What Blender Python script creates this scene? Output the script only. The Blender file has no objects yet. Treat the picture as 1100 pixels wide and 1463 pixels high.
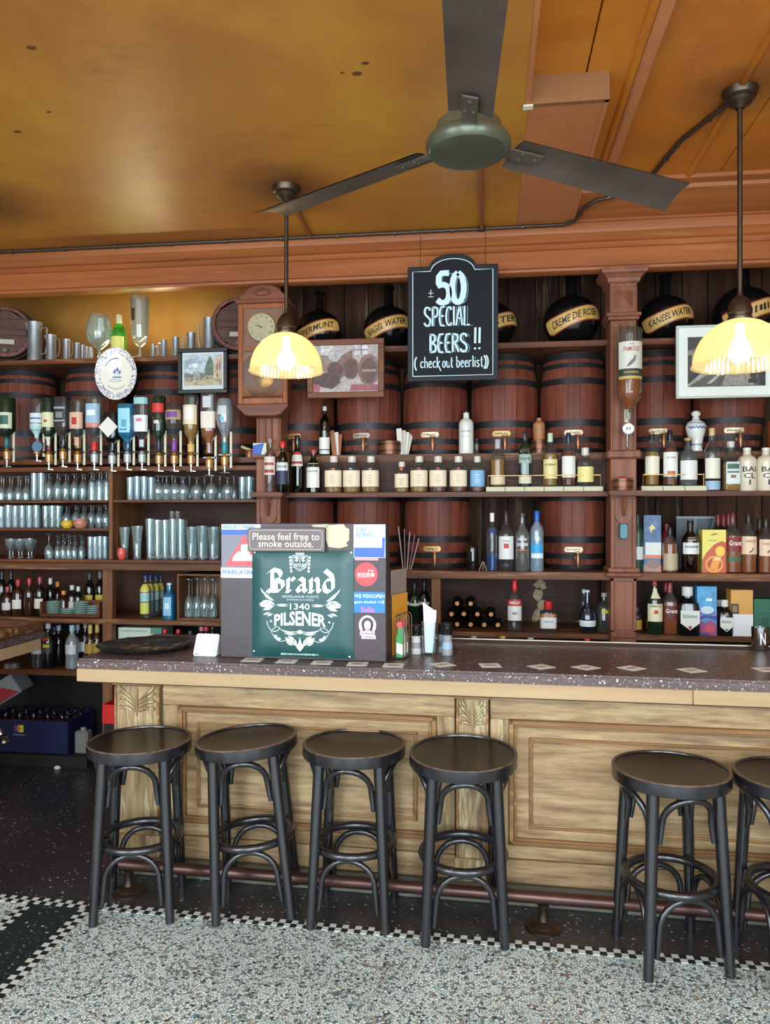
import bpy, bmesh, math, random
from mathutils import Vector, Matrix
random.seed(7)
R = math.radians
PI = math.pi
scene = bpy.context.scene
COL = scene.collection

# ------------------------------------------------------------------ camera
YAW, FPX, HX, HY, EYE = R(7.5), 1100.0, 550.0, 740.0, 1.75
CA, SA = math.cos(YAW), math.sin(YAW)
cam_d = bpy.data.cameras.new('camera')
cam_d.sensor_fit = 'VERTICAL'
cam_d.sensor_height = 36.0
cam_d.lens = FPX / 1463.0 * 36.0
cam_d.shift_y = (HY - 731.5) / 1463.0
cam_d.clip_start = 0.05
cam = bpy.data.objects.new('camera', cam_d)
cam.location = (0, 0, EYE)
cam.rotation_euler = (R(90), 0, YAW)
COL.objects.link(cam)
scene.camera = cam

# ------------------------------------------------------------------ light and exposure
scene.view_settings.view_transform = 'Standard'
scene.view_settings.look = 'None'
scene.view_settings.exposure = 0.35
scene.view_settings.gamma = 1.0
scene.view_settings.use_curve_mapping = False
scene.cycles.transparent_max_bounces = 40
scene.cycles.max_bounces = 10
scene.cycles.sample_clamp_indirect = 6.0
world = bpy.data.worlds.new('daylight_world')
scene.world = world
world.use_nodes = True
bg = world.node_tree.nodes['Background']
bg.inputs[0].default_value = (0.80, 0.90, 1.0, 1)
bg.inputs[1].default_value = 1.0

YFW = -1.6                                        # street side wall
def area_light(name, loc, rot, sx, sy, power, color):
    l = bpy.data.lights.new(name, 'AREA')
    l.shape = 'RECTANGLE'; l.size = sx; l.size_y = sy
    l.energy = power; l.color = color
    o = bpy.data.objects.new(name, l)
    o.location = loc; o.rotation_euler = rot
    COL.objects.link(o)
    return o
# daylight entering by the three street windows behind the camera
for i, x in enumerate((-3.3, -0.2, 2.7)):
    area_light('window_daylight', (x, YFW + 0.1, 1.95), (R(90), 0, 0), 2.3, 2.9, 160, (0.75, 0.895, 1.0))

# ------------------------------------------------------------------ pixel -> world (all at real depths)
def ray(px):
    t = (px - HX) / FPX
    return (-SA + CA * t, CA + SA * t)
def W(px, py, Y):
    rx, ry = ray(px); d = Y / ry
    return Vector((d * rx, Y, EYE + (HY - py) * d / FPX))
def WXp(px, Y): return W(px, 0, Y).x
def sc(px, Y): return Y / ray(px)[1] / FPX          # metres per pixel there
def FL(px, py, z=0.0):
    d = FPX * (EYE - z) / (py - HY); rx, ry = ray(px)
    return Vector((d * rx, d * ry, z))
def CE(px, py, z):
    return FL(px, py, z)

# ------------------------------------------------------------------ materials
def lin(c):
    o = []
    for v in c[:3]:
        v /= 255.0
        o.append(v / 12.92 if v <= 0.04045 else ((v + 0.055) / 1.055) ** 2.4)
    return (o[0], o[1], o[2], 1)
MATS = {}
def newmat(name):
    m = bpy.data.materials.new(name); m.use_nodes = True
    nt = m.node_tree
    return m, nt, nt.nodes, nt.links, nt.nodes['Principled BSDF']
def P(name, c, rough=0.5, metal=0.0, var=0.0, vs=8.0, bump=0.0, bs=60.0, emit=0.0, coat=0.0, spec=0.5):
    if name in MATS: return MATS[name]
    m, nt, N, L, b = newmat(name)
    b.inputs['Base Color'].default_value = lin(c)
    b.inputs['Roughness'].default_value = rough
    b.inputs['Metallic'].default_value = metal
    b.inputs['Specular IOR Level'].default_value = spec
    b.inputs['Coat Weight'].default_value = coat
    if emit:
        b.inputs['Emission Color'].default_value = lin(c); b.inputs['Emission Strength'].default_value = emit
    if var or bump:
        tc = N.new('ShaderNodeTexCoord')
    if var:
        n = N.new('ShaderNodeTexNoise'); n.inputs['Scale'].default_value = vs; n.inputs['Detail'].default_value = 6
        L.new(tc.outputs['Object'], n.inputs['Vector'])
        r = N.new('ShaderNodeValToRGB')
        l = lin(c)
        r.color_ramp.elements[0].position = 0.3; r.color_ramp.elements[1].position = 0.7
        r.color_ramp.elements[0].color = tuple(x * (1 - var) for x in l[:3]) + (1,)
        r.color_ramp.elements[1].color = tuple(min(1, x * (1 + var)) for x in l[:3]) + (1,)
        L.new(n.outputs['Fac'], r.inputs['Fac']); L.new(r.outputs['Color'], b.inputs['Base Color'])
    if bump:
        n2 = N.new('ShaderNodeTexNoise'); n2.inputs['Scale'].default_value = bs; n2.inputs['Detail'].default_value = 4
        L.new(tc.outputs['Object'], n2.inputs['Vector'])
        bp = N.new('ShaderNodeBump'); bp.inputs['Strength'].default_value = bump; bp.inputs['Distance'].default_value = 0.01
        L.new(n2.outputs['Fac'], bp.inputs['Height']); L.new(bp.outputs['Normal'], b.inputs['Normal'])
    MATS[name] = m
    return m
def wood(name, c1, c2, axis='X', scale=6.0, rough=0.45, wear=None, wear_amt=0.0, bump=0.25, rnd=0.0, stretch=14.0, wscale=3.0, spec=0.25, wsoft=0.1):
    """grain drawn out along one axis; optional worn patches of a second colour"""
    if name in MATS: return MATS[name]
    m, nt, N, L, b = newmat(name)
    tc = N.new('ShaderNodeTexCoord'); mp = N.new('ShaderNodeMapping')
    s = [scale] * 3; s['XYZ'.index(axis)] = scale / stretch
    mp.inputs['Scale'].default_value = s
    L.new(tc.outputs['Object'], mp.inputs['Vector'])
    oi = N.new('ShaderNodeObjectInfo')
    ad = N.new('ShaderNodeVectorMath'); ad.operation = 'ADD'
    ml = N.new('ShaderNodeMath'); ml.operation = 'MULTIPLY'; ml.inputs[1].default_value = 37.0
    L.new(oi.outputs['Random'], ml.inputs[0])
    L.new(mp.outputs['Vector'], ad.inputs[0]); L.new(ml.outputs[0], ad.inputs[1])
    n = N.new('ShaderNodeTexNoise'); n.inputs['Scale'].default_value = 4.0; n.inputs['Detail'].default_value = 8; n.inputs['Roughness'].default_value = 0.65
    L.new(ad.outputs['Vector'], n.inputs['Vector'])
    r = N.new('ShaderNodeValToRGB')
    r.color_ramp.elements[0].position = 0.3; r.color_ramp.elements[1].position = 0.7
    r.color_ramp.elements[0].color = lin(c1); r.color_ramp.elements[1].color = lin(c2)
    L.new(n.outputs['Fac'], r.inputs['Fac'])
    out = r.outputs['Color']
    if wear:
        n3 = N.new('ShaderNodeTexNoise'); n3.inputs['Scale'].default_value = wscale; n3.inputs['Detail'].default_value = 7; n3.inputs['Roughness'].default_value = 0.7
        L.new(ad.outputs['Vector'], n3.inputs['Vector'])
        r3 = N.new('ShaderNodeValToRGB')
        r3.color_ramp.elements[0].position = 0.62 - wear_amt * 0.3; r3.color_ramp.elements[1].position = 0.62 - wear_amt * 0.3 + wsoft
        L.new(n3.outputs['Fac'], r3.inputs['Fac'])
        mx = N.new('ShaderNodeMix'); mx.data_type = 'RGBA'
        L.new(r3.outputs['Color'], mx.inputs['Factor']); L.new(out, mx.inputs[6]); mx.inputs[7].default_value = lin(wear)
        out = mx.outputs[2]
    if rnd:
        mr = N.new('ShaderNodeMapRange'); mr.inputs['To Min'].default_value = 1 - rnd; mr.inputs['To Max'].default_value = 1 + rnd
        L.new(oi.outputs['Random'], mr.inputs['Value'])
        hs = N.new('ShaderNodeHueSaturation'); L.new(mr.outputs['Result'], hs.inputs['Value']); L.new(out, hs.inputs['Color'])
        out = hs.outputs['Color']
    L.new(out, b.inputs['Base Color'])
    b.inputs['Roughness'].default_value = rough
    b.inputs['Specular IOR Level'].default_value = spec
    if bump:
        bp = N.new('ShaderNodeBump'); bp.inputs['Strength'].default_value = bump; bp.inputs['Distance'].default_value = 0.006
        L.new(n.outputs['Fac'], bp.inputs['Height']); L.new(bp.outputs['Normal'], b.inputs['Normal'])
    MATS[name] = m
    return m
def tint(name, c, gloss=0.05, haze=0.0, rough=0.04, hazec=(235, 245, 248), refl=1.0):
    """thin-walled glass: tinted transmission plus fresnel gloss, a little milky haze"""
    if name in MATS: return MATS[name]
    m, nt, N, L, b = newmat(name)
    N.remove(b)
    out = N['Material Output']
    t = N.new('ShaderNodeBsdfTransparent'); t.inputs[0].default_value = lin(c)
    g = N.new('ShaderNodeBsdfGlossy'); g.inputs['Roughness'].default_value = rough; g.inputs[0].default_value = (refl, refl, refl, 1)
    lw = N.new('ShaderNodeLayerWeight'); lw.inputs['Blend'].default_value = 0.35
    mr = N.new('ShaderNodeMapRange'); mr.inputs['To Min'].default_value = gloss; mr.inputs['To Max'].default_value = 0.75
    pw = N.new('ShaderNodeMath'); pw.operation = 'POWER'; pw.inputs[1].default_value = 1.6
    L.new(lw.outputs['Facing'], pw.inputs[0]); L.new(pw.outputs[0], mr.inputs['Value'])
    mx = N.new('ShaderNodeMixShader')
    L.new(mr.outputs['Result'], mx.inputs[0])
    if haze:
        d = N.new('ShaderNodeBsdfDiffuse'); d.inputs[0].default_value = lin(hazec)
        m2 = N.new('ShaderNodeMixShader'); m2.inputs[0].default_value = haze
        L.new(t.outputs[0], m2.inputs[1]); L.new(d.outputs[0], m2.inputs[2]); L.new(m2.outputs[0], mx.inputs[1])
    else:
        L.new(t.outputs[0], mx.inputs[1])
    L.new(g.outputs[0], mx.inputs[2]); L.new(mx.outputs[0], out.inputs['Surface'])
    MATS[name] = m
    return m
def terrazzo(name, stops, scale, matrix, edge=0.06, rough=0.35, chance=1.0):
    """stone chips in cement: each voronoi cell draws its own colour from the stops"""
    if name in MATS: return MATS[name]
    m, nt, N, L, b = newmat(name)
    tc = N.new('ShaderNodeTexCoord')
    dn = N.new('ShaderNodeTexNoise'); dn.inputs['Scale'].default_value = scale * 0.9; dn.inputs['Detail'].default_value = 1
    L.new(tc.outputs['Object'], dn.inputs['Vector'])
    va = N.new('ShaderNodeVectorMath'); va.operation = 'MULTIPLY_ADD'
    va.inputs[1].default_value = (0.5 / scale,) * 3
    L.new(dn.outputs['Color'], va.inputs[0]); L.new(tc.outputs['Object'], va.inputs[2])
    v = N.new('ShaderNodeTexVoronoi'); v.inputs['Scale'].default_value = scale
    L.new(va.outputs['Vector'], v.inputs['Vector'])
    ve = N.new('ShaderNodeTexVoronoi'); ve.feature = 'DISTANCE_TO_EDGE'; ve.inputs['Scale'].default_value = scale
    L.new(va.outputs['Vector'], ve.inputs['Vector'])
    sp = N.new('ShaderNodeSeparateColor'); L.new(v.outputs['Color'], sp.inputs[0])
    r = N.new('ShaderNodeValToRGB'); r.color_ramp.interpolation = 'CONSTANT'
    els = r.color_ramp.elements
    els[0].position = 0.0; els[0].color = lin(stops[0][1])
    els[1].position = stops[1][0]; els[1].color = lin(stops[1][1])
    for p, c in stops[2:]:
        e = els.new(p); e.color = lin(c)
    L.new(sp.outputs[0], r.inputs['Fac'])
    gt = N.new('ShaderNodeMath'); gt.operation = 'GREATER_THAN'; gt.inputs[1].default_value = edge
    L.new(ve.outputs['Distance'], gt.inputs[0])
    lt = N.new('ShaderNodeMath'); lt.operation = 'LESS_THAN'; lt.inputs[1].default_value = chance
    L.new(sp.outputs[1], lt.inputs[0])
    mu = N.new('ShaderNodeMath'); mu.operation = 'MULTIPLY'; L.new(gt.outputs[0], mu.inputs[0]); L.new(lt.outputs[0], mu.inputs[1])
    mx = N.new('ShaderNodeMix'); mx.data_type = 'RGBA'
    L.new(mu.outputs[0], mx.inputs['Factor']); mx.inputs[6].default_value = lin(matrix); L.new(r.outputs['Color'], mx.inputs[7])
    big = N.new('ShaderNodeTexNoise'); big.inputs['Scale'].default_value = 1.6; big.inputs['Detail'].default_value = 5
    L.new(tc.outputs['Object'], big.inputs['Vector'])
    mr = N.new('ShaderNodeMapRange'); mr.inputs['From Min'].default_value = 0.3; mr.inputs['From Max'].default_value = 0.7
    mr.inputs['To Min'].default_value = 0.8; mr.inputs['To Max'].default_value = 1.12
    L.new(big.outputs['Fac'], mr.inputs['Value'])
    hs = N.new('ShaderNodeHueSaturation'); L.new(mr.outputs['Result'], hs.inputs['Value']); L.new(mx.outputs[2], hs.inputs['Color'])
    L.new(hs.outputs['Color'], b.inputs['Base Color'])
    b.inputs['Roughness'].default_value = rough
    MATS[name] = m
    return m
def paint(name, c1, c2, c3, rough=0.4, scale=1.2, soot=()):
    """old tobacco-brown varnish with clouded and stained areas"""
    if name in MATS: return MATS[name]
    m, nt, N, L, b = newmat(name)
    tc = N.new('ShaderNodeTexCoord')
    n = N.new('ShaderNodeTexNoise'); n.inputs['Scale'].default_value = scale; n.inputs['Detail'].default_value = 9; n.inputs['Roughness'].default_value = 0.6; n.inputs['Distortion'].default_value = 0.4
    L.new(tc.outputs['Object'], n.inputs['Vector'])
    r = N.new('ShaderNodeValToRGB')
    r.color_ramp.elements[0].position = 0.28; r.color_ramp.elements[0].color = lin(c1)
    r.color_ramp.elements[1].position = 0.72; r.color_ramp.elements[1].color = lin(c3)
    e = r.color_ramp.elements.new(0.5); e.color = lin(c2)
    L.new(n.outputs['Fac'], r.inputs['Fac'])
    mp = N.new('ShaderNodeMapping'); mp.inputs['Scale'].default_value = (1.0, 3.2, 1.0)
    L.new(tc.outputs['Object'], mp.inputs['Vector'])
    n2 = N.new('ShaderNodeTexNoise'); n2.inputs['Scale'].default_value = 1.7; n2.inputs['Detail'].default_value = 8; n2.inputs['Roughness'].default_value = 0.68
    L.new(mp.outputs['Vector'], n2.inputs['Vector'])
    r2 = N.new('ShaderNodeValToRGB')
    r2.color_ramp.elements[0].position = 0.60; r2.color_ramp.elements[0].color = (1, 1, 1, 1)
    r2.color_ramp.elements[1].position = 0.80; r2.color_ramp.elements[1].color = (0.42, 0.34, 0.28, 1)
    L.new(n2.outputs['Fac'], r2.inputs['Fac'])
    mx = N.new('ShaderNodeMix'); mx.data_type = 'RGBA'; mx.blend_type = 'MULTIPLY'; mx.inputs['Factor'].default_value = 1.0
    L.new(r.outputs['Color'], mx.inputs[6]); L.new(r2.outputs['Color'], mx.inputs[7])
    out = mx.outputs[2]
    for (sx, sy, sz, sr) in soot:                         # soot and smoke deposit around a lamp rose
        ds = N.new('ShaderNodeVectorMath'); ds.operation = 'DISTANCE'; ds.inputs[1].default_value = (sx, sy, sz)
        L.new(tc.outputs['Object'], ds.inputs[0])
        ad = N.new('ShaderNodeMath'); ad.operation = 'MULTIPLY_ADD'; ad.inputs[1].default_value = -sr * 1.3
        L.new(n2.outputs['Fac'], ad.inputs[0]); L.new(ds.outputs['Value'], ad.inputs[2])
        rs = N.new('ShaderNodeMapRange'); rs.inputs['From Min'].default_value = -sr * .4; rs.inputs['From Max'].default_value = sr * .7
        rs.inputs['To Min'].default_value = 0.75; rs.inputs['To Max'].default_value = 0.0
        L.new(ad.outputs[0], rs.inputs['Value'])
        m4 = N.new('ShaderNodeMix'); m4.data_type = 'RGBA'; L.new(rs.outputs['Result'], m4.inputs['Factor']); L.new(out, m4.inputs[6]); m4.inputs[7].default_value = lin((72, 36, 18))
        out = m4.outputs[2]
    L.new(out, b.inputs['Base Color'])
    b.inputs['Roughness'].default_value = rough
    bp = N.new('ShaderNodeBump'); bp.inputs['Strength'].default_value = 0.12; bp.inputs['Distance'].default_value = 0.02
    L.new(n.outputs['Fac'], bp.inputs['Height']); L.new(bp.outputs['Normal'], b.inputs['Normal'])
    MATS[name] = m
    return m

# ------------------------------------------------------------------ mesh builder
class MB:
    def __init__(s): s.v = []; s.f = []
    def add(s, v, f):
        n = len(s.v); s.v += [tuple(p) for p in v]; s.f += [tuple(i + n for i in q) for q in f]; return s
    def box(s, x0, x1, y0, y1, z0, z1):
        return s.add([(x0,y0,z0),(x1,y0,z0),(x1,y1,z0),(x0,y1,z0),(x0,y0,z1),(x1,y0,z1),(x1,y1,z1),(x0,y1,z1)],
                     [(0,3,2,1),(4,5,6,7),(0,1,5,4),(1,2,6,5),(2,3,7,6),(3,0,4,7)])
    def lathe(s, prof, n=20, ex=2.0, c=(0,0,0), rib=None, a0=0.0, a1=None, ky=1.0, axis='Z', cap=False):
        full = a1 is None
        if full: a1 = a0 + 2 * PI
        m = n if full else n + 1
        v = []
        for (r, z) in prof:
            for i in range(m):
                a = a0 + (a1 - a0) * i / n
                k = 1.0 if ex == 2.0 else 1.0 / (abs(math.cos(a)) ** ex + abs(math.sin(a)) ** ex) ** (1 / ex)
                if rib: k *= 1 + rib[1] * math.cos(rib[0] * a)
                x, y = r * k * math.cos(a), r * k * math.sin(a) * ky
                if axis == 'Z': v.append((c[0] + x, c[1] + y, c[2] + z))
                elif axis == 'Y': v.append((c[0] + x, c[1] + z, c[2] - y))
                else: v.append((c[0] + z, c[1] + x, c[2] + y))
        f = []
        for j in range(len(prof) - 1):
            for i in range(n):
                p, q = i, (i + 1) % m
                f.append((j*m+p, j*m+q, (j+1)*m+q, (j+1)*m+p))
        if full and cap:
            if prof[0][0] > 1e-6: f.append(tuple(range(m - 1, -1, -1)))
            if prof[-1][0] > 1e-6: f.append(tuple((len(prof)-1)*m + i for i in range(m)))
        return s.add(v, f)
    def tube(s, pts, r, n=8, closed=False, cap=True, flat=1.0):
        pts = [Vector(p) for p in pts]; k = len(pts)
        rr = r if isinstance(r, (list, tuple)) else [r] * k
        v = []; up = None
        for i, p in enumerate(pts):
            if closed: t = pts[(i+1) % k] - pts[(i-1) % k]
            else: t = pts[min(i+1, k-1)] - pts[max(i-1, 0)]
            t.normalize()
            if up is None:
                up = Vector((0,0,1)) if abs(t.z) < 0.9 else Vector((0,1,0))
            u = (up - t * up.dot(t)); u.normalize(); w = t.cross(u); up = u
            for j in range(n):
                a = 2 * PI * j / n
                v.append(p + (u * math.cos(a) * flat + w * math.sin(a)) * rr[i])
        f = []
        for i in range(k if closed else k - 1):
            i2 = (i + 1) % k
            for j in range(n):
                j2 = (j + 1) % n
                f.append((i*n+j, i*n+j2, i2*n+j2, i2*n+j))
        if cap and not closed:
            f.append(tuple(range(n-1, -1, -1))); f.append(tuple((k-1)*n + j for j in range(n)))
        return s.add(v, f)
    def prism(s, poly, y0, y1):                       # XZ outline (counter-clockwise seen from -Y) pushed along Y
        n = len(poly)
        a = sum(poly[i][0]*poly[(i+1)%n][1] - poly[(i+1)%n][0]*poly[i][1] for i in range(n))
        if a < 0: poly = poly[::-1]
        v = [(x, y0, z) for x, z in poly] + [(x, y1, z) for x, z in poly]
        f = [tuple(range(n)), tuple(range(2*n-1, n-1, -1))]
        for i in range(n):
            j = (i+1) % n
            f.append((j, i, n+i, n+j))
        return s.add(v, f)
    def profX(s, prof, x0, x1):                       # (y,z) outline run along X
        n = len(prof)
        a = sum(prof[i][0]*prof[(i+1)%n][1] - prof[(i+1)%n][0]*prof[i][1] for i in range(n))
        if a < 0: prof = prof[::-1]
        v = [(x0, y, z) for y, z in prof] + [(x1, y, z) for y, z in prof]
        f = [tuple(range(n-1, -1, -1)), tuple(range(n, 2*n))]
        for i in range(n):
            j = (i+1) % n
            f.append((i, j, n+j, n+i))
        return s.add(v, f)
    def profZ(s, poly, z0, z1):
        n = len(poly)
        a = sum(poly[i][0]*poly[(i+1)%n][1] - poly[(i+1)%n][0]*poly[i][1] for i in range(n))
        if a < 0: poly = poly[::-1]
        v = [(x, y, z0) for x, y in poly] + [(x, y, z1) for x, y in poly]
        f = [tuple(range(n-1, -1, -1)), tuple(range(n, 2*n))]
        for i in range(n):
            j = (i+1) % n
            f.append((i, j, n+j, n+i))
        return s.add(v, f)
    def xf(s, M):
        s.v = [tuple(M @ Vector(p)) for p in s.v]; return s
    def mesh(s, name, mat, bevel=0.0, smooth=None, seg=1):
        me = bpy.data.meshes.new(name)
        me.from_pydata(s.v, [], s.f)
        if bevel:
            bm = bmesh.new(); bm.from_mesh(me)
            ed = [e for e in bm.edges if len(e.link_faces) == 2 and e.calc_face_angle(0) > 0.5]
            bmesh.ops.bevel(bm, geom=ed, offset=bevel, segments=seg, affect='EDGES', clamp_overlap=True)
            bm.to_mesh(me); bm.free()
        if smooth:
            me.shade_smooth(); me.set_sharp_from_angle(angle=R(smooth))
        if mat: me.materials.append(mat)
        me.update()
        return me
    def build(s, name, mat, parent=None, loc=(0,0,0), rot=(0,0,0), bevel=0.0, smooth=None, seg=1):
        return link(name, s.mesh(name, mat, bevel, smooth, seg), parent, loc, rot)
def link(name, me, parent=None, loc=(0,0,0), rot=(0,0,0)):
    o = bpy.data.objects.new(name, me); COL.objects.link(o)
    o.location = loc; o.rotation_euler = rot
    if parent: o.parent = parent
    return o
def tag(o, label, cat, group=None):
    o['label'] = label; o['category'] = cat
    if group: o['group'] = group
    return o
def thing(name, label, cat, loc=(0,0,0), rotz=0.0, group=None, rot=None):
    o = bpy.data.objects.new(name, None); COL.objects.link(o)
    o.empty_display_size = 0.05
    o.location = loc; o.rotation_euler = rot or (0, 0, rotz)
    return tag(o, label, cat, group)
def struct(o, label=None):
    o['kind'] = 'structure'
    if label: o['label'] = label
    return o
def sunit(name, label):
    o = bpy.data.objects.new(name, None); COL.objects.link(o); return struct(o, label)
def copy_tree(o, parent=None):
    c = o.copy(); COL.objects.link(c)
    if parent: c.parent = parent
    for ch in o.children: copy_tree(ch, c)
    return c

# ------------------------------------------------------------------ lettering
_tc = {}
def text_pts(s, bold=0.0):
    k = (s, bold)
    if k in _tc: return _tc[k]
    if s.startswith('~'):                                  # print too small to read: a line of short marks
        n = len(s) * 2; g = random.Random(len(s)); v = []; f = []
        for i in range(n):
            x0 = -.5 + i / n; x1 = x0 + g.uniform(.35, .8) / n; h0 = g.uniform(.25, .5)
            f.append(tuple(range(len(v), len(v) + 4))); v += [(x0, -h0), (x1, -h0), (x1, h0), (x0, h0)]
        _tc[k] = (v, f, 4.0)
        return _tc[k]
    cu = bpy.data.curves.new('t', 'FONT'); cu.body = s; cu.size = 1.0; cu.resolution_u = 2
    cu.align_x = 'CENTER'; cu.offset = bold
    ob = bpy.data.objects.new('t', cu)
    me = bpy.data.meshes.new_from_object(ob)
    v = [(p.co.x, p.co.y) for p in me.vertices]; f = [tuple(p.vertices) for p in me.polygons]
    bpy.data.objects.remove(ob); bpy.data.curves.remove(cu); bpy.data.meshes.remove(me)
    if not v: v = [(0, 0)]
    x0 = min(p[0] for p in v); x1 = max(p[0] for p in v); y0 = min(p[1] for p in v); y1 = max(p[1] for p in v)
    w, h = max(1e-6, x1 - x0), max(1e-6, y1 - y0)
    v = [((p[0] - (x0 + x1) / 2) / w, (p[1] - (y0 + y1) / 2) / h) for p in v]   # unit box, centred
    _tc[k] = (v, f, w / h)
    return _tc[k]
def text(s, mat, parent, w, h, x=0, y=0, z=0, rotz=0.0, wrap=None, bend=None, bold=0.0, flip=False, name='lettering', tilt=0.0):
    """flat print, w x h metres, centred at x,z on the plane y and read from -Y; wrap = radius of the round body"""
    v, f, _ = text_pts(s, bold)
    o = []
    for (a, b) in v:
        a *= w; b *= h
        if tilt: a, b = a * math.cos(tilt) - b * math.sin(tilt), a * math.sin(tilt) + b * math.cos(tilt)
        if flip: a, b = -a, -b
        if bend: b += bend(a)
        if wrap:
            th = (a + x) / wrap
            o.append((wrap * math.sin(th), -wrap * math.cos(th) + y, b + z))
        else: o.append((a + x, y, b + z))
    m = MB(); m.v = o; m.f = list(f)
    return m.build(name, mat, parent, rot=(0, 0, rotz))
def nib(strokes, n, ox, oz, k, y, mb):
    """broad-pen strokes: the pen edge n is dragged along each polyline"""
    for st in strokes:
        for i in range(len(st) - 1):
            (x0, z0), (x1, z1) = st[i], st[i+1]
            q = [(x0-n[0]/2, z0-n[1]/2), (x0+n[0]/2, z0+n[1]/2), (x1+n[0]/2, z1+n[1]/2), (x1-n[0]/2, z1-n[1]/2)]
            ar = sum(q[a][0]*q[(a+1)%4][1] - q[(a+1)%4][0]*q[a][1] for a in range(4))
            if ar < 0: q = q[::-1]
            mb.add([(ox + a*k, y - 0.00003 * i, oz + b*k) for a, b in q], [(0, 1, 2, 3)])
def ribbon(pts, wid, y, mb, ox=0, oz=0, k=1.0):
    """a line of varying width in the XZ plane, seen from -Y"""
    n = len(pts); v = []
    for i, (x, z) in enumerate(pts):
        a = pts[max(i-1, 0)]; b = pts[min(i+1, n-1)]
        dx, dz = b[0]-a[0], b[1]-a[1]; l = math.hypot(dx, dz) or 1
        w = wid[i] if isinstance(wid, (list, tuple)) else wid
        nx, nz = -dz/l*w/2, dx/l*w/2
        v.append((ox + (x+nx)*k, y, oz + (z+nz)*k)); v.append((ox + (x-nx)*k, y, oz + (z-nz)*k))
    mb.add(v, [(2*i, 2*i+1, 2*i+3, 2*i+2) for i in range(n-1)])
def bez(p0, p1, p2, p3, n=10):
    o = []
    for i in range(n+1):
        t = i/n; u = 1-t
        o.append(tuple(u*u*u*p0[k]+3*u*u*t*p1[k]+3*u*t*t*p2[k]+t*t*t*p3[k] for k in range(len(p0))))
    return o
def disc(mb, cx, cz, rx, rz, y, n=20):
    mb.add([(cx + rx*math.cos(2*PI*i/n), y, cz + rz*math.sin(2*PI*i/n)) for i in range(n)], [tuple(range(n))])
def rect(mb, x0, x1, z0, z1, y):
    mb.add([(x0,y,z0),(x1,y,z0),(x1,y,z1),(x0,y,z1)], [(0,1,2,3)])
def poly(mb, pts, y):
    n = len(pts)
    a = sum(pts[i][0]*pts[(i+1)%n][1] - pts[(i+1)%n][0]*pts[i][1] for i in range(n))
    if a < 0: pts = pts[::-1]
    mb.add([(x, y, z) for x, z in pts], [tuple(range(n))])
GLY = {
 'S': (.56, [[(.52,.82),(.42,.97),(.2,1),(.05,.9),(.02,.72),(.12,.58),(.4,.44),(.54,.3),(.5,.1),(.34,0),(.12,.03),(0,.18)]]),
 'P': (.5, [[(.05,0),(.05,1)],[(.0,.97),(.3,1),(.48,.88),(.5,.68),(.38,.5),(.05,.44)]]),
 'E': (.46, [[(.46,1),(.05,.98),(.03,.02),(.46,0)],[(.04,.5),(.38,.53)]]),
 'C': (.5, [[(.48,.82),(.36,.98),(.16,.96),(.03,.74),(.02,.3),(.13,.05),(.34,0),(.5,.16)]]),
 'I': (.12, [[(.06,0),(.06,1)]]),
 'A': (.56, [[(0,0),(.26,1),(.34,1),(.54,0)],[(.1,.36),(.46,.38)]]),
 'L': (.48, [[(.05,1),(.03,0),(.5,.02)]]),
 'B': (.52, [[(.05,0),(.05,1)],[(0,.98),(.32,.98),(.45,.84),(.4,.62),(.1,.53),(.42,.44),(.52,.24),(.42,.04),(.0,.02)]]),
 'R': (.54, [[(.05,0),(.05,1)],[(0,.98),(.34,.98),(.48,.82),(.42,.6),(.08,.5),(.3,.42),(.54,0)]]),
 '!': (.14, [[(.09,1),(.07,.28)],[(.06,.08),(.07,.0)]]),
 '(': (.2, [[(.2,1),(.04,.75),(.02,.3),(.18,0)]]),
 ')': (.2, [[(0,1),(.17,.75),(.17,.3),(.0,0)]]),
 'c': (.36, [[(.34,.5),(.2,.6),(.06,.5),(.02,.2),(.14,.02),(.34,.1)]]),
 'h': (.38, [[(.04,0),(.04,1)],[(.04,.44),(.2,.6),(.33,.48),(.34,0)]]),
 'e': (.38, [[(.04,.3),(.34,.36),(.3,.55),(.16,.6),(.04,.46),(.03,.18),(.16,0),(.36,.1)]]),
 'k': (.4, [[(.04,0),(.04,1)],[(.34,.6),(.06,.3),(.24,.12),(.46,-.3)]]),
 'o': (.38, [[(.2,.6),(.05,.48),(.03,.15),(.17,0),(.33,.12),(.35,.46),(.2,.6)]]),
 'u': (.38, [[(.04,.6),(.04,.12),(.16,0),(.32,.14),(.34,.6),(.35,0)]]),
 't': (.34, [[(.14,.9),(.14,.12),(.2,0),(.32,.06)],[(.0,.6),(.3,.62)]]),
 'b': (.38, [[(.04,1),(.04,0),(.24,.02),(.35,.2),(.32,.48),(.18,.6),(.04,.46)]]),
 'r': (.32, [[(.04,.6),(.04,0)],[(.04,.4),(.16,.6),(.3,.56)]]),
 'l': (.14, [[(.06,1),(.07,0)]]),
 'i': (.14, [[(.06,.6),(.07,0)],[(.06,.76),(.07,.82)]]),
 's': (.34, [[(.3,.52),(.16,.6),(.04,.5),(.1,.36),(.28,.22),(.28,.06),(.14,0),(.02,.08)]]),
 '5': (.6, [[(.58,1),(.1,1),(.08,.56),(.3,.64),(.54,.54),(.6,.3),(.5,.06),(.24,0),(.02,.12)]]),
 '0': (.62, [[(.3,1),(.1,.88),(.02,.5),(.1,.1),(.3,0),(.5,.1),(.6,.5),(.5,.88),(.3,1)]]),
 ' ': (.2, []),
}
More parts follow.
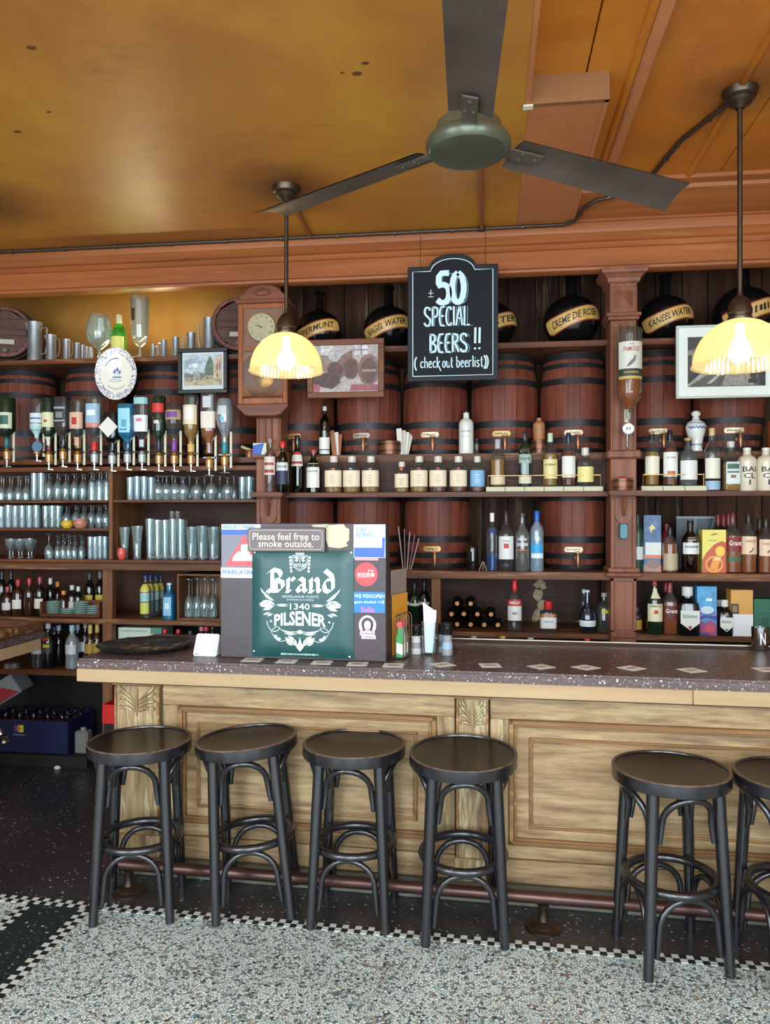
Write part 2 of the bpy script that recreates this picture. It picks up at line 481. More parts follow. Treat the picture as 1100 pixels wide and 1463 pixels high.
def hand(s, x, z, h, kx, pen, y, mb, gap=.14):
    """chalk-pen lettering from strokes; returns the end x"""
    for ch in s:
        w, st = GLY[ch]
        for q in st:
            pts = [(x + a * h * kx, z + b * h) for a, b in q]
            if len(pts) > 3:                       # soften the corners
                d = [pts[0]]
                for i in range(len(pts) - 1):
                    a, b = pts[i], pts[i+1]
                    d += [(a[0]*.75+b[0]*.25, a[1]*.75+b[1]*.25), (a[0]*.25+b[0]*.75, a[1]*.25+b[1]*.75)]
                pts = d + [pts[-1]]
            ribbon(pts, pen, y, mb)
        x += (w + gap) * h * kx
    return x
# ------------------------------------------------------------------ palette
WHITE = P('white_print', (232, 236, 232), 0.5)
BLACKP = P('black_print', (22, 22, 24), 0.5)
M_shelf = wood('shelf_wood', (68, 38, 25), (122, 70, 42), 'X', 5, 0.42, wear=(164, 108, 68), wear_amt=0.18)
M_shelfr = wood('ledge_wood', (70, 43, 28), (122, 76, 46), 'X', 5, 0.5, wear=(166, 122, 84), wear_amt=0.3)
M_up = wood('upright_wood', (84, 52, 34), (138, 92, 58), 'Z', 6, 0.5, wear=(164, 120, 80), wear_amt=0.1)
M_case = wood('case_wood', (48, 28, 20), (80, 48, 32), 'X', 4, 0.55)
M_trim = wood('cornice_wood', (128, 70, 38), (166, 98, 52), 'X', 3, 0.4, wear=(176, 118, 72), wear_amt=0.08, bump=0.12, stretch=20)
M_pil = wood('pilaster_wood', (104, 62, 46), (146, 92, 68), 'Z', 5, 0.45, bump=0.15)
M_plank = wood('plank_wood', (46, 28, 20), (82, 52, 37), 'Z', 4, 0.7, wear=(116, 98, 74), wear_amt=0.2, rnd=0.3, spec=.15)
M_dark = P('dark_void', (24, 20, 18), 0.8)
M_brass = P('old_brass', (176, 136, 78), 0.35, 0.9, var=0.25, vs=30)
M_bronze = P('dark_bronze', (84, 70, 58), 0.38, 0.85, var=0.2, vs=20)
M_tapc = P('tap_copper', (150, 106, 76), 0.35, 0.7, var=0.2, vs=20)
M_chrome = P('chrome', (205, 208, 210), 0.12, 1.0)
M_iron = P('hoop_iron', (48, 46, 48), 0.5, 0.55, var=0.3, vs=14)
Z0, Z1, Z2 = 3.57, 3.69, 3.72                     # ceiling levels
def lamp_at(px, py, z): d = FPX * (z - EYE) / (HY - py); r_ = ray(px); return (d * r_[0], d * r_[1], z)
LA, LB = lamp_at(409, 268, Z0), lamp_at(1057, 130, Z2)
M_ceil = paint('ceiling_varnish', (154, 94, 44), (180, 120, 46), (192, 142, 40), 0.42, 0.9, [LA + (.30,), (-2.9, 4.1, Z0, .35)])
M_ceil2 = paint('ceiling_board_varnish', (164, 90, 28), (188, 110, 30), (204, 134, 36), 0.34, 1.4, [LB + (.22,)])
M_ceil3 = paint('ceiling_panel_varnish', (166, 104, 66), (184, 114, 72), (194, 124, 74), 0.4, 1.2)
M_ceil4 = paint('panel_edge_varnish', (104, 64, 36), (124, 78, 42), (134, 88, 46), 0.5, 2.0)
M_wall = P('side_wall_paint', (150, 122, 84), 0.6, var=0.15, vs=1.5)

# ------------------------------------------------------------------ bar frame of reference
BO = Vector((-0.469, 3.56, 0)); BA = R(-2.0)
BE = Vector((math.cos(BA), math.sin(BA), 0)); BN = Vector((-math.sin(BA), math.cos(BA), 0))
def bl(px, py, ly):
    rx, ry = ray(px); k = rx * BN.x + ry * BN.y
    d = (ly + BO.dot(BN)) / k
    p = Vector((d * rx, d * ry, 0))
    return ((p - BO).dot(BE), EYE + (HY - py) * d / FPX)
def blx(px, ly=0.0): return bl(px, 0, ly)[0]
def b2w(lx, ly, z=0.0): return BO + BE * lx + BN * ly + Vector((0, 0, z))
ZC = 1.07                                         # counter top height

# ------------------------------------------------------------------ floor
T_light = terrazzo('floor_terrazzo', [(0, (234, 248, 246)), (.36, (208, 228, 228)), (.60, (240, 248, 240)), (.76, (158, 174, 172)),
                                       (.80, (112, 134, 140)), (.87, (190, 180, 158)), (.93, (54, 68, 76)), (.97, (140, 112, 98))],
                   92, (92, 106, 108), 0.075, 0.36)
T_dark = terrazzo('dark_terrazzo', [(0, (70, 66, 66)), (.5, (58, 56, 60)), (.9, (136, 128, 122)), (.96, (176, 174, 170))], 95, (50, 47, 49), 0.12, 0.3, 0.35)
T_green = terrazzo('green_terrazzo', [(0, (42, 58, 58)), (.55, (62, 80, 78)), (.9, (140, 150, 144)), (.97, (196, 200, 194))], 85, (32, 46, 47), 0.12, 0.3, 0.35)
T_bar = terrazzo('counter_terrazzo', [(0, (104, 78, 72)), (.35, (86, 64, 60)), (.70, (118, 98, 96)), (.88, (160, 154, 158)), (.96, (216, 214, 218))], 150, (82, 60, 56), 0.08, 0.36, 0.6)
floor = MB().box(-4.7, 3.3, YFW - .1, 5.75, -0.08, 0).build('floor', T_light)
struct(floor, 'pale pebble terrazzo floor with dark borders')
SL = -0.335                                       # local y of the mosaic strip centre
TS = 0.028
def wpoly(pts, z0, z1, name, mat):
    return MB().profZ([(p.x, p.y) for p in pts], z0, z1).build(name, mat, floor)
wpoly([b2w(-3.9, SL + TS), b2w(3.7, SL + TS), Vector((3.3, 5.7, 0)), Vector((-4.6, 5.7, 0)), Vector((-4.6, 3.6, 0))], -0.02, 0.0012, 'dark_terrazzo_field', T_dark)
XG0, XG1 = -2.06, -1.775
def stripy(x): return BO.y + (x - BO.x) * math.tan(BA) + SL - TS
MB().profZ([(XG0, YFW), (XG1, YFW), (XG1, stripy(XG1)), (XG0, stripy(XG0))], -0.02, 0.0012).build('green_terrazzo_field', T_green, floor)
# mosaic: two rows of small square tiles, black and white alternating
M_tw = P('white_mosaic', (206, 212, 204), 0.3); M_tb = P('black_mosaic', (34, 36, 38), 0.3)
tiles = []
ni = int(5.4 / TS)
for i in range(ni):
    for j in (0, 1):
        tiles.append((b2w(-3.0 + i * TS, SL + (j - 0.5) * TS), BA, (i + j) % 2))
for xs in (XG0, XG1):
    n = int(1.9 / TS)
    for i in range(n):
        for j in (0, 1):
            tiles.append((Vector((xs + (j - 0.5) * TS, stripy(xs) - TS * (i + 0.6), 0)), 0.0, (i + j) % 2))
def vis(p):
    d = -p.x * SA + p.y * CA; u = p.x * CA + p.y * SA
    if d < 0.3: return (9, 0)
    return (0 if abs(u / d * FPX) < 550 and EYE * FPX / d + HY < 1463 else 1, d)
tiles.sort(key=lambda t: vis(t[0]))
h = TS * 0.475
tmesh = [MB().box(-h, h, -h, h, -0.004, 0.0022).mesh('mosaic_tile', m) for m in (M_tw, M_tb)]
rest = [MB(), MB()]
for k, (p, a, c) in enumerate(tiles):
    if k < 300: link('mosaic_tile', tmesh[c], floor, (p.x, p.y, 0), (0, 0, a))
    else:
        m = MB().box(-h, h, -h, h, -0.004, 0.0022).xf(Matrix.Translation(Vector((p.x, p.y, 0))) @ Matrix.Rotation(a, 4, 'Z'))
        rest[c].add(m.v, m.f)
for c in (0, 1):
    o = rest[c].build('mosaic_tiles', (M_tw, M_tb)[c], floor); o['kind'] = 'stuff'

# ------------------------------------------------------------------ walls
YB = 5.68
wall_back = struct(MB().box(-4.7, 3.3, YB, YB + 0.1, 0, 3.8).build('wall_back', M_dark), 'dark boarded wall behind the shelves')
x = -4.0
while x < 2.9:
    w = random.uniform(0.14, 0.2)
    pm = MB().box(0.003, w - 0.003, YB - random.uniform(0.018, 0.024), YB, 0.02, 3.6)
    pm.build('plank', M_plank, wall_back, (x, 0, 0), bevel=0.003)
    x += w
wall_left = struct(MB().box(-4.8, -4.7, YFW - .1, YB + .1, 0, 3.8).build('wall_left', M_wall), 'tobacco brown side wall')
wall_right = struct(MB().box(3.3, 3.4, YFW - .1, YB + .1, 0, 3.8).build('wall_right', M_wall), 'tobacco brown side wall by the counter')
wf = MB().box(-4.7, 3.3, YFW - .1, YFW, 0, 0.45).box(-4.7, 3.3, YFW - .1, YFW, 3.45, 3.8)
for a, b in ((-4.7, -4.5), (-2.1, -1.4), (1.0, 1.5), (3.9 - 0.8, 3.3)): wf.box(a, b, YFW - .1, YFW, 0.45, 3.45)
struct(wf.build('wall_front', M_wall), 'street side wall with three large windows')

# ------------------------------------------------------------------ ceiling: a lowered smooth field, a boarded field on the right
ceiling = MB()
ceiling.profZ([(-4.7, YFW - .1), (0.185, YFW - .1), (0.185, 3.45), (0.185, 4.92), (-4.7, 4.92)], Z0, Z0 + 0.03)
ceiling = struct(ceiling.build('ceiling', M_ceil), 'smooth tobacco-brown ceiling with stains')
MB().box(-4.7, 3.3, YFW - .1, 5.75, 3.80, 3.86).build('upper_deck', M_ceil3, ceiling)
MB().box(0.186, 0.52, 3.45, 4.92, Z0, Z0 + 0.03).build('lowered_panel', M_ceil3, ceiling)
MB().box(0.17, 0.19, YFW - .1, 3.45, Z0 - 0.004, Z1).build('panel_edge', M_ceil3, ceiling)
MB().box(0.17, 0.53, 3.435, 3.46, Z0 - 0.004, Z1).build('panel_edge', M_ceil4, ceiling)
MB().box(0.51, 0.53, 3.44, 4.92, Z0 - 0.004, Z1).build('panel_edge', M_ceil3, ceiling)
for a, b in ((0.19, 0.43), (0.436, 0.62)):
    MB().box(a, b, YFW - .1, 4.95, Z1, Z1 + 0.03).build('ceiling_board', M_ceil2, ceiling, bevel=0.004)
# moulded beam between the two fields
MB().lathe([(0.001, YFW - .1), (0.024, YFW - .1), (0.024, 4.9), (0.001, 4.9)], 10, c=(0.632, 0, Z1 + 0.004), axis='Y').build('beam_bead', M_ceil2, ceiling, smooth=50)
MB().box(0.645, 0.70, YFW - .1, 4.9, Z1 - 0.03, Z2 + .02).build('beam', M_ceil3, ceiling, bevel=0.008)
for a, b in ((0.70, 1.135), (1.165, 1.318), (1.322, 1.72), (1.724, 2.1), (2.104, 2.6), (2.604, 3.3)):
    MB().box(a, b, YFW - .1, 4.9, Z2, Z2 + 0.03).build('ceiling_board', M_ceil2, ceiling, bevel=0.004)
MB().lathe([(0.001, YFW - .1), (0.02, YFW - .1), (0.02, 4.9), (0.001, 4.9)], 10, c=(1.15, 0, Z2 + 0.002), axis='Y').build('board_bead', M_ceil2, ceiling, smooth=50)
# loose plaster chip hanging at the corner of the lowered panel
MB().box(0.16, 0.205, 3.43, 3.47, Z0 - 0.012, Z0 - 0.004).build('plaster_chip', P('plaster', (214, 200, 172), 0.8), ceiling, bevel=0.003)
# dark water spots on the smooth field
M_spot = P('stain', (96, 56, 30), 0.5)
for px, py, r in ((510, 105, .022), (522, 90, .016), (489, 104, .010), (45, 68, .02), (70, 160, .012), (25, 188, .018)):
    p = CE(px, py, Z0)
    MB().lathe([(0.001, -0.0012), (r, -0.0008), (r, 0.001)], 12, ky=0.7).build('stain_spot', M_spot, ceiling, (p.x, p.y, p.z))
# cornice over the shelves
tr = MB().profX([(5.0, 3.29), (4.945, 3.29), (4.925, 3.298), (4.92, 3.312), (4.94, 3.325), (4.95, 3.33), (4.95, 3.435), (4.935, 3.44), (4.925, 3.452),
                 (4.925, 3.466), (4.905, 3.474), (4.885, 3.50), (4.87, 3.512), (4.865, 3.53), (4.865, 3.57), (5.0, 3.57)], -4.7, 3.3).build('trim_1', M_trim, smooth=30)
struct(tr, 'long brown moulded cornice above the back bar shelves')
tr = MB().profX([(5.3, 3.57), (4.90, 3.57), (4.86, 3.572), (4.86, 3.588), (4.84, 3.594), (4.80, 3.60), (4.74, 3.625), (4.69, 3.655), (4.66, 3.668), (4.655, 3.69),
                 (4.63, 3.695), (4.60, 3.70), (4.595, 3.735), (5.3, 3.735)], 0.53, 3.3).build('trim_2', M_trim, smooth=30)
struct(tr, 'upper cornice below the boarded ceiling field')

# ------------------------------------------------------------------ shelving behind the bar
XP1 = WXp(383, 4.93); XP2 = WXp(891, 4.93)
def shelfboard(parent, x0, x1, y0, y1, ztop, th, mat=M_shelf, name='shelf'):
    xc = (x0 + x1) / 2
    return MB().box(x0 - xc, x1 - xc, 0, y1 - y0, -th, 0).build(name, mat, parent, (xc, y0, ztop), bevel=min(0.008, th * 0.3), seg=2, smooth=40)
XA = -4.05
xl0, xl1 = XA, XP1 - 0.07
UL = thing('back_bar_shelving', 'tall brown wooden shelving with glasses and upturned bottles left of the clock', 'shelving')
shelfboard(UL, xl0, xl1, 5.05, YB - .03, 2.865, 0.032)
shelfboard(UL, xl0, xl1, 5.08, YB - .03, 2.165, 0.035)
shelfboard(UL, xl0, xl1, 5.035, 5.065, 2.105, 0.03, name='rail')
ZA, ZBb, ZL = 1.874, 1.678, 1.462
XD = WXp(158, 5.03)
shelfboard(UL, xl0, XD - 0.015, 5.03, 5.52, ZA, 0.017); shelfboard(UL, XD + 0.015, xl1, 5.03, 5.52, ZA, 0.017)
shelfboard(UL, xl0, XD - 0.015, 5.03, 5.52, ZBb, 0.017)
shelfboard(UL, xl0, xl1, 4.99, YB - .03, ZL, 0.02); shelfboard(UL, xl0, xl1, 4.93, YB - .03, ZL - 0.022, 0.042, M_shelfr, 'ledge')
shelfboard(UL, xl0, xl1 + .1, 5.0, 5.6, 1.053, 0.034, M_shelfr)
XD2 = WXp(152, 5.0)
shelfboard(UL, xl0, XD2 + 0.03, 5.0, 5.6, 0.69, 0.034, M_shelfr)
MB().box(-0.014, 0.014, 5.03, 5.55, ZL, 2.10).build('upright', M_up, UL, (XD, 0, 0), bevel=0.003)
MB().box(-0.036, 0.036, 5.01, 5.07, 0.0, ZL - 0.064).build('upright', M_up, UL, (XD2, 0, 0), bevel=0.004)
MB().box(xl0, xl1, 5.53, 5.545, 1.05, 2.13).build('back_panel', M_case, UL)
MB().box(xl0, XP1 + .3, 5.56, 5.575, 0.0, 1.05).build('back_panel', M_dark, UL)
M_amber = paint('amber_panel', (122, 80, 28), (146, 100, 34), (160, 114, 40), 0.5, 1.5)
MB().box(xl0, XP1 - 0.1, 5.60, 5.62, 2.865, 3.56).build('back_panel', M_amber, UL)
MB().box(xl0, xl1 + .1, 5.0, 5.66, 3.56, 3.575).build('top_board', M_case, UL)

xm0, xm1 = XP1 + 0.05, XP2 - 0.07
UM = thing('back_bar_shelving', 'brown wooden shelving with upright barrels between the two pilasters', 'shelving')
ZT, Z648, Z703, Z815, Z903 = 2.89, 2.177, 1.917, 1.407, 1.015
def midright(U, a, b):
    shelfboard(U, a, b, 5.06, YB - .03, ZT, 0.036)
    shelfboard(U, a, b, 5.14, YB - .03, Z648, 0.046, M_shelfr)
    shelfboard(U, a - .04, b + .08, 4.99, 5.165, Z703, 0.03)
    ex = XP1 if U is UM else XP2                      # the narrow shelf runs on in front of the pilaster
    shelfboard(U, ex - .10, ex + .12, 4.845, 4.929, Z703, 0.03)
    shelfboard(U, a, b, 4.95, YB - .03, Z815, 0.046, M_shelfr, 'ledge')
    shelfboard(U, a, b, 4.99, 5.6, Z903, 0.032, M_shelfr)
    shelfboard(U, a, b, 4.86, 5.5, 0.70, 0.03, M_case)
midright(UM, xm0, xm1)
MB().box(xm0, xm1, 5.0, 5.66, 3.56, 3.575).build('top_board', M_case, UM)
MB().box(xm0, xm1, 5.150, 5.165, Z703, Z648 - 0.046).build('back_panel', M_case, UM)
XU = WXp(623, 5.0)
MB().box(-0.03, 0.03, 4.985, 5.06, 0.0, Z815 - 0.047).build('upright', M_up, UM, (XU, 0, 0), bevel=0.004)
MB().box(xm0, xm1, 5.58, 5.60, 0.0, Z815 - 0.05).build('back_panel', M_case, UM)
xr0, xr1 = XP2 + 0.07, 2.9
UR = thing('back_bar_shelving', 'brown wooden shelving with spirits and gift boxes right of the right pilaster', 'shelving')
midright(UR, xr0, xr1)
MB().box(xr0, xr1, 5.0, 5.66, 3.56, 3.575).build('top_board', M_case, UR)
MB().box(xr0, xr1, 5.58, 5.60, 0.0, Z815 - 0.05).build('back_panel', M_case, UR)
# flaked plaster on the panel behind the lower middle shelf
pm = MB()
for cx, cz, rx, rz in ((772, 836, 9, 8), (768, 850, 8, 10), (774, 864, 7, 9), (766, 880, 6, 10), (786, 890, 16, 5), (830, 891, 14, 4)):
    c = W(cx, cz, 5.575); s = sc(cx, 5.575); n = 14
    poly(pm, [(c.x + rx*s*math.cos(2*PI*i/n)*random.uniform(.7, 1.15), c.z + rz*s*math.sin(2*PI*i/n)*random.uniform(.7, 1.15)) for i in range(n)], 5.5785)
pm.build('flaked_plaster', P('old_plaster', (176, 158, 128), 0.85, var=0.35, vs=40), UM)

def pilaster(px, label, full=True):
    s = sc(px, 4.93)
    def z(y): return EYE + (HY - y) * s
    T = thing('pilaster', label, 'pilaster', (WXp(px, 4.93), 4.93, 0))
    def blk(name, hw, y0, y1, za, zb, bev=0.004, mat=M_pil): return MB().box(-hw, hw, y0, y1, za, zb).build(name, mat, T, bevel=bev)
    k = s
    if not full: z_top = z(560)
    cap = MB()
    prof = [(18, 408), (18.5, 405), (22, 402), (23, 397), (27, 393), (31, 391), (32, 388), (32, 384)]
    for (w0, y0), (w1, y1) in zip(prof[:-1], prof[1:]):
        cap.add([(-w0*k, .02-w0*k+.07, z(y0)), (w0*k, .02-w0*k+.07, z(y0)), (w0*k, .2, z(y0)), (-w0*k, .2, z(y0)),
                 (-w1*k, .02-w1*k+.07, z(y1)), (w1*k, .02-w1*k+.07, z(y1)), (w1*k, .2, z(y1)), (-w1*k, .2, z(y1))],
                [(0,1,5,4), (1,2,6,5), (3,0,4,7)])
    if full: cap.build('capital', M_pil, T); blk('block', 19*k, 0.0, .2, z(447), z(408))
    c = (z(412) + z(444)) / 2; q = 13*k
    if full: MB().add([(-q, -.001, c-q), (q, -.001, c-q), (q, -.001, c+q), (-q, -.001, c+q), (0, -.03, c)], [(0,1,4), (1,2,4), (2,3,4), (3,0,4)]).build('pyramid_boss', M_pil, T)
    if full: blk('band', 24*k, -.02, .2, z(452), z(447)); blk('band', 21.5*k, -.012, .2, z(457), z(452))
    blk('shaft', 18*k, 0.008, .2, z(645), z(457 if full else 560))
    for i in (-1, 0, 1):                                   # raised fillets leave flutes between them
        for e in (-1, 1):
            MB().box((i*10 + e*4.6 - .9)*k, (i*10 + e*4.6 + .9)*k, -.004, .01, z(641), z(466 if full else 562)).build('fillet', M_pil, T, bevel=0.001)
        if full: MB().lathe([(.001, 0), (4*k, 0), (4*k, .01), (.001, .01)], 12, c=(i*10*k, -.003, z(464)), axis='Y').build('flute_head', M_pil, T, smooth=40)
    blk('base_block', 23.5*k, -.025, .2, z(655), z(643), 0.01)
    blk('pedestal', 18*k, 0.004, .2, z(704), z(655))
    # console under the narrow shelf
    blk('console', 18*k, 0.02, .2, z(812), z(708))
    for e in (-1, 1): blk('console_stile', 3*k, 0.006, .03, z(812), z(712)).location.x = e * 15*k
    ar = [(-12, 738), (-9, 745), (-4, 748.5), (0, 749.5), (4, 748.5), (9, 745), (12, 738), (12, 712), (-12, 712)]
    MB().prism([(a*k, z(b)) for a, b in ar], .006, .03).build('console_apron', M_pil, T, bevel=0.002)
    br = [(0, .03, z(709)), (0, -.05, z(709)), (0, -.055, z(714)), (0, -.03, z(722)), (0, -.012, z(731)), (0, -.002, z(737)), (0, .03, z(738))]
    MB().tube([(0, -.058, z(711)), (0, -.045, z(716)), (0, -.03, z(721)), (0, -.022, z(727)), (0, -.012, z(733)), (0, .0, z(737))], [.014, .011, .014, .009, .011, .006], 8).build('carved_bracket', M_pil, T, smooth=50)
    blk('base_moulding', 22*k, -.02, .2, z(818), z(811), 0.008); blk('base_moulding', 25*k, -.035, .2, z(824), z(818), 0.008)
    blk('lower_panel', 18*k, 0.012, .2, 0.0, z(824))
    for e in (-1, 1): blk('lower_stile', 2.6*k, 0.0, .03, z(904), z(826)).location.x = e * 15.4*k
    blk('lower_rail', 18*k, 0.0, .03, z(831), z(826)); blk('lower_rail', 18*k, 0.0, .03, z(912), z(900))
    return T
pilaster(383, 'carved brown pilaster directly under the wall clock', False)
pil2 = pilaster(891, 'carved brown pilaster with pyramid block between barrel bays on the right')

# ------------------------------------------------------------------ the bar
M_bar = wood('bar_wood', (120, 92, 64), (196, 166, 122), 'X', 7, 0.55, wear=(96, 76, 58), wear_amt=0.36, bump=0.8, wscale=2.2, stretch=9, wsoft=.26)
M_barv = wood('bar_wood_upright', (96, 74, 52), (184, 156, 114), 'Z', 7, 0.5, wear=(200, 186, 144), wear_amt=0.3, bump=0.6, stretch=9)
M_barm = wood('bar_moulding_wood', (110, 80, 52), (168, 126, 82), 'X', 5, 0.45, wear=(182, 148, 106), wear_amt=0.2)
M_edge = wood('edge_board_wood', (164, 136, 100), (186, 158, 120), 'X', 3, 0.55, wear=(126, 100, 70), wear_amt=0.05, bump=0.15)
M_plinth = wood('plinth_wood', (84, 86, 78), (116, 114, 98), 'X', 4, 0.55)
BAR = thing('bar_counter', 'long panelled pale wooden bar with a speckled brown terrazzo top', 'bar counter', BO, BA)
LX0 = blx(108, -.12); LX1 = 3.0
BX0 = blx(166, 0.0)
def bbox(name, x0, x1, y0, y1, z0, z1, mat, bev=0.004, parent=None, seg=1):
    xc, zc = (x0 + x1) / 2, (z0 + z1) / 2
    return MB().box(x0 - xc, x1 - xc, y0, y1, z0 - zc, z1 - zc).build(name, mat, parent or BAR, (xc, 0, zc), bevel=bev, seg=seg, smooth=40)
bbox('countertop', LX0, LX1, -.12, .70, 1.022, ZC, T_bar, 0.01, seg=2)
bbox('back_rim', LX0 + .45, LX1, .70, .725, .98, ZC + .012, M_case, 0.003)
bbox('metal_strip', LX0 + .45, LX1, .712, .730, ZC + .012, ZC + .018, P('brushed_strip', (196, 190, 176), .3, .8), 0.001)
xs = blx(990, -.11)
for a, b in ((LX0, xs - .001), (xs + .001, LX1)): bbox('edge_board', a, b, -.113, -.085, .959, 1.022, M_edge, 0.003)
bbox('edge_board', LX0, LX0 + .028, -.085, .6, .959, 1.022, M_edge, 0.003)
bbox('underside', LX0 + .03, LX1, -.085, .65, .95, 1.02, M_case, 0.0)
bbox('carcass', BX0, LX1, .03, .06, .0, .955, M_case, 0)
bbox('end_panel', BX0, BX0 + .03, .0, .62, .0, .955, M_bar, 0)
xa, xb = blx(232), blx(650); xc_, xd = blx(700), blx(1290)
bbox('plinth', BX0, LX1, -.022, .03, .0, .092, M_plinth, 0.006)
def barpanel(x0, x1):
    bbox('top_rail', x0, x1, .0, .03, .835, .955, M_bar)
    bbox('bottom_rail', x0, x1, .0, .03, .092, .20, M_bar)
    bbox('bottom_rail', x0, x1, .004, .03, .203, .268, M_bar)
    bbox('stile', x0, x0 + .085, .0, .03, .268, .835, M_barv); bbox('stile', x1 - .085, x1, .0, .03, .268, .835, M_barv)
    bbox('panel_field', x0 + .085, x1 - .085, .016, .03, .268, .835, M_bar, 0)
    u0, u1, w0, w1 = x0 + .085, x1 - .085, .268, .835
    for ins, t, yy, nm in ((0, .022, -.014, 'outer_moulding'), (.022, .012, -.004, 'outer_moulding'), (.09, .012, .006, 'inner_moulding')):
        a0, a1, c0, c1 = u0 + ins, u1 - ins, w0 + ins * .8, w1 - ins * .9
        bbox(nm, a0, a1, yy, .03, c1 - t, c1, M_barm, 0.004); bbox(nm, a0, a1, yy, .03, c0, c0 + t, M_barm, 0.004)
        bbox(nm, a0, a0 + t, yy, .03, c0, c1, M_barm, 0.004); bbox(nm, a1 - t, a1, yy, .03, c0, c1, M_barm, 0.004)
    bbox('raised_field', u0 + .105, u1 - .105, .008, .03, w0 + .09, w1 - .1, M_bar, 0.006)
barpanel(xa, xb); barpanel(xc_, xd)
def barpilaster(x0, x1):
    bbox('bar_pilaster', x0, x1, -.014, .03, .092, .955, M_barv)
    bbox('pilaster_cap', x0 - .012, x1 + .012, -.026, .03, .925, .945, M_barm, 0.006)
    bbox('pilaster_base', x0 - .006, x1 + .006, -.03, .03, .092, .2, M_barv, 0.006)
    for e in (x0, x1 - .012): bbox('pilaster_fillet', e, e + .012, -.022, 0, .2, .92, M_barm, 0.003)
    c = (x0 + x1) / 2; w = (x1 - x0) / 2 - .018
    m = MB()
    for s in (-1, 1):                                     # carved leaves
        for k in range(4):
            z0 = .80 + k * .018
            m.tube([(c + s*w*.12, -.016, z0), (c + s*w*(.5+.1*k), -.021, z0 + .02 + .012*k), (c + s*w*.95, -.018, z0 + .016 + .02*k), (c + s*w*.8, -.016, z0 + .035 + .016*k)], [.004, .008, .007, .003], 6)
    m.tube([(c, -.015, .775), (c, -.023, .83), (c, -.017, .915)], [.003, .009, .004], 6)
    m.build('carving', M_barv, BAR, smooth=60)
barpilaster(BX0, blx(230)); barpilaster(blx(652), blx(698)); barpilaster(blx(1292), blx(1345))

# foot rail
M_rail = P('rail_copper_brown', (84, 58, 52), 0.32, 0.6, var=0.25, vs=6)
RY = -.185
FR = thing('foot_rail', 'brown metal foot rail along the base of the bar', 'foot rail', BO, BA)
r0 = blx(172, RY); rz = .128
MB().tube([(r0, RY, rz), (LX1, RY, rz)], .0265, 14).build('rail', M_rail, FR, smooth=40)
for px in (768, 792):
    MB().tube([(blx(px, RY) - .006, RY, rz), (blx(px, RY) + .006, RY, rz)], .0285, 14).build('coupling', M_rail, FR, smooth=40)
for px in (184, 776, 1240):
    q = blx(px, RY)
    p_ = MB().lathe([(.078, .001), (.078, .006), (.066, .012), (.06, .012), (.052, .02), (.034, .026), (.024, .032), (.02, .05), (.018, .075), (.024, .095), (.028, .105), (.0, .105)], 24).build('post', M_bronze, FR, (q, RY, .001), smooth=35)
# ------------------------------------------------------------------ bar stools
M_stool = wood('stool_black_wood', (20, 20, 23), (36, 35, 39), 'Z', 5, 0.24, wear=(104, 92, 82), wear_amt=-0.1, bump=0.1, spec=.8)
M_seat = wood('stool_seat_ply', (20, 16, 15), (34, 28, 26), 'X', 3, 0.24, wear=(46, 39, 36), wear_amt=0.0, bump=0.04)
for m_ in (M_seat,): m_.node_tree.nodes['Principled BSDF'].inputs['Specular IOR Level'].default_value = .2
M_worn = wood('stool_worn_edge', (60, 46, 40), (120, 96, 80), 'X', 9, 0.4, bump=0, stretch=1.0)
def make_stool(label):
    T = thing('bar_stool', label, 'bar stool', group='black bentwood stools along the bar')
    S = .752; RS = .228
    MB().lathe([(.001, S-.028), (RS-.014, S-.028), (RS-.012, S-.006), (RS*.8, S-.009), (RS*.4, S-.013), (.001, S-.014)], 40).build('seat', M_seat, T, smooth=30)
    MB().lathe([(RS-.02, S-.05), (RS-.002, S-.052), (RS, S-.046), (RS, S-.006), (RS-.005, S), (RS-.013, S), (RS-.016, S-.006), (RS-.02, S-.05)], 40).build('seat_rim', M_stool, T, smooth=35)
    MB().tube([((RS-.004)*math.cos(2*PI*i/40), (RS-.004)*math.sin(2*PI*i/40), S-.0035) for i in range(40)], .0042, 6, closed=True).build('worn_edge', M_worn, T, smooth=60)
    legs = []
    for k in range(4):
        a = R(45 + 90*k)
        top = Vector((math.cos(a)*.182, math.sin(a)*.182, S-.03)); bot = Vector((math.cos(a)*.228, math.sin(a)*.228, 0))
        legs.append((top, bot))
        MB().tube([bot, bot.lerp(top, .25), bot.lerp(top, .6), top], [.0195, .0215, .024, .025], 12).build('leg', M_stool, T, smooth=50)
    zr = .315
    rr = .228 + (.182-.228) * zr/(S-.03) - .034
    MB().tube([(rr*math.cos(2*PI*i/28), rr*math.sin(2*PI*i/28), zr) for i in range(28)], .0185, 8, closed=True).build('foot_ring', M_stool, T, smooth=60)
    def onleg(k, z):
        t, b = legs[k % 4]; return b.lerp(t, z/(S-.03))
    for k in range(4):
        for (zt, zb, nm, rad) in ((S-.068, .50, 'upper_arch', .0132), (zr-.022, .075, 'lower_arch', .0132)):
            A, B = onleg(k, zb), onleg(k+1, zb)
            d = (B-A).normalized(); A2, B2 = A + d*.032, B - d*.032
            zs = zb + (zt-zb)*.42                              # spring line of the bend
            A1, B1 = onleg(k, zs) + d*.037, onleg(k+1, zs) - d*.037
            mid = (A1 + B1) / 2; hv = (B1 - A1) / 2
            arc = []
            for i in range(13):
                a_ = PI - PI*i/12
                q_ = mid + hv*math.cos(a_); q_.z = zs + (zt-zs)*math.sin(a_)**.85
                if nm == 'upper_arch': q_ += Vector((mid.x, mid.y, 0)).normalized() * .052 * math.sin(a_)**1.3
                arc.append(q_)
            pts_ = [A2, A2.lerp(A1, .5)] + arc + [B1.lerp(B2, .5), B2]
            MB().tube(pts_, [.009, .0115] + [rad]*13 + [.0115, .009], 8).build(nm, M_stool, T, smooth=60)
    return T
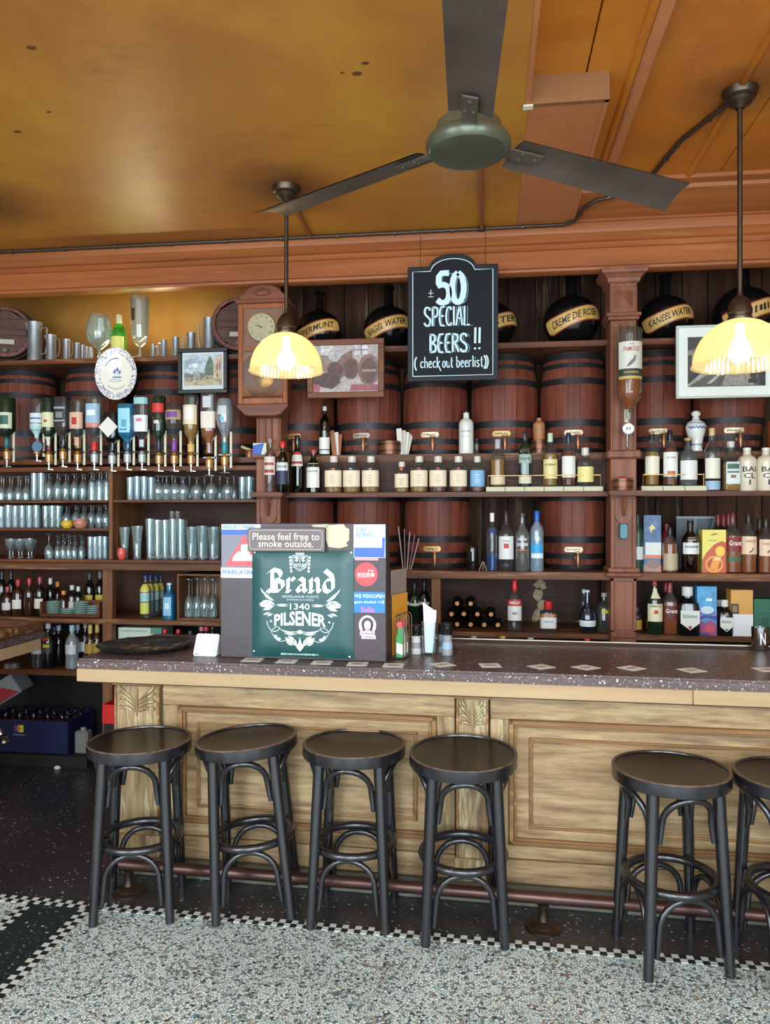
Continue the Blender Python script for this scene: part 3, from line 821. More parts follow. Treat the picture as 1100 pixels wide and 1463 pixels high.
SP = [(200, 1056, 10, 'leftmost black bentwood bar stool, below the round drinks tray', 0, 0),
      (369, 1057, 10, 'black bentwood bar stool leaning left, second from the bar corner', 0, -4.3),
      (506, 1061, -3, 'black bentwood bar stool below the green beer sign, third from the bar corner', 0, 0),
      (662, 1073, 4, 'black bentwood bar stool tipped forward, right of the stool under the beer sign', 3.0, 0),
      (958, 1096, 9, 'black bentwood bar stool standing alone before the right bar panel', 0, 0),
      (1137, 1106, 5, 'black bentwood bar stool cut off by the right edge', 0, 0)]
st0 = None
for px, py, rz_, lab, tx, ty in SP:
    p = FL(px, py, .752); p.z = 0.0025
    s_ = make_stool(lab) if st0 is None else copy_tree(st0)
    if st0 is None: st0 = s_
    s_['label'] = lab
    s_.location = p; s_.rotation_euler = (0, 0, R(rz_) + YAW * .4)
    if ty or tx:
        # rock the stool onto two feet
        Mx = Matrix.Rotation(R(tx), 4, 'X') @ Matrix.Rotation(R(ty), 4, 'Y') @ Matrix.Rotation(R(rz_), 4, 'Z')
        feet = [Mx @ Vector((math.cos(R(45+90*k))*.228, math.sin(R(45+90*k))*.228, 0)) for k in range(4)]
        s_.rotation_euler = Mx.to_euler()
        p.z = -min(f.z for f in feet) + 0.0025
        s_.location = p

# ------------------------------------------------------------------ ceiling fan
M_fan = P('fan_blade_brown', (84, 72, 64), 0.34, 0.2, var=0.22, vs=5)
M_hub = P('fan_hub_green', (78, 80, 64), 0.3, 0.35, var=0.15, vs=12)
fz = 2.80
rx, ry = ray(669); fd = FPX * (fz - EYE) / (HY - 216)
FN = thing('ceiling_fan', 'dark three bladed ceiling fan with a flat round green hub', 'fan', (fd*rx, fd*ry, fz))
MB().lathe([(.001, -.012), (.085, -.012), (.110, -.006), (.121, .008), (.122, .022), (.114, .036), (.10, .044), (.092, .075), (.05, .092), (.02, .10), (.02, .13)], 40).build('hub', M_hub, FN, smooth=35)
MB().tube([(0, 0, .1), (0, 0, Z0 - fz)], .011, 10).build('down_rod', M_hub, FN, smooth=50)
MB().lathe([(.012, -.09), (.05, -.05), (.058, 0)], 20, c=(0, 0, Z0 - fz)).build('canopy', M_hub, FN, smooth=40)
bolt = MB().lathe([(.006, 0), (.006, -.004), (.001, -.006)], 8).mesh('bolt', M_hub)
for ang, pit in ((-95, -13), (25, -13), (143, -13)):
    a = R(ang) + YAW
    pts = [(.16, -.06), (.86, -.072), (.9, .055), (.86, .078), (.16, .062)]
    bm_ = MB()
    n = 12; v = []
    for i in range(n+1):
        t = i/n; x_ = .155 + t*(.82-.155)
        w0 = .058 + .012*t; w1 = .062 + .012*t
        sk = .03*t if t > .97 else 0
        for j in range(5):
            q = j/4; yy = -w0 + (w0+w1)*q
            v.append((x_ - (.035*(1-q) if i == n else 0), yy, .012*(1-(2*q-1)**2) - .016*t))
    f = []
    for i in range(n):
        for j in range(4): f.append((i*5+j, i*5+j+1, (i+1)*5+j+1, (i+1)*5+j))
    bm_.add(v, f)
    v2 = [(x_, y_, z_ + .003) for x_, y_, z_ in v]; bm_.add(v2, [q[::-1] for q in f])
    B_ = bm_.build('blade', M_fan, FN, (0, 0, .022), (R(pit), 0, a), smooth=40)
    B_.rotation_euler = (Matrix.Rotation(a, 4, 'Z') @ Matrix.Rotation(R(pit), 4, 'X')).to_euler()
    MB().box(.07, .25, -.022, .022, -.004, .002).build('blade_bracket', M_fan, B_, bevel=0.002)
    for bx, by in ((.18, -.012), (.18, .012), (.23, 0)): link('bolt', bolt, B_, (bx, by, -.004))

# ------------------------------------------------------------------ pendant lamps
def shade_mat():
    m, nt, N, L, b = newmat('ribbed_glass_shade')
    N.remove(b); out = N['Material Output']
    tr_ = N.new('ShaderNodeBsdfTranslucent'); tr_.inputs[0].default_value = lin((252, 236, 196))
    tp = N.new('ShaderNodeBsdfTransparent'); tp.inputs[0].default_value = lin((250, 244, 224))
    gl = N.new('ShaderNodeBsdfGlossy'); gl.inputs['Roughness'].default_value = .12
    df = N.new('ShaderNodeBsdfDiffuse'); df.inputs[0].default_value = lin((236, 224, 186))
    m1 = N.new('ShaderNodeMixShader'); m1.inputs[0].default_value = .62; L.new(tr_.outputs[0], m1.inputs[1]); L.new(tp.outputs[0], m1.inputs[2])
    m2 = N.new('ShaderNodeMixShader'); m2.inputs[0].default_value = .2; L.new(m1.outputs[0], m2.inputs[1]); L.new(df.outputs[0], m2.inputs[2])
    m3 = N.new('ShaderNodeMixShader'); m3.inputs[0].default_value = .10; L.new(m2.outputs[0], m3.inputs[1]); L.new(gl.outputs[0], m3.inputs[2])
    L.new(m3.outputs[0], out.inputs['Surface'])
    return m
M_shade = shade_mat()
m_, nt_, N_, L_, b_ = newmat('lit_bulb')
b_.inputs['Base Color'].default_value = lin((255, 236, 190)); b_.inputs['Emission Color'].default_value = lin((255, 238, 204)); b_.inputs['Emission Strength'].default_value = 9
M_bulb = m_
def pendant(px, py_can, py_rim, zc, rad, label):
    rx, ry = ray(px); d = FPX * (zc - EYE) / (HY - py_can)
    zr = EYE + (HY - py_rim) * d / FPX
    T = thing('pendant_lamp', label, 'lamp', (d*rx, d*ry, zr), group='lit pendant lamps over the bar')
    H = .205
    pr = []
    for i in range(13):
        t = i/12
        pr.append((rad * (1 - t**2.1 * .76) if t > 0 else rad, H * (t**1.0)))
    pr = [(rad*math.sqrt(max(.06, 1-(i/12*.965)**2)), H*i/12) for i in range(13)]
    prof = [(rad*1.03, -.006), (rad*1.035, 0)] + pr
    MB().lathe(prof + [(r-.004, z-.002) for r, z in prof[::-1]], 120, rib=(60, .007)).build('shade', M_shade, T, smooth=25)
    MB().lathe([(.052, H-.01), (.055, H+.01), (.05, H+.014), (.05, H+.03), (.054, H+.034), (.052, H+.05), (.046, H+.075), (.03, H+.1), (.014, H+.112), (.012, H+.13)], 24).build('socket', M_bronze, T, smooth=35)
    MB().tube([(0, 0, H+.1), (0, 0, zc-zr-.02)], .0115, 10).build('rod', M_bronze, T, smooth=50)
    MB().lathe([(.016, -.085), (.024, -.08), (.03, -.07), (.05, -.06), (.062, -.045), (.06, -.038), (.072, -.03), (.078, -.012), (.08, 0)], 26, c=(0, 0, zc-zr)).build('canopy', M_bronze, T, smooth=35)
    MB().lathe([(.001, -.0), (.03, .006), (.048, .028), (.052, .052), (.044, .08), (.028, .108), (.02, .13), (.02, .18)], 24, c=(0, 0, .008)).build('bulb', M_bulb, T, smooth=60)
    l = bpy.data.lights.new('bulb_light', 'POINT'); l.energy = 15; l.color = (1.0, .86, .62); l.shadow_soft_size = .06
    lo = bpy.data.objects.new('bulb_light', l); COL.objects.link(lo); lo.parent = T; lo.location = (0, 0, .06)
    # second soft source just under the bulb, the same lamp's downward light
    return T
LampL = pendant(409, 268, 530, Z0, .198, 'lit ribbed glass pendant lamp in front of the wall clock')
LampR = pendant(1057, 130, 521, Z2, .205, 'lit ribbed glass pendant lamp in front of the white matted picture')
# soot halos and conduits on the ceiling
M_cond = P('conduit_dark', (66, 50, 40), 0.4, 0.3); M_condb = P('conduit_painted', (140, 84, 48), 0.4)
def conduit(label, mat, pts, r=.012, clips=True):
    T = thing('conduit', label, 'pipe')
    MB().tube(pts, r, 8).build('pipe', mat, T, smooth=50)
    if clips:
        for i in range(len(pts)-1):
            a, b = Vector(pts[i]), Vector(pts[i+1]); n = max(1, int((b-a).length/.35))
            for k in range(n):
                q = a.lerp(b, (k+.5)/n); t = (b-a).normalized()
                MB().tube([q - t*.006, q + t*.006], r*1.35, 8).build('clip', mat, T)
    return T
def cp(px, py, z): p = CE(px, py, z); return (p.x, p.y, p.z - .013)
yc = 4.845; zc_ = Z0 - .014
xj1 = WXp(443, yc); xj2 = WXp(688, yc); xj3 = WXp(806, yc)
c_ = conduit('dark conduit along the left ceiling edge above the cornice', M_cond, [(-4.5, yc, zc_), (xj1, yc, zc_), (xj2, yc, zc_)])
MB().lathe([(.001, -.03), (.026, -.028), (.028, 0)], 14, c=(xj2, yc, Z0)).build('junction_box', M_cond, c_, smooth=40)
conduit('dark conduit bending from the junction box up onto the boarded ceiling', M_cond,
        [(xj2, yc, zc_), (xj3, yc, zc_), (xj3 + .06, yc - .06, zc_ + .0), (xj3 + .10, yc - .16, Z0 + .02), (xj3 + .16, yc - .2, Z0 + .045), (xj3 + .30, yc - .22, Z0 + .06)], .011)
conduit('brown pipe running over the smooth ceiling behind the fan hub', M_condb, [(xj2, yc, zc_), (xj2 + .0, 3.9, zc_), (xj2 + .0, 2.6, zc_)], .012, False)
pl = LampL.location; conduit('short painted pipe from the left lamp to the cornice', M_condb, [(pl.x, pl.y, Z0 - .015), ((pl.x + xj1)/2, (pl.y + yc)/2, zc_), (xj1, yc, zc_)], .012, False)
pr_ = LampR.location
conduit('dark pipe from the right lamp bending along the upper cornice', M_cond, [(pr_.x, pr_.y, Z2 - .015), (pr_.x - .16, pr_.y + .42, Z2 - .014), (pr_.x - .22, 4.55, Z2 - .014), (pr_.x - .3, 4.57, Z2 - .014), (.72, 4.57, Z2 - .014)], .013)

# ------------------------------------------------------------------ barrels
M_stave = wood('barrel_stave', (82, 38, 28), (132, 70, 52), 'Z', 5, 0.48, wear=(120, 76, 58), wear_amt=0.02, bump=0.12, rnd=0.09)
M_head = wood('barrel_head', (60, 36, 30), (92, 56, 46), 'X', 4, 0.45)
M_plate = P('barrel_plate', (190, 160, 104), 0.4, 0.45, var=0.2, vs=60)
NST = 18
def barrel_prof(Rm, Re, H): return lambda z: Re + (Rm - Re) * (1 - (2*z/H - 1)**2)
_bm = {}
def barrel_meshes(Rm, Re, H):
    k = (Rm, Re, H)
    if k in _bm: return _bm[k]
    rf = barrel_prof(Rm, Re, H); hw = PI/NST * .975
    v = []; n = 8
    for i in range(n+1):
        z = H*i/n; r = rf(z)
        for j in (-1, 0, 1): v.append((math.sin(j*hw)*r, -math.cos(j*hw)*r, z))
        v += [(math.sin(hw)*(r-.02), -math.cos(hw)*(r-.02), z), (-math.sin(hw)*(r-.02), -math.cos(hw)*(r-.02), z)]
    f = []
    for i in range(n):
        for j in range(5): f.append((i*5+j, i*5+(j+1) % 5, (i+1)*5+(j+1) % 5, (i+1)*5+j))
    f.append((4, 3, 2, 1, 0)); f.append(tuple(n*5+j for j in range(5)))
    m = MB(); m.add(v, f); st = m.mesh('stave', M_stave, smooth=30)
    hoops = []
    for a, b in ((.0, .05), (.105, .16), (.265, .33), (.68, .74), (.845, .89), (.93, .995)):
        r0, r1 = rf(a*H) + .0035, rf(b*H) + .0035
        hoops.append(MB().lathe([(r0-.006, a*H), (r0, a*H), (r1, b*H), (r1-.006, b*H)], 36).mesh('hoop', M_iron, smooth=40))
    hd = MB().lathe([(.001, H-.03), (Re-.02, H-.03), (Re-.02, H-.025), (.001, H-.025)], 24).lathe([(.001, .02), (Re-.02, .02), (Re-.02, .025), (.001, .025)], 24).mesh('barrel_head', M_head)
    _bm[k] = (st, hoops, hd, rf)
    return _bm[k]
tapm = MB().lathe([(.016, 0), (.016, -.012), (.011, -.014), (.011, -.05)], 12, axis='Y').lathe([(.014, -.035), (.016, -.01), (.013, .02), (.009, .035)], 12, c=(0, -.055, 0)).lathe([(.007, -.06), (.0095, -.055), (.010, -.03)], 10, c=(0, -.06, 0)).mesh('tap', M_tapc, smooth=45)
taph = MB().box(-.022, .022, -.061, -.051, .036, .044).lathe([(.005, .03), (.005, .05)], 8, c=(0, -.056, 0)).mesh('tap_handle', M_tapc, bevel=.002)
def make_barrel(label, loc, Rm=.228, Re=.197, H=.67, group=None, plate=None, tap=True, zp=.20, rot=0.0, word=None):
    st, hoops, hd, rf = barrel_meshes(Rm, Re, H)
    T = thing('barrel', label, 'barrel', loc, rot, group)
    off = random.uniform(0, 2*PI/NST)
    for k in range(NST): link('stave', st, T, rot=(0, 0, off + 2*PI*k/NST))
    for hm in hoops: link('hoop', hm, T)
    link('barrel_head', hd, T)
    if plate:
        r = rf(zp*H) + .004; w = .125; hgt = .034
        m = MB(); n = 14
        pts = []
        for i in range(n+1):
            t = -1 + 2*i/n
            e = math.sqrt(max(0, 1 - (max(0, abs(t) - .86)/.14)**2))
            pts.append((t*w/2, hgt/2*e))
        v = []
        for a, b in pts:
            th = a/r
            for s in (-1, 1): v.append((math.sin(th)*r, -math.cos(th)*r, zp*H + s*b))
        v += [(x_*.97, y_*.97 if False else y_ + .004, z_) for x_, y_, z_ in v[:]]
        k = 2*(n+1); f = []
        for i in range(n):
            f.append((2*i, 2*i+2, 2*i+3, 2*i+1)); f.append((2*i+1, 2*i+3, k+2*i+3, k+2*i+1)); f.append((2*i+2, 2*i, k+2*i, k+2*i+2))
        m.add(v, f)
        pl_ = m.build('name_plate', P('plate_' + plate[0], plate[1], .42, .35, var=.2, vs=60), T, rot=(0, 0, plate[2]))
        if word: text(word, BLACKP, pl_, .085, .017, 0, 0, zp*H, wrap=r+.0006, bold=.01)
        else:
            sm = MB()
            rng = random.Random(int(loc[0]*1000))
            xx = -.042
            while xx < .04:                                  # lettering too worn to read
                w_ = rng.uniform(.003, .006)
                th = (xx + w_/2)/(r+.0006); c_, s_ = math.cos(th), math.sin(th); R_ = r + .0006
                for dz, hh in ((rng.uniform(-.003, .003), rng.uniform(.003, .007)),):
                    a0, a1 = xx/R_, (xx+w_)/R_
                    sm.add([(math.sin(a0)*R_, -math.cos(a0)*R_, zp*H+dz-hh), (math.sin(a1)*R_, -math.cos(a1)*R_, zp*H+dz-hh), (math.sin(a1)*R_, -math.cos(a1)*R_, zp*H+dz+hh), (math.sin(a0)*R_, -math.cos(a0)*R_, zp*H+dz+hh)], [(0,1,2,3)])
                xx += w_ + rng.uniform(.002, .004)
            sm.build('worn_lettering', BLACKP, pl_)
    if tap:
        t_ = link('tap', tapm, T, (0, -rf(.13*H), .115*H if tap is True else tap)); link('tap_handle', taph, t_)
    return T
G_b = 'brown barrels standing upright behind the bar'
YBA = 5.40
gold = ('gold', (196, 160, 92)); cream = ('cream', (206, 190, 156))
def br(px, z, label, plate=None, **kw):
    w = WXp(px, YBA - .2)
    make_barrel(label, (w, YBA, z + .001), group=G_b, plate=(plate[0], plate[1], R(kw.pop('pr', -6))) if plate else None, **kw)
br(14, 2.165, 'upright brown barrel behind the leftmost upturned bottle', tap=False)
br(118, 2.165, 'upright brown barrel left of the blue and white plate', tap=False)
br(222, 2.165, 'upright brown barrel between the blue and white plate and the black framed picture', tap=False)
br(318, 2.165, 'upright brown barrel below the black framed picture beside the clock', tap=False)
br(423, Z648, 'upright brown barrel at the lower right corner of the clock with gold plate', gold)
br(521, Z648, 'upright brown barrel below the framed sepia photograph with grey plate and copper tap', ('grey', (150, 140, 128)))
br(619, Z648, 'upright brown barrel right below the chalkboard behind the white bottle', cream)
br(721, Z648, 'upright brown barrel between the white bottle and the stoneware jug', gold)
br(824, Z648, 'upright brown barrel beside the right pilaster in the upper middle row', cream)
br(945, Z648, 'upright brown barrel with a plate reading ANISETTE', cream, word='ANISETTE')
br(1053, Z648, 'upright brown barrel with a long cream plate under the white matted picture', cream)
br(423, Z815, 'lower row brown barrel behind the left part of the sign board', tap=False)
br(521, Z815, 'lower row brown barrel behind the right part of the sign board', tap=False)
br(622, Z815, 'lower row brown barrel left of the vodka bottles with gold plate', gold)
br(824, Z815, 'lower row brown barrel right of the vodka bottles', cream)
# two casks lying on the top shelf, heads to the front
def cask(px, label, tiltz):
    st, hoops, hd, rf = barrel_meshes(.21, .178, .5)
    T = thing('barrel', label, 'barrel', (WXp(px, 5.1), 5.085, 2.865 + .212), 0, 'casks lying on the top shelf', rot=(R(-90), 0, R(tiltz)))
    for k in range(NST): link('stave', st, T, rot=(0, 0, 2*PI*k/NST))
    for hm in hoops: link('hoop', hm, T)
    for k in range(5):
        x0, x1 = -.16 + .064*k + .001, -.16 + .064*(k+1) - .001
        ym = lambda x_: math.sqrt(max(0, .16**2 - x_*x_))
        MB().profZ([(x0, -ym(x0)), (x1, -ym(x1)), (x1, ym(x1)), (x0, ym(x0))] if 0 < k < 4 else ([(x0, -.02), (x1, -ym(x1)), (x1, ym(x1)), (x0, .02)] if k == 0 else [(x0, -ym(x0)), (x1, -.02), (x1, .02), (x0, ym(x0))]), .022, .034).build('head_board', M_head, T, rot=(0, 0, R(90)))
    MB().box(-.14, .14, -.02, .02, .008, .022).build('crossbar', M_head, T, bevel=.003)
    pl_ = MB().box(-.06, .06, .05, .085, .012, .022).build('name_plate', P('plate_grey', (150, 140, 128), .42, .35), T, bevel=.002)
    MB().lathe([(.001, 0), (.016, 0.0), (.016, .02)], 10, c=(0, .13, 0)).build('bung', M_bronze, T)
    return T
cask(9, 'round cask head lying on the top shelf at the left edge', 22)
cask(341, 'round cask head on the top shelf partly hidden by the clock', 10)

# ------------------------------------------------------------------ black flagons with name ribbons
M_jug = P('flagon_black', (16, 15, 15), 0.12, 0, coat=.5)
M_rib = P('ribbon_gold', (206, 162, 92), 0.4, var=.12, vs=30); M_ribe = P('ribbon_edge', (120, 52, 30), 0.45)
def flagon(px, py, wpx, word, label, phase=0.0, rz_=0.0):
    Y = 5.28; s = sc(px, Y); r = wpx/2*s; z0 = ZT + .001
    T = thing('flagon', label, 'flagon', (WXp(px, Y), Y, z0), rz_, 'black flagons with gold name ribbons')
    kz = .92
    pr = [(.001, 0), (.35*r, 0)] + [(r*math.cos(a), r*kz + r*kz*math.sin(a)) for a in [R(-62 + 12*i) for i in range(12)]] + [(.24*r, 1.93*r*kz), (.2*r, 2.1*r*kz), (.185*r, 2.7*r*kz), (.24*r, 2.74*r*kz), (.24*r, 2.84*r*kz), (.17*r, 2.86*r*kz)]
    MB().lathe(pr, 32).build('body', M_jug, T, smooth=50)
    def cen(t): return r*kz*(.92 + .17*math.sin(t*2.1 + phase) + .12*t)
    def rad(z): q = (z/(r*kz) - 1); return r*math.sqrt(max(.02, 1-q*q))
    def patch(hw, e, mat, name, n=22, lift=1.012):
        m = MB(); v = []
        for i in range(n+1):
            t = -1 + 2*i/n
            w = hw*r*(1.0 if abs(t) < .8 else 1 - .25*(abs(t)-.8)/.2)
            for j in range(5):
                z = cen(t) + w*(-1 + j/2); th = t*e; rr = rad(z)*lift
                v.append((rr*math.sin(th), -rr*math.cos(th), z))
        m.add(v, [(i*5+j, (i+1)*5+j, (i+1)*5+j+1, i*5+j+1) for i in range(n) for j in range(4)])
        return m.build(name, mat, T, smooth=60)
    patch(.285, R(68), M_ribe, 'ribbon_border', lift=1.008)
    rb = patch(.24, R(66), M_rib, 'ribbon', lift=1.016)
    if word:
        v, f, asp = text_pts(word, .012)
        m = MB(); o = []
        for a, b in v:
            t = a*1.45; z = cen(t) + b*r*.25; rr = rad(z)*1.03
            th = t*R(66); o.append((rr*math.sin(th), -rr*math.cos(th), z))
        m.v = o; m.f = list(f); m.build('lettering', BLACKP, rb)
flagon(456, 468, 68, 'PEPERMUNT', 'black flagon with gold ribbon reading PEPERMUNT beside the left lamp', .2)
flagon(555, 466, 72, 'NAGEL WATER', 'black flagon with gold ribbon reading NAGEL WATER left of the chalkboard', .3)
flagon(700, 462, 74, 'WATER', 'black flagon half hidden by the right edge of the chalkboard', .3, R(20))
flagon(816, 458, 80, 'CREME DE ROSE', 'black flagon with gold ribbon reading CREME DE ROSE left of the right pilaster', .3)
flagon(950, 452, 76, 'KANEELWATER', 'black flagon with gold ribbon reading KANEELWATER right of the right pilaster', .3)
flagon(1062, 452, 86, '~~~~~~', 'black flagon behind the right lamp', .3, R(10))

# ------------------------------------------------------------------ wall clock
M_clk = wood('clock_wood', (120, 66, 38), (158, 94, 54), 'Z', 5, 0.35, bump=.1)
M_clkd = wood('clock_wood_dark', (92, 50, 36), (124, 72, 50), 'X', 5, 0.38, bump=.1)
YC = 4.80; cs = sc(375, YC); cx0 = WXp(375, YC)
def cz(y): return EYE + (HY - y) * cs
CK = thing('wall_clock', 'old wooden wall clock with cream dial and pendulum window', 'clock', (cx0, YC, 0))
hw = 36.5*cs
MB().box(-hw+.01, hw-.01, .03, .16, cz(583), cz(433)).build('case', M_clkd, CK, bevel=.004)
def cb(name, x0, x1, y0, y1, za, zb, mat, bev=.004): return MB().box(x0, x1, y0, y1, za, zb).build(name, mat, CK, bevel=bev)
cb('top_moulding', -hw-.012, hw+.012, -.012, .15, cz(433), cz(428), M_clkd)
# arched crest with a carved shell
cr = [(-34, 429), (-34, 421), (-29, 419), (-25, 414), (-20, 410), (-12, 407.5), (0, 406), (12, 407.5), (20, 410), (25, 414), (29, 419), (34, 421), (34, 429)]
MB().prism([(a*cs, cz(b)) for a, b in cr], .0, .06).build('crest', M_clkd, CK, bevel=.004)
sh = MB()
for k in range(7):
    a = R(20 + 140/6*k); c0 = (0, cz(422))
    sh.tube([(0, -.006, c0[1]), (math.cos(a)*7*cs, -.012, c0[1] + math.sin(a)*6*cs), (math.cos(a)*13*cs, -.004, c0[1] + math.sin(a)*10*cs)], [.004, .010, .006], 6)
sh.build('shell_carving', M_clkd, CK, smooth=60)
fw = 7*cs
for e in (-1, 1): cb('door_stile', min(e*hw, e*(hw-fw)), max(e*hw, e*(hw-fw)), 0, .03, cz(577), cz(433), M_clk)
cb('door_rail', -hw+fw, hw-fw, 0.002, .03, cz(440), cz(433), M_clk); cb('door_rail', -hw+fw, hw-fw, 0.002, .03, cz(577), cz(568), M_clk); cb('door_rail', -hw+fw, hw-fw, 0.004, .03, cz(500), cz(494), M_clk)
cb('dial_backing', -hw+fw, hw-fw, .02, .03, cz(494), cz(440), M_clk, 0)
cb('pendulum_backing', -hw+fw, hw-fw, .026, .03, cz(568), cz(500), M_clkd, 0)
dcx, dcz, dr = -2*cs, cz(467), 19.5*cs
dial = MB().lathe([(.001, -.004), (dr, -.004), (dr, .004)], 40, c=(dcx, .012, dcz), axis='Y').build('dial', P('dial_cream', (206, 192, 160), .5, var=.08, vs=30), CK, smooth=30)
MB().lathe([(dr, -.003), (dr+.006, -.006), (dr+.009, .0), (dr+.006, .006)], 40, c=(dcx, .012, dcz), axis='Y').build('bezel', M_brass, CK, smooth=40)
for i, q in enumerate(['XII', 'I', 'II', 'III', 'IIII', 'V', 'VI', 'VII', 'VIII', 'IX', 'X', 'XI']):
    a = R(90 - 30*i)
    text(q, BLACKP, dial, .004*len(q)+.002, .013, dcx + math.cos(a)*dr*.8, .0072, dcz + math.sin(a)*dr*.8, bold=.01, name='numeral', tilt=a-PI/2)
hm = MB()
for ang, ln, w in ((162, .62, .004), (150, .42, .006)):
    a = R(ang); ribbon([(dcx, dcz), (dcx + math.cos(a)*dr*ln, dcz + math.sin(a)*dr*ln)], [w, w*.5], .0065, hm)
disc(hm, dcx, dcz, .006, .006, .0066, 10)
hm.build('hands', BLACKP, CK)
MB().lathe([(.001, -.006), (13*cs, -.004), (14*cs, 0)], 30, c=(2*cs, .018, cz(540)), axis='Y').build('pendulum_bob', M_brass, CK, smooth=40)
MB().tube([(2*cs, .02, cz(500)), (2*cs, .02, cz(540))], .003, 6).build('pendulum_rod', M_brass, CK)
for sx in (-1, 1):
    for y0 in (503, 566):
        MB().prism([(sx*29*cs, cz(y0)), (sx*29*cs, cz(y0 + (14 if y0 < 540 else -16))), (sx*14*cs, cz(y0))], .006, .02).build('corner_bracket', M_clk, CK)
cb('window_glass', -hw+fw, hw-fw, .0045, .0055, cz(568), cz(440), tint('clock_glass', (240, 240, 236), .03), 0)
bp = [(-37, 577), (37, 577), (38, 581), (34, 585), (27, 592), (20, 594), (-20, 594), (-27, 592), (-34, 585), (-38, 581)]
MB().prism([(a*cs, cz(b)) for a, b in bp], -.008, .13).build('base_bracket', M_clkd, CK, bevel=.004)

# ------------------------------------------------------------------ chalkboard
YK = 4.80; ks = sc(646, YK)
CH = thing('chalkboard', 'black arched chalkboard sign lettered 50 SPECIAL BEERS', 'sign', (WXp(646.5, YK), YK, EYE + (HY - 544)*ks), R(0))
w2 = 64.5*ks; H1 = 165*ks; Ht = 182*ks
def arch(ins):
    o = [(-w2+ins, ins), (w2-ins, ins), (w2-ins, H1-ins)]
    a0 = 33*ks - ins*.2
    o.append((a0, H1-ins))
    for i in range(1, 12):
        a = PI*i/12
        o.append((a0*math.cos(a)*.98, H1-ins + (Ht-H1)*math.sin(a)))
    o += [(-a0, H1-ins), (-w2+ins, H1-ins)]
    return o
M_cb = P('chalkboard_black', (20, 22, 26), .6, var=.15, vs=6, spec=.2); M_cbf = P('chalkboard_frame', (26, 30, 36), .5, spec=.25)
MB().prism(arch(0), .0, .022).build('frame', M_cbf, CH, bevel=.003)
MB().prism(arch(7*ks), -.001, .004).build('board', M_cb, CH)
M_chalk = P('chalk_pen', (196, 222, 232), .7)
ln = MB(); o_ = arch(7.5*ks); ribbon(o_ + [o_[0]], .0045, -.0022, ln); bd = ln.build('border_line', M_chalk, CH)
tx = MB(); bold_ = MB()
def U(px): return (px - 646.5)*ks
def V(py): return (544 - py)*ks
hand('50', U(624), V(433), 43*ks, .70, 8.2*ks, -.0025, tx, .10)
hand('SPECIAL', U(606), V(465), 27*ks, .60, 2.5*ks, -.0025, tx, .135)
hand('BEERS', U(614), V(503), 26*ks, .66, 2.8*ks, -.0025, tx, .14)
hand('!!', U(677), V(500), 31*ks, .7, 3*ks, -.0025, tx, .14)
hand('(', U(592), V(528), 19*ks, .8, 2*ks, -.0025, tx)
hand('check', U(600.5), V(525), 16*ks, .80, 1.5*ks, -.0025, tx, .09)
hand('out', U(632), V(525), 16*ks, .76, 1.5*ks, -.0025, tx, .09)
hand('beerlist', U(652), V(525), 16*ks, .78, 1.5*ks, -.0025, tx, .09)
hand('))', U(691), V(528), 19*ks, .8, 2*ks, -.0025, tx, .0)
for a in (0, 1): ribbon([(U(612), V(418 + a*5)), (U(619), V(418 + a*5))], .004, -.0025, tx)
ribbon([(U(615.5), V(421)), (U(615.5), V(413))], .004, -.0025, tx)
tx.build('chalk_lettering', M_chalk, CH)
sh_ = MB()                                             # thin shadow strokes beside the big letters
hand('50', U(629), V(435), 44*ks, .70, 1.2*ks, -.0022, sh_, .10); hand('SPECIAL', U(608), V(466), 28*ks, .60, 1.0*ks, -.0022, sh_, .135); hand('BEERS', U(616), V(504), 27*ks, .66, 1.0*ks, -.0022, sh_, .14)
sh_.build('chalk_outline', P('chalk_blue', (108, 140, 160), .7), CH)
for px in (600, 693):
    MB().tube([(U(px), .012, H1), (U(px), .03, H1 + .2)], .0018, 6).build('hanging_wire', M_bronze, CH)

# ------------------------------------------------------------------ framed pictures and plate
def frame(label, px0, px1, py0, py1, Y, fwpx, fmat, mat_mat=None, matpx=0, rotx=0, depth=.025):
    s = sc((px0+px1)/2, Y); xc = WXp((px0+px1)/2, Y); zb = EYE + (HY-py1)*s
    w = (px1-px0)*s/2; h = (py1-py0)*s; f = fwpx*s
    T = thing('framed_picture', label, 'picture', (xc, Y, zb), rot=(rotx, 0, 0))
    for (a, b, c, d) in ((-w, w, 0, f), (-w, w, h-f, h)): MB().box(a, b, 0, depth, c, d).build('frame_rail', fmat, T, bevel=.004)
    for (a, b, c, d) in ((-w, -w+f, f, h-f), (w-f, w, f, h-f)): MB().box(a, b, 0, depth, c, d).build('frame_stile', fmat, T, bevel=.004)
    MB().box(-w+f, w-f, .014, depth, f, h-f).build('mount', mat_mat or WHITE, T)
    return T, -w+f+matpx*s, w-f-matpx*s, f+matpx*s, h-f-matpx*s, s
def fill(T, x0, x1, z0, z1, shapes, y=.0125):
    """a printed picture: flat colour fields layered a hair apart"""
    for i, (c, pts) in enumerate(shapes):
        m = MB(); poly(m, [(x0 + (x1-x0)*a, z0 + (z1-z0)*b) for a, b in pts], y - .0003*i)
        m.build('print', P('print_%d_%d_%d' % c, c, .5, var=.3, vs=45), T)
Q = lambda a, b, c, d: [(a, c), (b, c), (b, d), (a, d)]
def circ(cx, cy, rx, ry, n=16): return [(cx + rx*math.cos(2*PI*i/n), cy + ry*math.sin(2*PI*i/n)) for i in range(n)]
T, x0, x1, z0, z1, s = frame('black framed street scene picture left of the clock', 252, 326, 497, 562, 5.02, 6, P('frame_black', (22, 22, 24), .35), P('mount_grey', (196, 204, 206), .6), 3)
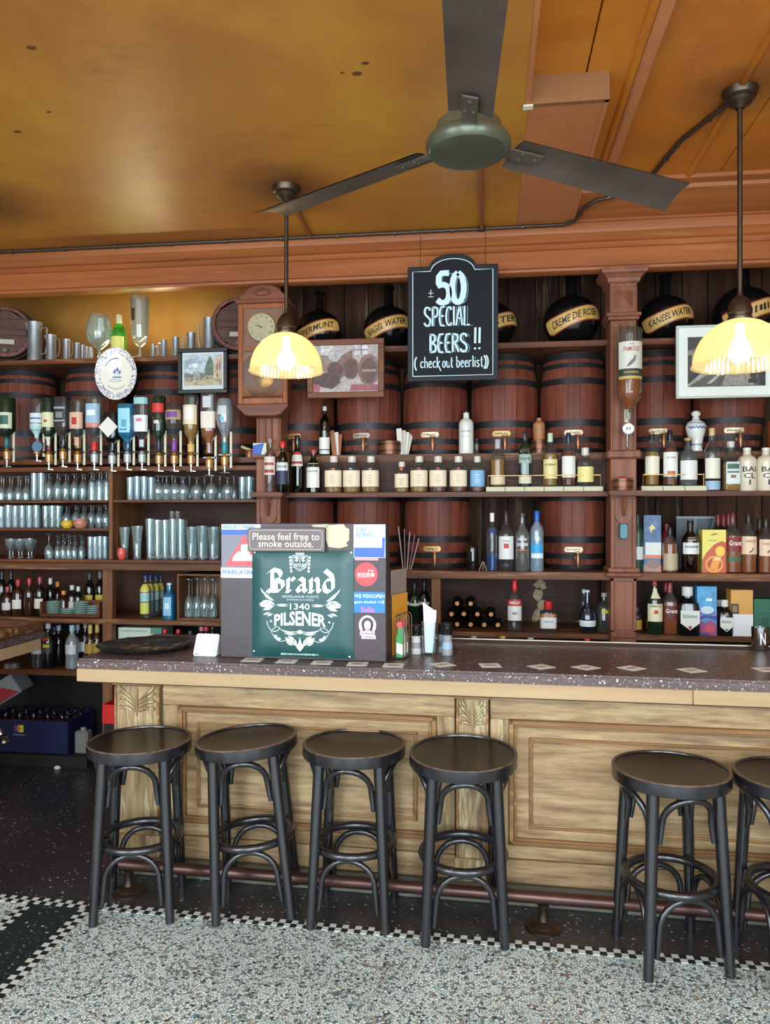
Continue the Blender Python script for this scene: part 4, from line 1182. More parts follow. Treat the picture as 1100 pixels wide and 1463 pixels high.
fill(T, x0, x1, z0, z1, [((172, 186, 192), Q(0, 1, .06, 1)), ((148, 164, 172), [(0, .55), (.3, .6), (.5, .75), (.3, .9), (0, .85)]), ((196, 204, 204), [(.1, .62), (.5, .56), (.45, .72), (.2, .74)]),
     ((150, 140, 116), Q(0, 1, .06, .36)), ((172, 160, 130), [(0, .06), (1, .06), (.8, .26), (0, .2)]), ((104, 112, 104), [(0, .3), (.55, .32), (.6, .42), (.4, .46), (.2, .4), (.05, .46), (0, .4)]),
     ((150, 152, 140), Q(.26, .42, .3, .5)), ((92, 108, 92), [(.56, .36), (.78, .36), (.8, .6), (.74, .86), (.68, .96), (.62, .8), (.55, .58)]), ((190, 164, 140), [(.78, .28), (1, .22), (1, .98), (.86, .9), (.78, .78)]),
     ((128, 100, 88), Q(.86, .9, .5, .7)), ((128, 100, 88), Q(.93, .97, .5, .72)), ((128, 100, 88), Q(.86, .9, .3, .42)), ((128, 84, 80), Q(.6, .64, .24, .32)), ((90, 84, 80), Q(.44, .47, .22, .32)), ((90, 84, 80), Q(.2, .23, .2, .3))])
M_frw = wood('frame_brown', (98, 62, 44), (132, 86, 62), 'X', 6, .4)
T, x0, x1, z0, z1, s = frame('brown framed sepia photograph of barrels beside the left lamp', 437.5, 549, 484, 568, 4.97, 8.5, M_frw)
fill(T, x0, x1, z0, z1, [((178, 168, 168), Q(0, 1, 0, 1)), ((206, 204, 206), Q(.12, .3, .78, 1)), ((150, 128, 122), [(.0, .3), (.3, .5), (.3, .78), (.1, .8), (0, .7)]), ((206, 206, 210), Q(.64, .84, .78, .99)), ((130, 104, 98), [(.28, .3), (.62, .36), (.6, .9), (.44, .78), (.32, .66)]),
     ((178, 176, 178), circ(.33, .8, .1, .15)), ((116, 88, 84), circ(.34, .44, .13, .22)), ((94, 70, 68), circ(.34, .44, .105, .185)), ((122, 94, 90), circ(.58, .5, .13, .24)), ((98, 74, 72), circ(.58, .5, .1, .2)), ((134, 106, 100), circ(.86, .46, .17, .34)), ((104, 80, 78), circ(.86, .44, .125, .27)),
     ((168, 144, 136), Q(.75, .97, .42, .47)), ((86, 66, 66), [(.0, .16), (.3, .06), (.42, .2), (.38, .34), (.2, .42), (0, .38)]), ((150, 84, 92), [(.56, .02), (1, .02), (1, .14), (.6, .16)]), ((160, 90, 98), [(0, 0), (.1, 0), (.1, .17), (0, .18)]), ((198, 192, 192), Q(.7, .71, .78, 1)), ((86, 66, 66), Q(.735, .745, .78, 1)), ((86, 66, 66), Q(.64, .84, .88, .895))])
M_frg = P('frame_pale', (196, 204, 196), .4)
T, x0, x1, z0, z1, s = frame('white matted black and white photograph behind the right lamp', 969, 1108, 463, 568, 4.97, 3, M_frg, P('mount_white', (222, 228, 220), .6), 13.5)
fill(T, x0, x1, z0, z1, [((84, 80, 74), Q(0, 1, 0, 1)), ((58, 54, 50), [(0, .2), (.45, .3), (.4, 1), (0, 1)]), ((118, 114, 106), [(0, .62), (.5, .92), (.5, .96), (0, .72)]), ((142, 138, 128), [(.44, .02), (.86, .02), (.8, .26), (.5, .26)]), ((156, 152, 142), [(0, 0), (.3, .28), (.26, .34), (0, .12)]),
     ((44, 42, 40), [(.0, .05), (.2, .3), (.18, .36), (0, .2)]), ((170, 166, 156), [(.3, .06), (.42, .22), (.38, .24), (.24, .06)]), ((44, 42, 40), Q(.78, .9, .06, .14)), ((54, 50, 48), circ(.84, .26, .04, .14)), ((130, 126, 118), Q(.05, .1, .36, .7)), ((130, 126, 118), Q(.16, .2, .42, .66)), ((40, 38, 36), Q(.92, 1, 0, .4))])
# delft plate
m_, nt_, N_, L_, b_ = newmat('delft_glaze')
tc = N_.new('ShaderNodeTexCoord'); ln_ = N_.new('ShaderNodeVectorMath'); ln_.operation = 'LENGTH'
mpp = N_.new('ShaderNodeMapping'); mpp.inputs['Scale'].default_value = (1, 0, .8)
L_.new(tc.outputs['Object'], mpp.inputs['Vector']); L_.new(mpp.outputs['Vector'], ln_.inputs[0])
v_ = N_.new('ShaderNodeTexVoronoi'); v_.inputs['Scale'].default_value = 95; L_.new(tc.outputs['Object'], v_.inputs['Vector'])
g1 = N_.new('ShaderNodeMath'); g1.operation = 'GREATER_THAN'; g1.inputs[1].default_value = .106; L_.new(ln_.outputs['Value'], g1.inputs[0])
g2 = N_.new('ShaderNodeMath'); g2.operation = 'LESS_THAN'; g2.inputs[1].default_value = .42; L_.new(v_.outputs['Distance'], g2.inputs[0])
g3 = N_.new('ShaderNodeMath'); g3.operation = 'MULTIPLY'; L_.new(g1.outputs[0], g3.inputs[0]); L_.new(g2.outputs[0], g3.inputs[1])
mx_ = N_.new('ShaderNodeMix'); mx_.data_type = 'RGBA'; mx_.inputs[6].default_value = lin((228, 222, 206)); mx_.inputs[7].default_value = lin((84, 104, 166))
L_.new(g3.outputs[0], mx_.inputs['Factor']); L_.new(mx_.outputs[2], b_.inputs['Base Color']); b_.inputs['Roughness'].default_value = .15
M_delft = m_
YP = 4.98; ps = sc(166, YP); pc = W(166, 534, YP)
PLT = thing('decorative_plate', 'oval cream and blue delft plate hanging on the shelf edge', 'plate', pc, R(8))
MB().lathe([(.001, -.002), (20.5*ps, -.002), (24*ps, -.008), (29.5*ps, -.014), (30*ps, -.011), (24*ps, .002), (.001, .006)], 48, axis='Y', ky=1.25).build('plate', M_delft, PLT, smooth=40)
m = MB(); MD = P('delft_blue', (92, 110, 166), .3)
ribbon([(-.05, -.045), (-.01, -.04), (.04, -.048)], .004, -.0035, m); ribbon([(-.04, -.056), (.03, -.055)], .003, -.0035, m)
poly(m, [(-.02, -.03), (.03, -.03), (.038, -.018), (-.026, -.02)], -.0035)
for xx, hh in ((-.01, .03), (.008, .045), (.024, .028)):
    ribbon([(xx, -.02), (xx, hh)], .002, -.0035, m); poly(m, [(xx-.009, hh-.03), (xx+.009, hh-.026), (xx+.008, hh-.004), (xx-.008, hh-.006)], -.0036)
m.build('ship_drawing', MD, PLT)
# motto around the plate, too small to read: a ring of short strokes
m = MB()
for i in range(40):
    a = R(150 - 120*i/39) if i < 24 else R(-130 + 80*(i-24)/15)
    ribbon([(math.cos(a)*.079, math.sin(a)*.1), (math.cos(a)*.087, math.sin(a)*.11)], .003, -.0032, m)
m.build('motto', P('motto_ink', (96, 88, 84), .5), PLT)
# ------------------------------------------------------------------ glass and bottles
G_clear = tint('glass_clear', (232, 240, 240), .07, .07)
G_frost = tint('glass_frosted', (220, 232, 234), .08, .2, rough=.08)
G_bottle = tint('glass_bottle_clear', (228, 234, 232), .035, .02)
G_green = tint('glass_green', (60, 120, 74), .07, .0)
G_amber = tint('glass_amber', (206, 142, 70), .06, .0)
G_blue = tint('glass_blue', (70, 178, 220), .07, .28, hazec=(60, 170, 215))
G_lime = tint('glass_lime', (120, 214, 90), .06, .12, hazec=(90, 200, 70))
L_whisky = tint('whisky', (206, 116, 44), .02, .5, hazec=(200, 104, 32))
L_gold = tint('pale_whisky', (226, 180, 104), .02, .45, hazec=(220, 160, 70))
L_red = tint('red_spirit', (150, 62, 46), .02, .5, hazec=(150, 62, 34))
L_pink = tint('pink_spirit', (176, 92, 84), .03, .35, hazec=(150, 84, 80))
D_green = P('dark_green_bottle', (20, 42, 28), .08, coat=.6)
D_black = P('black_bottle', (18, 18, 19), .08, coat=.6)
D_brown = P('brown_bottle', (50, 26, 18), .08, coat=.6)
D_white = P('white_ceramic', (216, 216, 206), .22, coat=.3)
D_stone = P('stoneware', (168, 112, 70), .45, var=.15, vs=20)
D_cream = P('cream_ceramic', (212, 202, 178), .28, coat=.3)
C = {}
def col(c, rough=.45, metal=0.0):
    k = (c, rough, metal)
    if k not in C: C[k] = P('col_%d_%d_%d_%d' % (c + (int(rough*100) + int(metal*1000),)), c, rough, metal)
    return C[k]
CREAM = (222, 212, 180); OFFW = (226, 226, 216); RED = (196, 40, 38); GOLD = (196, 152, 78); TEAL = (36, 128, 136)
KIND = {
 'std':  [(0,0),(.9,0),(1,.025),(1,.6),(.93,.66),(.62,.73),(.4,.78),(.34,.83),(.33,.95)],
 'wine': [(0,0),(.9,0),(1,.02),(1,.58),(.92,.66),(.55,.75),(.38,.8),(.34,.86),(.34,.97)],
 'tall': [(0,0),(.92,0),(1,.02),(1,.66),(.9,.72),(.5,.79),(.36,.83),(.33,.87),(.33,.97)],
 'apo':  [(0,0),(.92,0),(1,.03),(1,.60),(.95,.68),(.75,.745),(.42,.78),(.36,.81),(.36,.9)],
 'bulb': [(0,0),(.7,0),(.85,.04),(1,.22),(1,.36),(.86,.5),(.56,.6),(.36,.67),(.3,.74),(.28,.95)],
 'tan':  [(0,0),(.86,0),(.94,.02),(1,.2),(1,.5),(.9,.6),(.84,.64),(.6,.72),(.42,.77),(.38,.84),(.38,.96)],
 'squat':[(0,0),(.92,0),(1,.04),(1,.55),(.9,.66),(.55,.73),(.4,.77),(.4,.95)],
 'opt':  [(0,0),(.92,0),(1,.03),(1,.68),(.93,.75),(.5,.82),(.3,.86),(.27,.98)],
 'jug':  [(0,0),(.95,0),(1,.02),(1,.68),(.9,.75),(.55,.82),(.42,.86),(.42,.97)],
 'cer':  [(0,0),(.95,0),(1,.02),(1,.68),(.97,.73),(.78,.79),(.45,.83),(.4,.86),(.4,.98)],
}
def interp(pr, z):
    for (r0, z0), (r1, z1) in zip(pr[:-1], pr[1:]):
        if z0 <= z <= z1 and z1 > z0: return r0 + (r1-r0)*(z-z0)/(z1-z0)
    return pr[-1][0]
def sup(a, ex): return 1.0 if ex == 2 else 1.0 / (abs(math.cos(a))**ex + abs(math.sin(a))**ex) ** (1/ex)
_mc = {}
def cached(key, fn):
    if key not in _mc: _mc[key] = fn()
    return _mc[key]
def bottle(desc, px, ytop, wpx, Y, zb, kind='std', glass=None, cap=None, labels=(), texts=(), liquid=None, ex=2.0, ybot=None, inv=False, group=None, name='bottle', extra=None, rz_=0.0, ky=1.0, loc=None, H=None):
    """an upright (or upturned) bottle with glass, cap, liquid and label as parts"""
    glass = glass or G_bottle
    s = sc(px, Y); r = wpx/2*s
    x = WXp(px, Y)
    if H is None:
        zt = EYE + (HY-ytop)*s
        if ybot is not None: zb = EYE + (HY-ybot)*s
        H = zt - zb
    if inv: T = thing(name, desc, 'bottle', (x, Y, zt), rot=(0, PI, 0), group=group)
    else: T = thing(name, desc, 'bottle', loc or (x, Y, zb + .0008), -YAW*0 + rz_, group=group)
    pr = KIND[kind]; n = 20
    prof = [(a*r, b*H) for a, b in pr]
    MB().lathe(prof, n if ex == 2 else 28, ex=ex, ky=ky).build('glass', glass, T, smooth=35)
    topz = pr[-1][1]; nr = pr[-1][0]
    if cap:
        cc, ch = cap[0], cap[1]; cw = cap[2] if len(cap) > 2 else 1.12
        cm = cc if not isinstance(cc, tuple) else col(cc, .35)
        q = nr*r*cw
        MB().lathe([(q*.98, H*(1-ch)), (q, H*(1-ch)+.001), (q, H-.0025), (q*.9, H), (.0005, H)], 16).build('cap', cm, T, smooth=40)
    if liquid:
        lm, lv = liquid
        if inv:                                            # upturned: the spirit sinks to the neck
            l0 = 1 - lv
            lp = [(.0005, l0*H), (interp(pr, l0)*r*.93, l0*H)] + [(a*r*.93, b*H) for a, b in pr if l0 < b < .96]
        else:
            lp = [(a*r*.93, b*H) for a, b in pr if .02 < b < lv] + [(interp(pr, lv)*r*.93, lv*H), (.0005, lv*H)]
            lp = [(lp[0][0]*.9, .015*H)] + lp
        MB().lathe(lp, 16 if ex == 2 else 24, ex=ex, ky=ky).build('liquid', lm, T, smooth=35)
    for lb in labels:
        z0, z1, c = lb[0], lb[1], lb[2]; ha = R(lb[3] if len(lb) > 3 else 66); lift = .0008 + (lb[4] if len(lb) > 4 else 0)
        m = MB(); nn = 12; v = []
        nz = 1 if z1-z0 < .12 else 5
        for i in range(nn+1):
            th = -ha + 2*ha*i/nn
            for j in range(nz+1):
                zz = z0 + (z1-z0)*j/nz
                rr = (interp(pr, zz)*r)*sup(th, ex) + lift
                v.append((rr*math.sin(th), -rr*math.cos(th)*ky, zz*H))
        k = nz+1
        m.add(v, [(i*k+j, (i+1)*k+j, (i+1)*k+j+1, i*k+j+1) for i in range(nn) for j in range(nz)])
        lo = m.build('label', c if not isinstance(c, tuple) else col(c, .5), T, smooth=40)
    for tx_ in texts:
        s_, zz, w_, h_, c = tx_[:5]
        fl = len(tx_) > 5 and tx_[5]
        rr = interp(pr, zz)*r
        if ex == 2 and ky == 1: text(s_, col(c, .5), T, w_*2*r, h_*H, 0, 0, zz*H, wrap=rr+.0018, bold=.012, flip=fl)
        else: text(s_, col(c, .5), T, w_*2*r, h_*H, 0, -rr*ky-.0018, zz*H, bold=.012, flip=fl)
    return T

Yt = 5.07                                              # bottle row on the narrow shelf
# --- narrow middle shelf
B = bottle
B('stubby bottle of reddish spirit at the left end of the narrow middle shelf', 386, 627, 17, 4.885, Z703, 'tall', liquid=(L_pink, .74), cap=((150, 130, 120), .08), labels=((.32, .66, (206, 192, 184)), (.36, .42, (150, 60, 52), 50, .0006), (.5, .55, (150, 60, 52), 50, .0006)))
B('green bottle with a red cap and dark blue label on the narrow middle shelf', 404, 631, 18, 4.89, Z703, 'wine', G_green, (RED, .12, 1.25), ((.15, .42, (36, 42, 72)), (.42, .58, (198, 206, 204))), (('~~~', .5, .8, .06, (40, 44, 60)),))
B('green gin bottle with red wax seal on the narrow middle shelf', 425, 622, 18, Yt, Z703, 'tan', G_green, ((26, 22, 22), .10), ((.46, .66, OFFW), (.66, .71, (170, 60, 50)), (.5, .54, (180, 50, 46), 60, .0006)), extra=1)
B('dark green bottle with a large white label on the narrow middle shelf', 448, 643, 20, Yt, Z703, 'wine', G_green, ((196, 70, 60), .08), ((.12, .68, OFFW),), (('~~~~~~', .5, .8, .045, (70, 80, 90)),))
apoth = [(477, (206, 92, 48), 'orange', L_gold, .1), (503, (44, 84, 150), 'blue', L_gold, .1), (530, (170, 130, 110), 'tan', L_gold, .06), (574, (190, 60, 50), 'small red', L_gold, .1),
         (599, (196, 52, 48), 'red', L_gold, .12), (626, (190, 56, 48), 'crimson', L_red, .5), (655, (180, 60, 80), 'rose', L_red, .5), (682, None, None, L_red, .6)]
nm_ = ['first cream labelled apothecary bottle with orange seal, beside the dark green bottle', 'second cream labelled apothecary bottle with blue ribbon', 'third cream labelled apothecary bottle, just left of the gap', 'smallest cream labelled apothecary bottle, just right of the gap',
       'cream labelled apothecary bottle with red seal, second right of the gap', 'cream labelled apothecary bottle of dark red spirit, third right of the gap', 'cream labelled apothecary bottle of red spirit beside the blue labelled one', 'apothecary bottle with a sky blue label left of the brass railed tray']
for i, (px, c, _, lq, lv) in enumerate(apoth):
    small = i == 3; last = i == 7
    T = B(nm_[i], px, 660 if small else 652, 20 if small else (21 if last else 25), Yt, Z703, 'apo', cap=((206, 196, 184), .17, 1.3), liquid=(lq, .25 if lq is L_gold else .6), group='apothecary bottles on the narrow shelf',
          labels=((.16, .60, (118, 168, 206) if last else (224, 208, 180), 64), (.14, .155, (120, 90, 60), 64)), ex=3.0)
    if c:
        q = 25/2*sc(px, Yt)
        MB().lathe([(.001, -.003), (.011, -.002), (.012, .002)], 12, c=(0, -q*.62, .70*.22), axis='Y').build('wax_seal', col(c, .4), T, smooth=40)
    m = MB(); hb = .235*(.8 if small else 1)
    for k, (w_, z_) in enumerate(((.03, .47), (.022, .40), (.034, .33), (.026, .27))): rect(m, -w_/2*.9, w_/2*.9, z_*hb-.0018, z_*hb+.0018, -25/2*sc(px, Yt)*(.82 if small else (.86 if last else 1))-.0022)
    m.build('label_print', col((226, 236, 240) if last else (176, 152, 120), .5), T)
def rack(px0, px1, ntile, label):
    x0, x1 = WXp(px0, 5.02), WXp(px1, 5.02); c = (x0+x1)/2; w = (x1-x0)/2
    T = thing('bottle_tray', label, 'tray', (c, 5.015, Z703 + .001))
    MB().profX([(0, 0), (.012, .035), (.13, .035), (.13, 0)], -w, w).build('tray_body', col((120, 128, 112), .5), T, bevel=.002)
    tw = 2*w/ntile
    for i in range(ntile): MB().add([(-w+tw*i+.003, -.0012+.001, .004), (-w+tw*(i+1)-.003, -.0002, .004), (-w+tw*(i+1)-.003, .0095, .032), (-w+tw*i+.003, .0095, .032)], [(0,1,2,3)]).build('price_card', col((206, 204, 172), .5), T)
    MB().tube([(-w+.015, .12, .105), (-w+.015, .02, .105), (w-.015, .02, .105), (w-.015, .12, .105)], .0032, 6).build('brass_rail', M_brass, T)
    for xx in (-w+.015, 0, w-.015): MB().tube([(xx, .02, .035), (xx, .02, .11)], .0032, 6).build('rail_post', M_brass, T)
    return T
rack(694, 862, 6, 'brass railed bottle tray with six cards on the narrow middle shelf')
rack(916, 1010, 3, 'brass railed bottle tray with three cards on the right narrow shelf')
ZK = Z703 + .037; Yk = 5.085
B('amber whisky bottle with grey capsule at the left of the brass railed tray', 711, 628, 22, Yk, ZK, 'std', cap=((176, 172, 172), .2, 1.15), liquid=(L_gold, .56), labels=((.04, .24, (214, 196, 160)),))
B('dark green whisky bottle on the brass railed tray with triangular label', 750, 617, 18, Yk, ZK, 'tall', D_green, ((26, 32, 38), .16), ((.42, .58, (150, 166, 150)), (.05, .18, (206, 196, 170))), (('~~~', .5, .7, .06, (28, 50, 40)),), ex=4)
B('whisky bottle with pale green cap and cream label on the brass railed tray', 786, 619, 21, Yk, ZK, 'std', cap=((190, 200, 168), .17), liquid=(L_gold, .6), labels=((.14, .50, (222, 206, 142)),), texts=(('~~~~', .4, .8, .05, (60, 84, 70)),))
B('whisky bottle with navy cap and white label on the brass railed tray', 812, 619, 20, Yk, ZK, 'std', cap=((38, 46, 70), .18), liquid=(L_red, .66), labels=((.16, .56, OFFW),))
B('short clear bottle with yellow label at the right end of the brass railed tray', 836, 640, 24, Yk, ZK, 'squat', cap=((206, 200, 186), .2), labels=((.1, .5, (226, 214, 138)),))
# --- broad middle shelf above
Yu = 5.2 - .03
B('slim green bottle with low white label before the barrels under the sepia photograph', 464, 581, 16, Yu, Z648, 'tall', G_green, ((206, 204, 196), .09), ((.12, .36, OFFW), (.02, .1, (206, 214, 210))), liquid=None)
B('white ceramic bottle with faint lettering between two barrels', 666, 588, 21, Yu, Z648, 'cer', D_white, ((30, 28, 28), .04), (), (('~~~~~~', .52, .7, .05, (150, 156, 160)), ('~~~~~~~~', .40, .6, .03, (160, 166, 170))))
B('tiny clear bottle beside the white ceramic bottle', 681, 627, 7, Yu, Z648, 'tall')
# --- vodka row on the ledge
Yv = 5.03
B('slender clear vodka bottle with a white cap and blue glow, first of the vodka row', 703, 733, 17, Yv, Z815, 'tall', cap=((226, 228, 230), .15), labels=((.66, .74, (30, 52, 120), 50),), liquid=(tint('blue_liquid', (150, 190, 240), .03, .2, hazec=(70, 120, 210)), .3))
B('clear vodka bottle with black cap and white label, second of the vodka row', 723, 730, 22, Yv, Z815, 'std', cap=((44, 30, 30), .22), labels=((.2, .58, (226, 228, 226)), (.08, .13, (40, 44, 56)), (.38, .46, (190, 60, 60), 18, .0006)), texts=(('~~~~', .5, .5, .04, (150, 140, 140)),))
B('frosted vodka bottle with bare glass lettering, third of the vodka row', 746, 733, 21, Yv, Z815, 'std', tint('glass_frost2', (190, 196, 196), .07, .3, hazec=(140, 142, 140)), ((70, 66, 64), .08), ((.35, .37, (190, 90, 70), 60),), (('~~~~~~', .46, .8, .07, (232, 234, 232)), ('~~~~~~', .55, .6, .05, (232, 234, 232))))
B('frosted pale blue vodka bottle with a blue cap, last of the vodka row', 767, 730, 19, Yv, Z815, 'tall', tint('glass_frost3', (206, 220, 230), .07, .42, hazec=(170, 190, 206)), ((30, 92, 180), .2, 1.2), ((.3, .46, (60, 160, 220), 60), (.22, .3, (226, 236, 240), 60)), (('~~~', .54, .4, .08, (236, 240, 244)),))
# --- right: tray bottles
B('whisky bottle with wooden stopper and cream label at the left of the three card tray', 931, 617, 21, Yk, ZK, 'std', cap=((166, 122, 74), .05), liquid=(L_gold, .62), labels=((.2, .54, (226, 220, 196)), (.86, .95, (34, 32, 34), 180)), )
B('red whisky bottle with white label in the middle of the three card tray', 957, 615, 21, Yk, ZK, 'std', cap=((34, 26, 40), .18), liquid=(L_red, .68), labels=((.16, .6, OFFW), (.18, .26, (196, 96, 60), 30, .0006)), texts=(('~~~~~~~', .5, .6, .035, (110, 110, 110)),))
B('squat grey whisky bottle with stopper at the right of the three card tray', 983, 626, 25, Yk, ZK, 'squat', tint('glass_smoke', (150, 152, 150), .07, .08), ((176, 132, 84), .06), ((.12, .52, (222, 222, 214)), (.84, .94, (40, 38, 40), 180)))
B('tall clear bottle with a pale wood cap beside the three card tray', 1017, 612, 22, Yt, Z703, 'std', cap=((206, 176, 128), .12), labels=((.2, .52, (222, 220, 200)), (.02, .16, (150, 176, 196), 66)), )
B('square golden bottle with long green and white label on the right narrow shelf', 1044, 631, 24, Yt, Z703, 'squat', cap=((200, 196, 190), .12), ex=5, liquid=(L_gold, .56), labels=((.14, .58, (206, 214, 208), 40), (.44, .54, (60, 96, 80), 34, .0006), (.26, .32, (150, 84, 60), 16, .0006), (.36, .40, (80, 120, 110), 34, .0006)))
for px, d in ((1067, 'cream stoneware swing top bottle with black lettering, nearer the golden bottle'), (1094, 'cream stoneware swing top bottle with black lettering at the right edge')):
    T = B(d, px, 640, 26, Yt, Z703, 'cer', D_cream, ((222, 220, 206), .06, 1.05), (), (('BAI', .5, .75, .12, (30, 30, 30)), ('CL', .35, .6, .12, (30, 30, 30)), ('I', .2, .08, .12, (30, 30, 30))), group='swing top stoneware bottles')
    q = 26*sc(px, Yt)
    for e in (-1, 1): MB().tube([(e*q*.2, -.012, .255), (e*q*.3, -.012, .235), (e*q*.3, -.012, .215), (e*q*.2, -.012, .20)], .0018, 6).build('swing_wire', M_iron, T)
# delft figure vase
s = sc(994, 5.2); H = (643-585)*s; r = 14*s
T = thing('vase', 'white and blue porcelain lidded vase between the two right barrels', 'vase', (WXp(994, 5.17), 5.17, Z648 + .001))
MB().lathe([(.001, 0), (.62*r, 0), (.66*r, .04*H), (.6*r, .1*H), (.7*r, .3*H), (.95*r, .5*H), (1.0*r, .6*H), (.85*r, .7*H), (.4*r, .76*H), (.34*r, .8*H)], 26).build('body', D_white, T, smooth=50)
MB().lathe([(.34*r, .8*H), (.36*r, .82*H), (.26*r, .84*H), (.44*r, .89*H), (.46*r, .94*H), (.3*r, .985*H), (.001, H)], 20).build('crown_stopper', D_white, T, smooth=50)
m = MB()
for k in range(9):
    a = R(-60 + 15*k); rr = r*1.01
    ribbon([(0, 0), (0.0001, 0)], .0001, 0, m)
m = MB()
for z_, hh, ha in ((.57, .05, 55), (.16, .03, 60), (.68, .02, 50)):
    n = 18; v = []
    for i in range(n+1):
        th = R(-ha + 2*ha*i/n)
        zz = z_ + hh*.4*math.sin(i*1.9)
        pr = [(.66, .04), (.6, .1), (.7, .3), (.95, .5), (1.0, .6), (.85, .7), (.4, .76)]
        rr = interp(pr, zz)*r + .0012
        for e in (-1, 1): v.append((rr*math.sin(th), -rr*math.cos(th), (zz + e*hh*(.35 + .3*(i % 2)))*H))
    m.add(v, [(2*i, 2*i+2, 2*i+3, 2*i+1) for i in range(n)])
m.build('blue_decoration', MD, T)
T = thing('bottle', 'brown glass bottle at the right edge of the shelf above the swing top bottles', 'bottle', (WXp(1106, 5.17), 5.17, Z648 + .001))
MB().lathe([(a*.042, b*.27) for a, b in KIND['std']], 18).build('glass', P('brown_bottle_l', (116, 52, 24), .15, coat=.4), T, smooth=40)

# --- right ledge
Ye = 5.04
B('dark green bottle tube with pale vertical letters beside the right pilaster', 911, 735, 15, Ye, Z815, 'tall', P('tube_green', (24, 66, 54), .35), ((18, 30, 28), .06), ((.22, .44, (206, 214, 210), 70),), name='bottle', ex=2)
def gbox(desc, px0, px1, py0, Y, zb, c, parts=(), depth=.075, cat='box', rz_=0.0, name='gift_box', texts=()):
    s = sc((px0+px1)/2, Y); w = (px1-px0)*s/2; h = EYE + (HY-py0)*s - zb
    T = thing(name, desc, cat, (WXp((px0+px1)/2, Y), Y, zb + .0008), rz_)
    MB().box(-w, w, 0, depth, 0, h).build('carton', c if not isinstance(c, tuple) else col(c, .42), T, bevel=.0015)
    for i, (cc, pts) in enumerate(parts):
        m = MB(); poly(m, [(-w + 2*w*a, h*b) for a, b in pts], -.0006 - .0003*i); m.build('print', col(cc, .45) if isinstance(cc, tuple) else cc, T)
    for (t, cx, cz_, ww, hh, cc) in texts: text(t, col(cc, .5), T, ww*2*w, hh*h, -w + 2*w*cx, -.003, h*cz_, bold=.01)
    return T
M_night = P('box_blue_night', (44, 84, 122), .4, var=.6, vs=28)
gbox('blue whisky gift box with a gold emblem beside the green tube', 920, 944, 736, 5.05, Z815, M_night, [((168, 120, 96), Q(0, 1, 0, .12)), ((128, 96, 92), circ(.55, .14, .4, .08)), ((206, 206, 198), Q(.1, 1, .28, .52)), ((206, 106, 60), Q(0, 1, .24, .30)), ((214, 190, 120), [(.3, .78), (.5, .84), (.6, .8), (.7, .76), (.5, .74), (.42, .68), (.36, .74)])], .07, rz_=R(-4))
B('red labelled bottle hidden behind the amber bottle on the right ledge', 952, 747, 22, 5.2, Z815, 'tall', P('dark_red_box', (110, 30, 36), .4), None)
B('whisky bottle with metallic lower label beside the blue gift box', 957, 753, 21, Ye - .01, Z815, 'std', cap=((26, 24, 26), .2), liquid=(L_whisky, .64), labels=((.06, .42, (176, 160, 130)),))
T = gbox('dark glass topped picture leaning behind the bottles on the right ledge', 967, 1022, 738, 5.33, Z815, (44, 56, 62), [((120, 134, 138), Q(0, 1, .96, 1)), ((96, 110, 114), [(.42, .6), (.48, .6), (.52, .96), (.46, .96)]), ((96, 110, 114), [(.8, .6), (.86, .6), (.98, .96), (.92, .96)])], .02, 'picture', name='leaning_picture')
B('dark whisky bottle with white shield label in front of the leaning picture', 986, 744, 24, Ye, Z815, 'std', tint('glass_dkamber', (120, 86, 50), .06, .1, hazec=(60, 40, 24)), ((30, 28, 28), .16), ((.36, .58, (216, 218, 212)), (.62, .68, (190, 186, 176), 30)), (('~~~~~~', .5, .8, .05, (60, 60, 60)),))
gbox('yellow gift box printed with a whisky glass and orange bottle', 1004, 1036.5, 757, 5.02, Z815, (222, 206, 96), [((186, 84, 48), [(0, 0), (1, 0), (1, .7), (.8, .74), (.5, .66), (.15, .45), (0, .3)]), ((222, 150, 60), circ(.5, .2, .38, .2)), ((176, 66, 40), circ(.5, .2, .3, .14)), ((230, 150, 40), [(.3, .1), (.62, .06), (.76, .3), (.5, .4)]), ((236, 190, 70), circ(.75, .5, .2, .12)), ((240, 200, 140), [(.45, .3), (.7, .28), (.8, .36), (.55, .38)]), ((150, 140, 80), Q(.25, .6, .74, .76)), ((120, 110, 80), [(.3, .86), (.5, .92), (.7, .9), (.5, .88)])], .1)
for px, yt, Y, d in ((1026, 735, 5.24, 'dark bottle with dark red capsule at the back, behind the yellow gift box'), (1034, 735, 5.20, 'second dark bottle with red capsule at the back, behind the yellow gift box'), (1041, 734, 5.14, 'third dark bottle with red capsule behind the red labelled whisky')):
    B(d, px, yt, 20, Y, Z815, 'std', D_brown, ((120, 40, 44), .2))
B('whisky bottle with red oval label right of the yellow gift box', 1047, 733, 21, Ye, Z815, 'std', cap=((96, 30, 34), .2), liquid=(L_whisky, .62), labels=((.36, .6, (122, 34, 34), 70), (.2, .27, (56, 90, 60), 60)), texts=(('Grant', .5, .8, .08, (236, 226, 210)),), ex=3.5)
for px, d in ((1069, 'whisky bottle with a peach bird label right of the red oval label bottle'), (1094, 'whisky bottle with a peach bird label at the right edge of the ledge')):
    T = B(d, px, 734 if px < 1080 else 741, 22, Ye, Z815, 'std', cap=((40, 30, 30), .17), liquid=(L_whisky, .62), labels=((.32, .62, (226, 196, 164)),), texts=(('FAMOUS', .54, .7, .045, (150, 110, 90)),), group='bird label whisky bottles')
    m = MB(); q = 22/2*sc(px, Ye); poly(m, [(-.004, .125), (.010, .14), (.018, .155), (.014, .16), (.006, .145), (-.012, .132)], -q-.0022); m.build('bird_print', col((110, 60, 50), .5), T)
B('brown bottle with black cap at the back between the bird label bottles', 1085, 741, 20, 5.16, Z815, 'std', D_brown, ((40, 34, 34), .2))
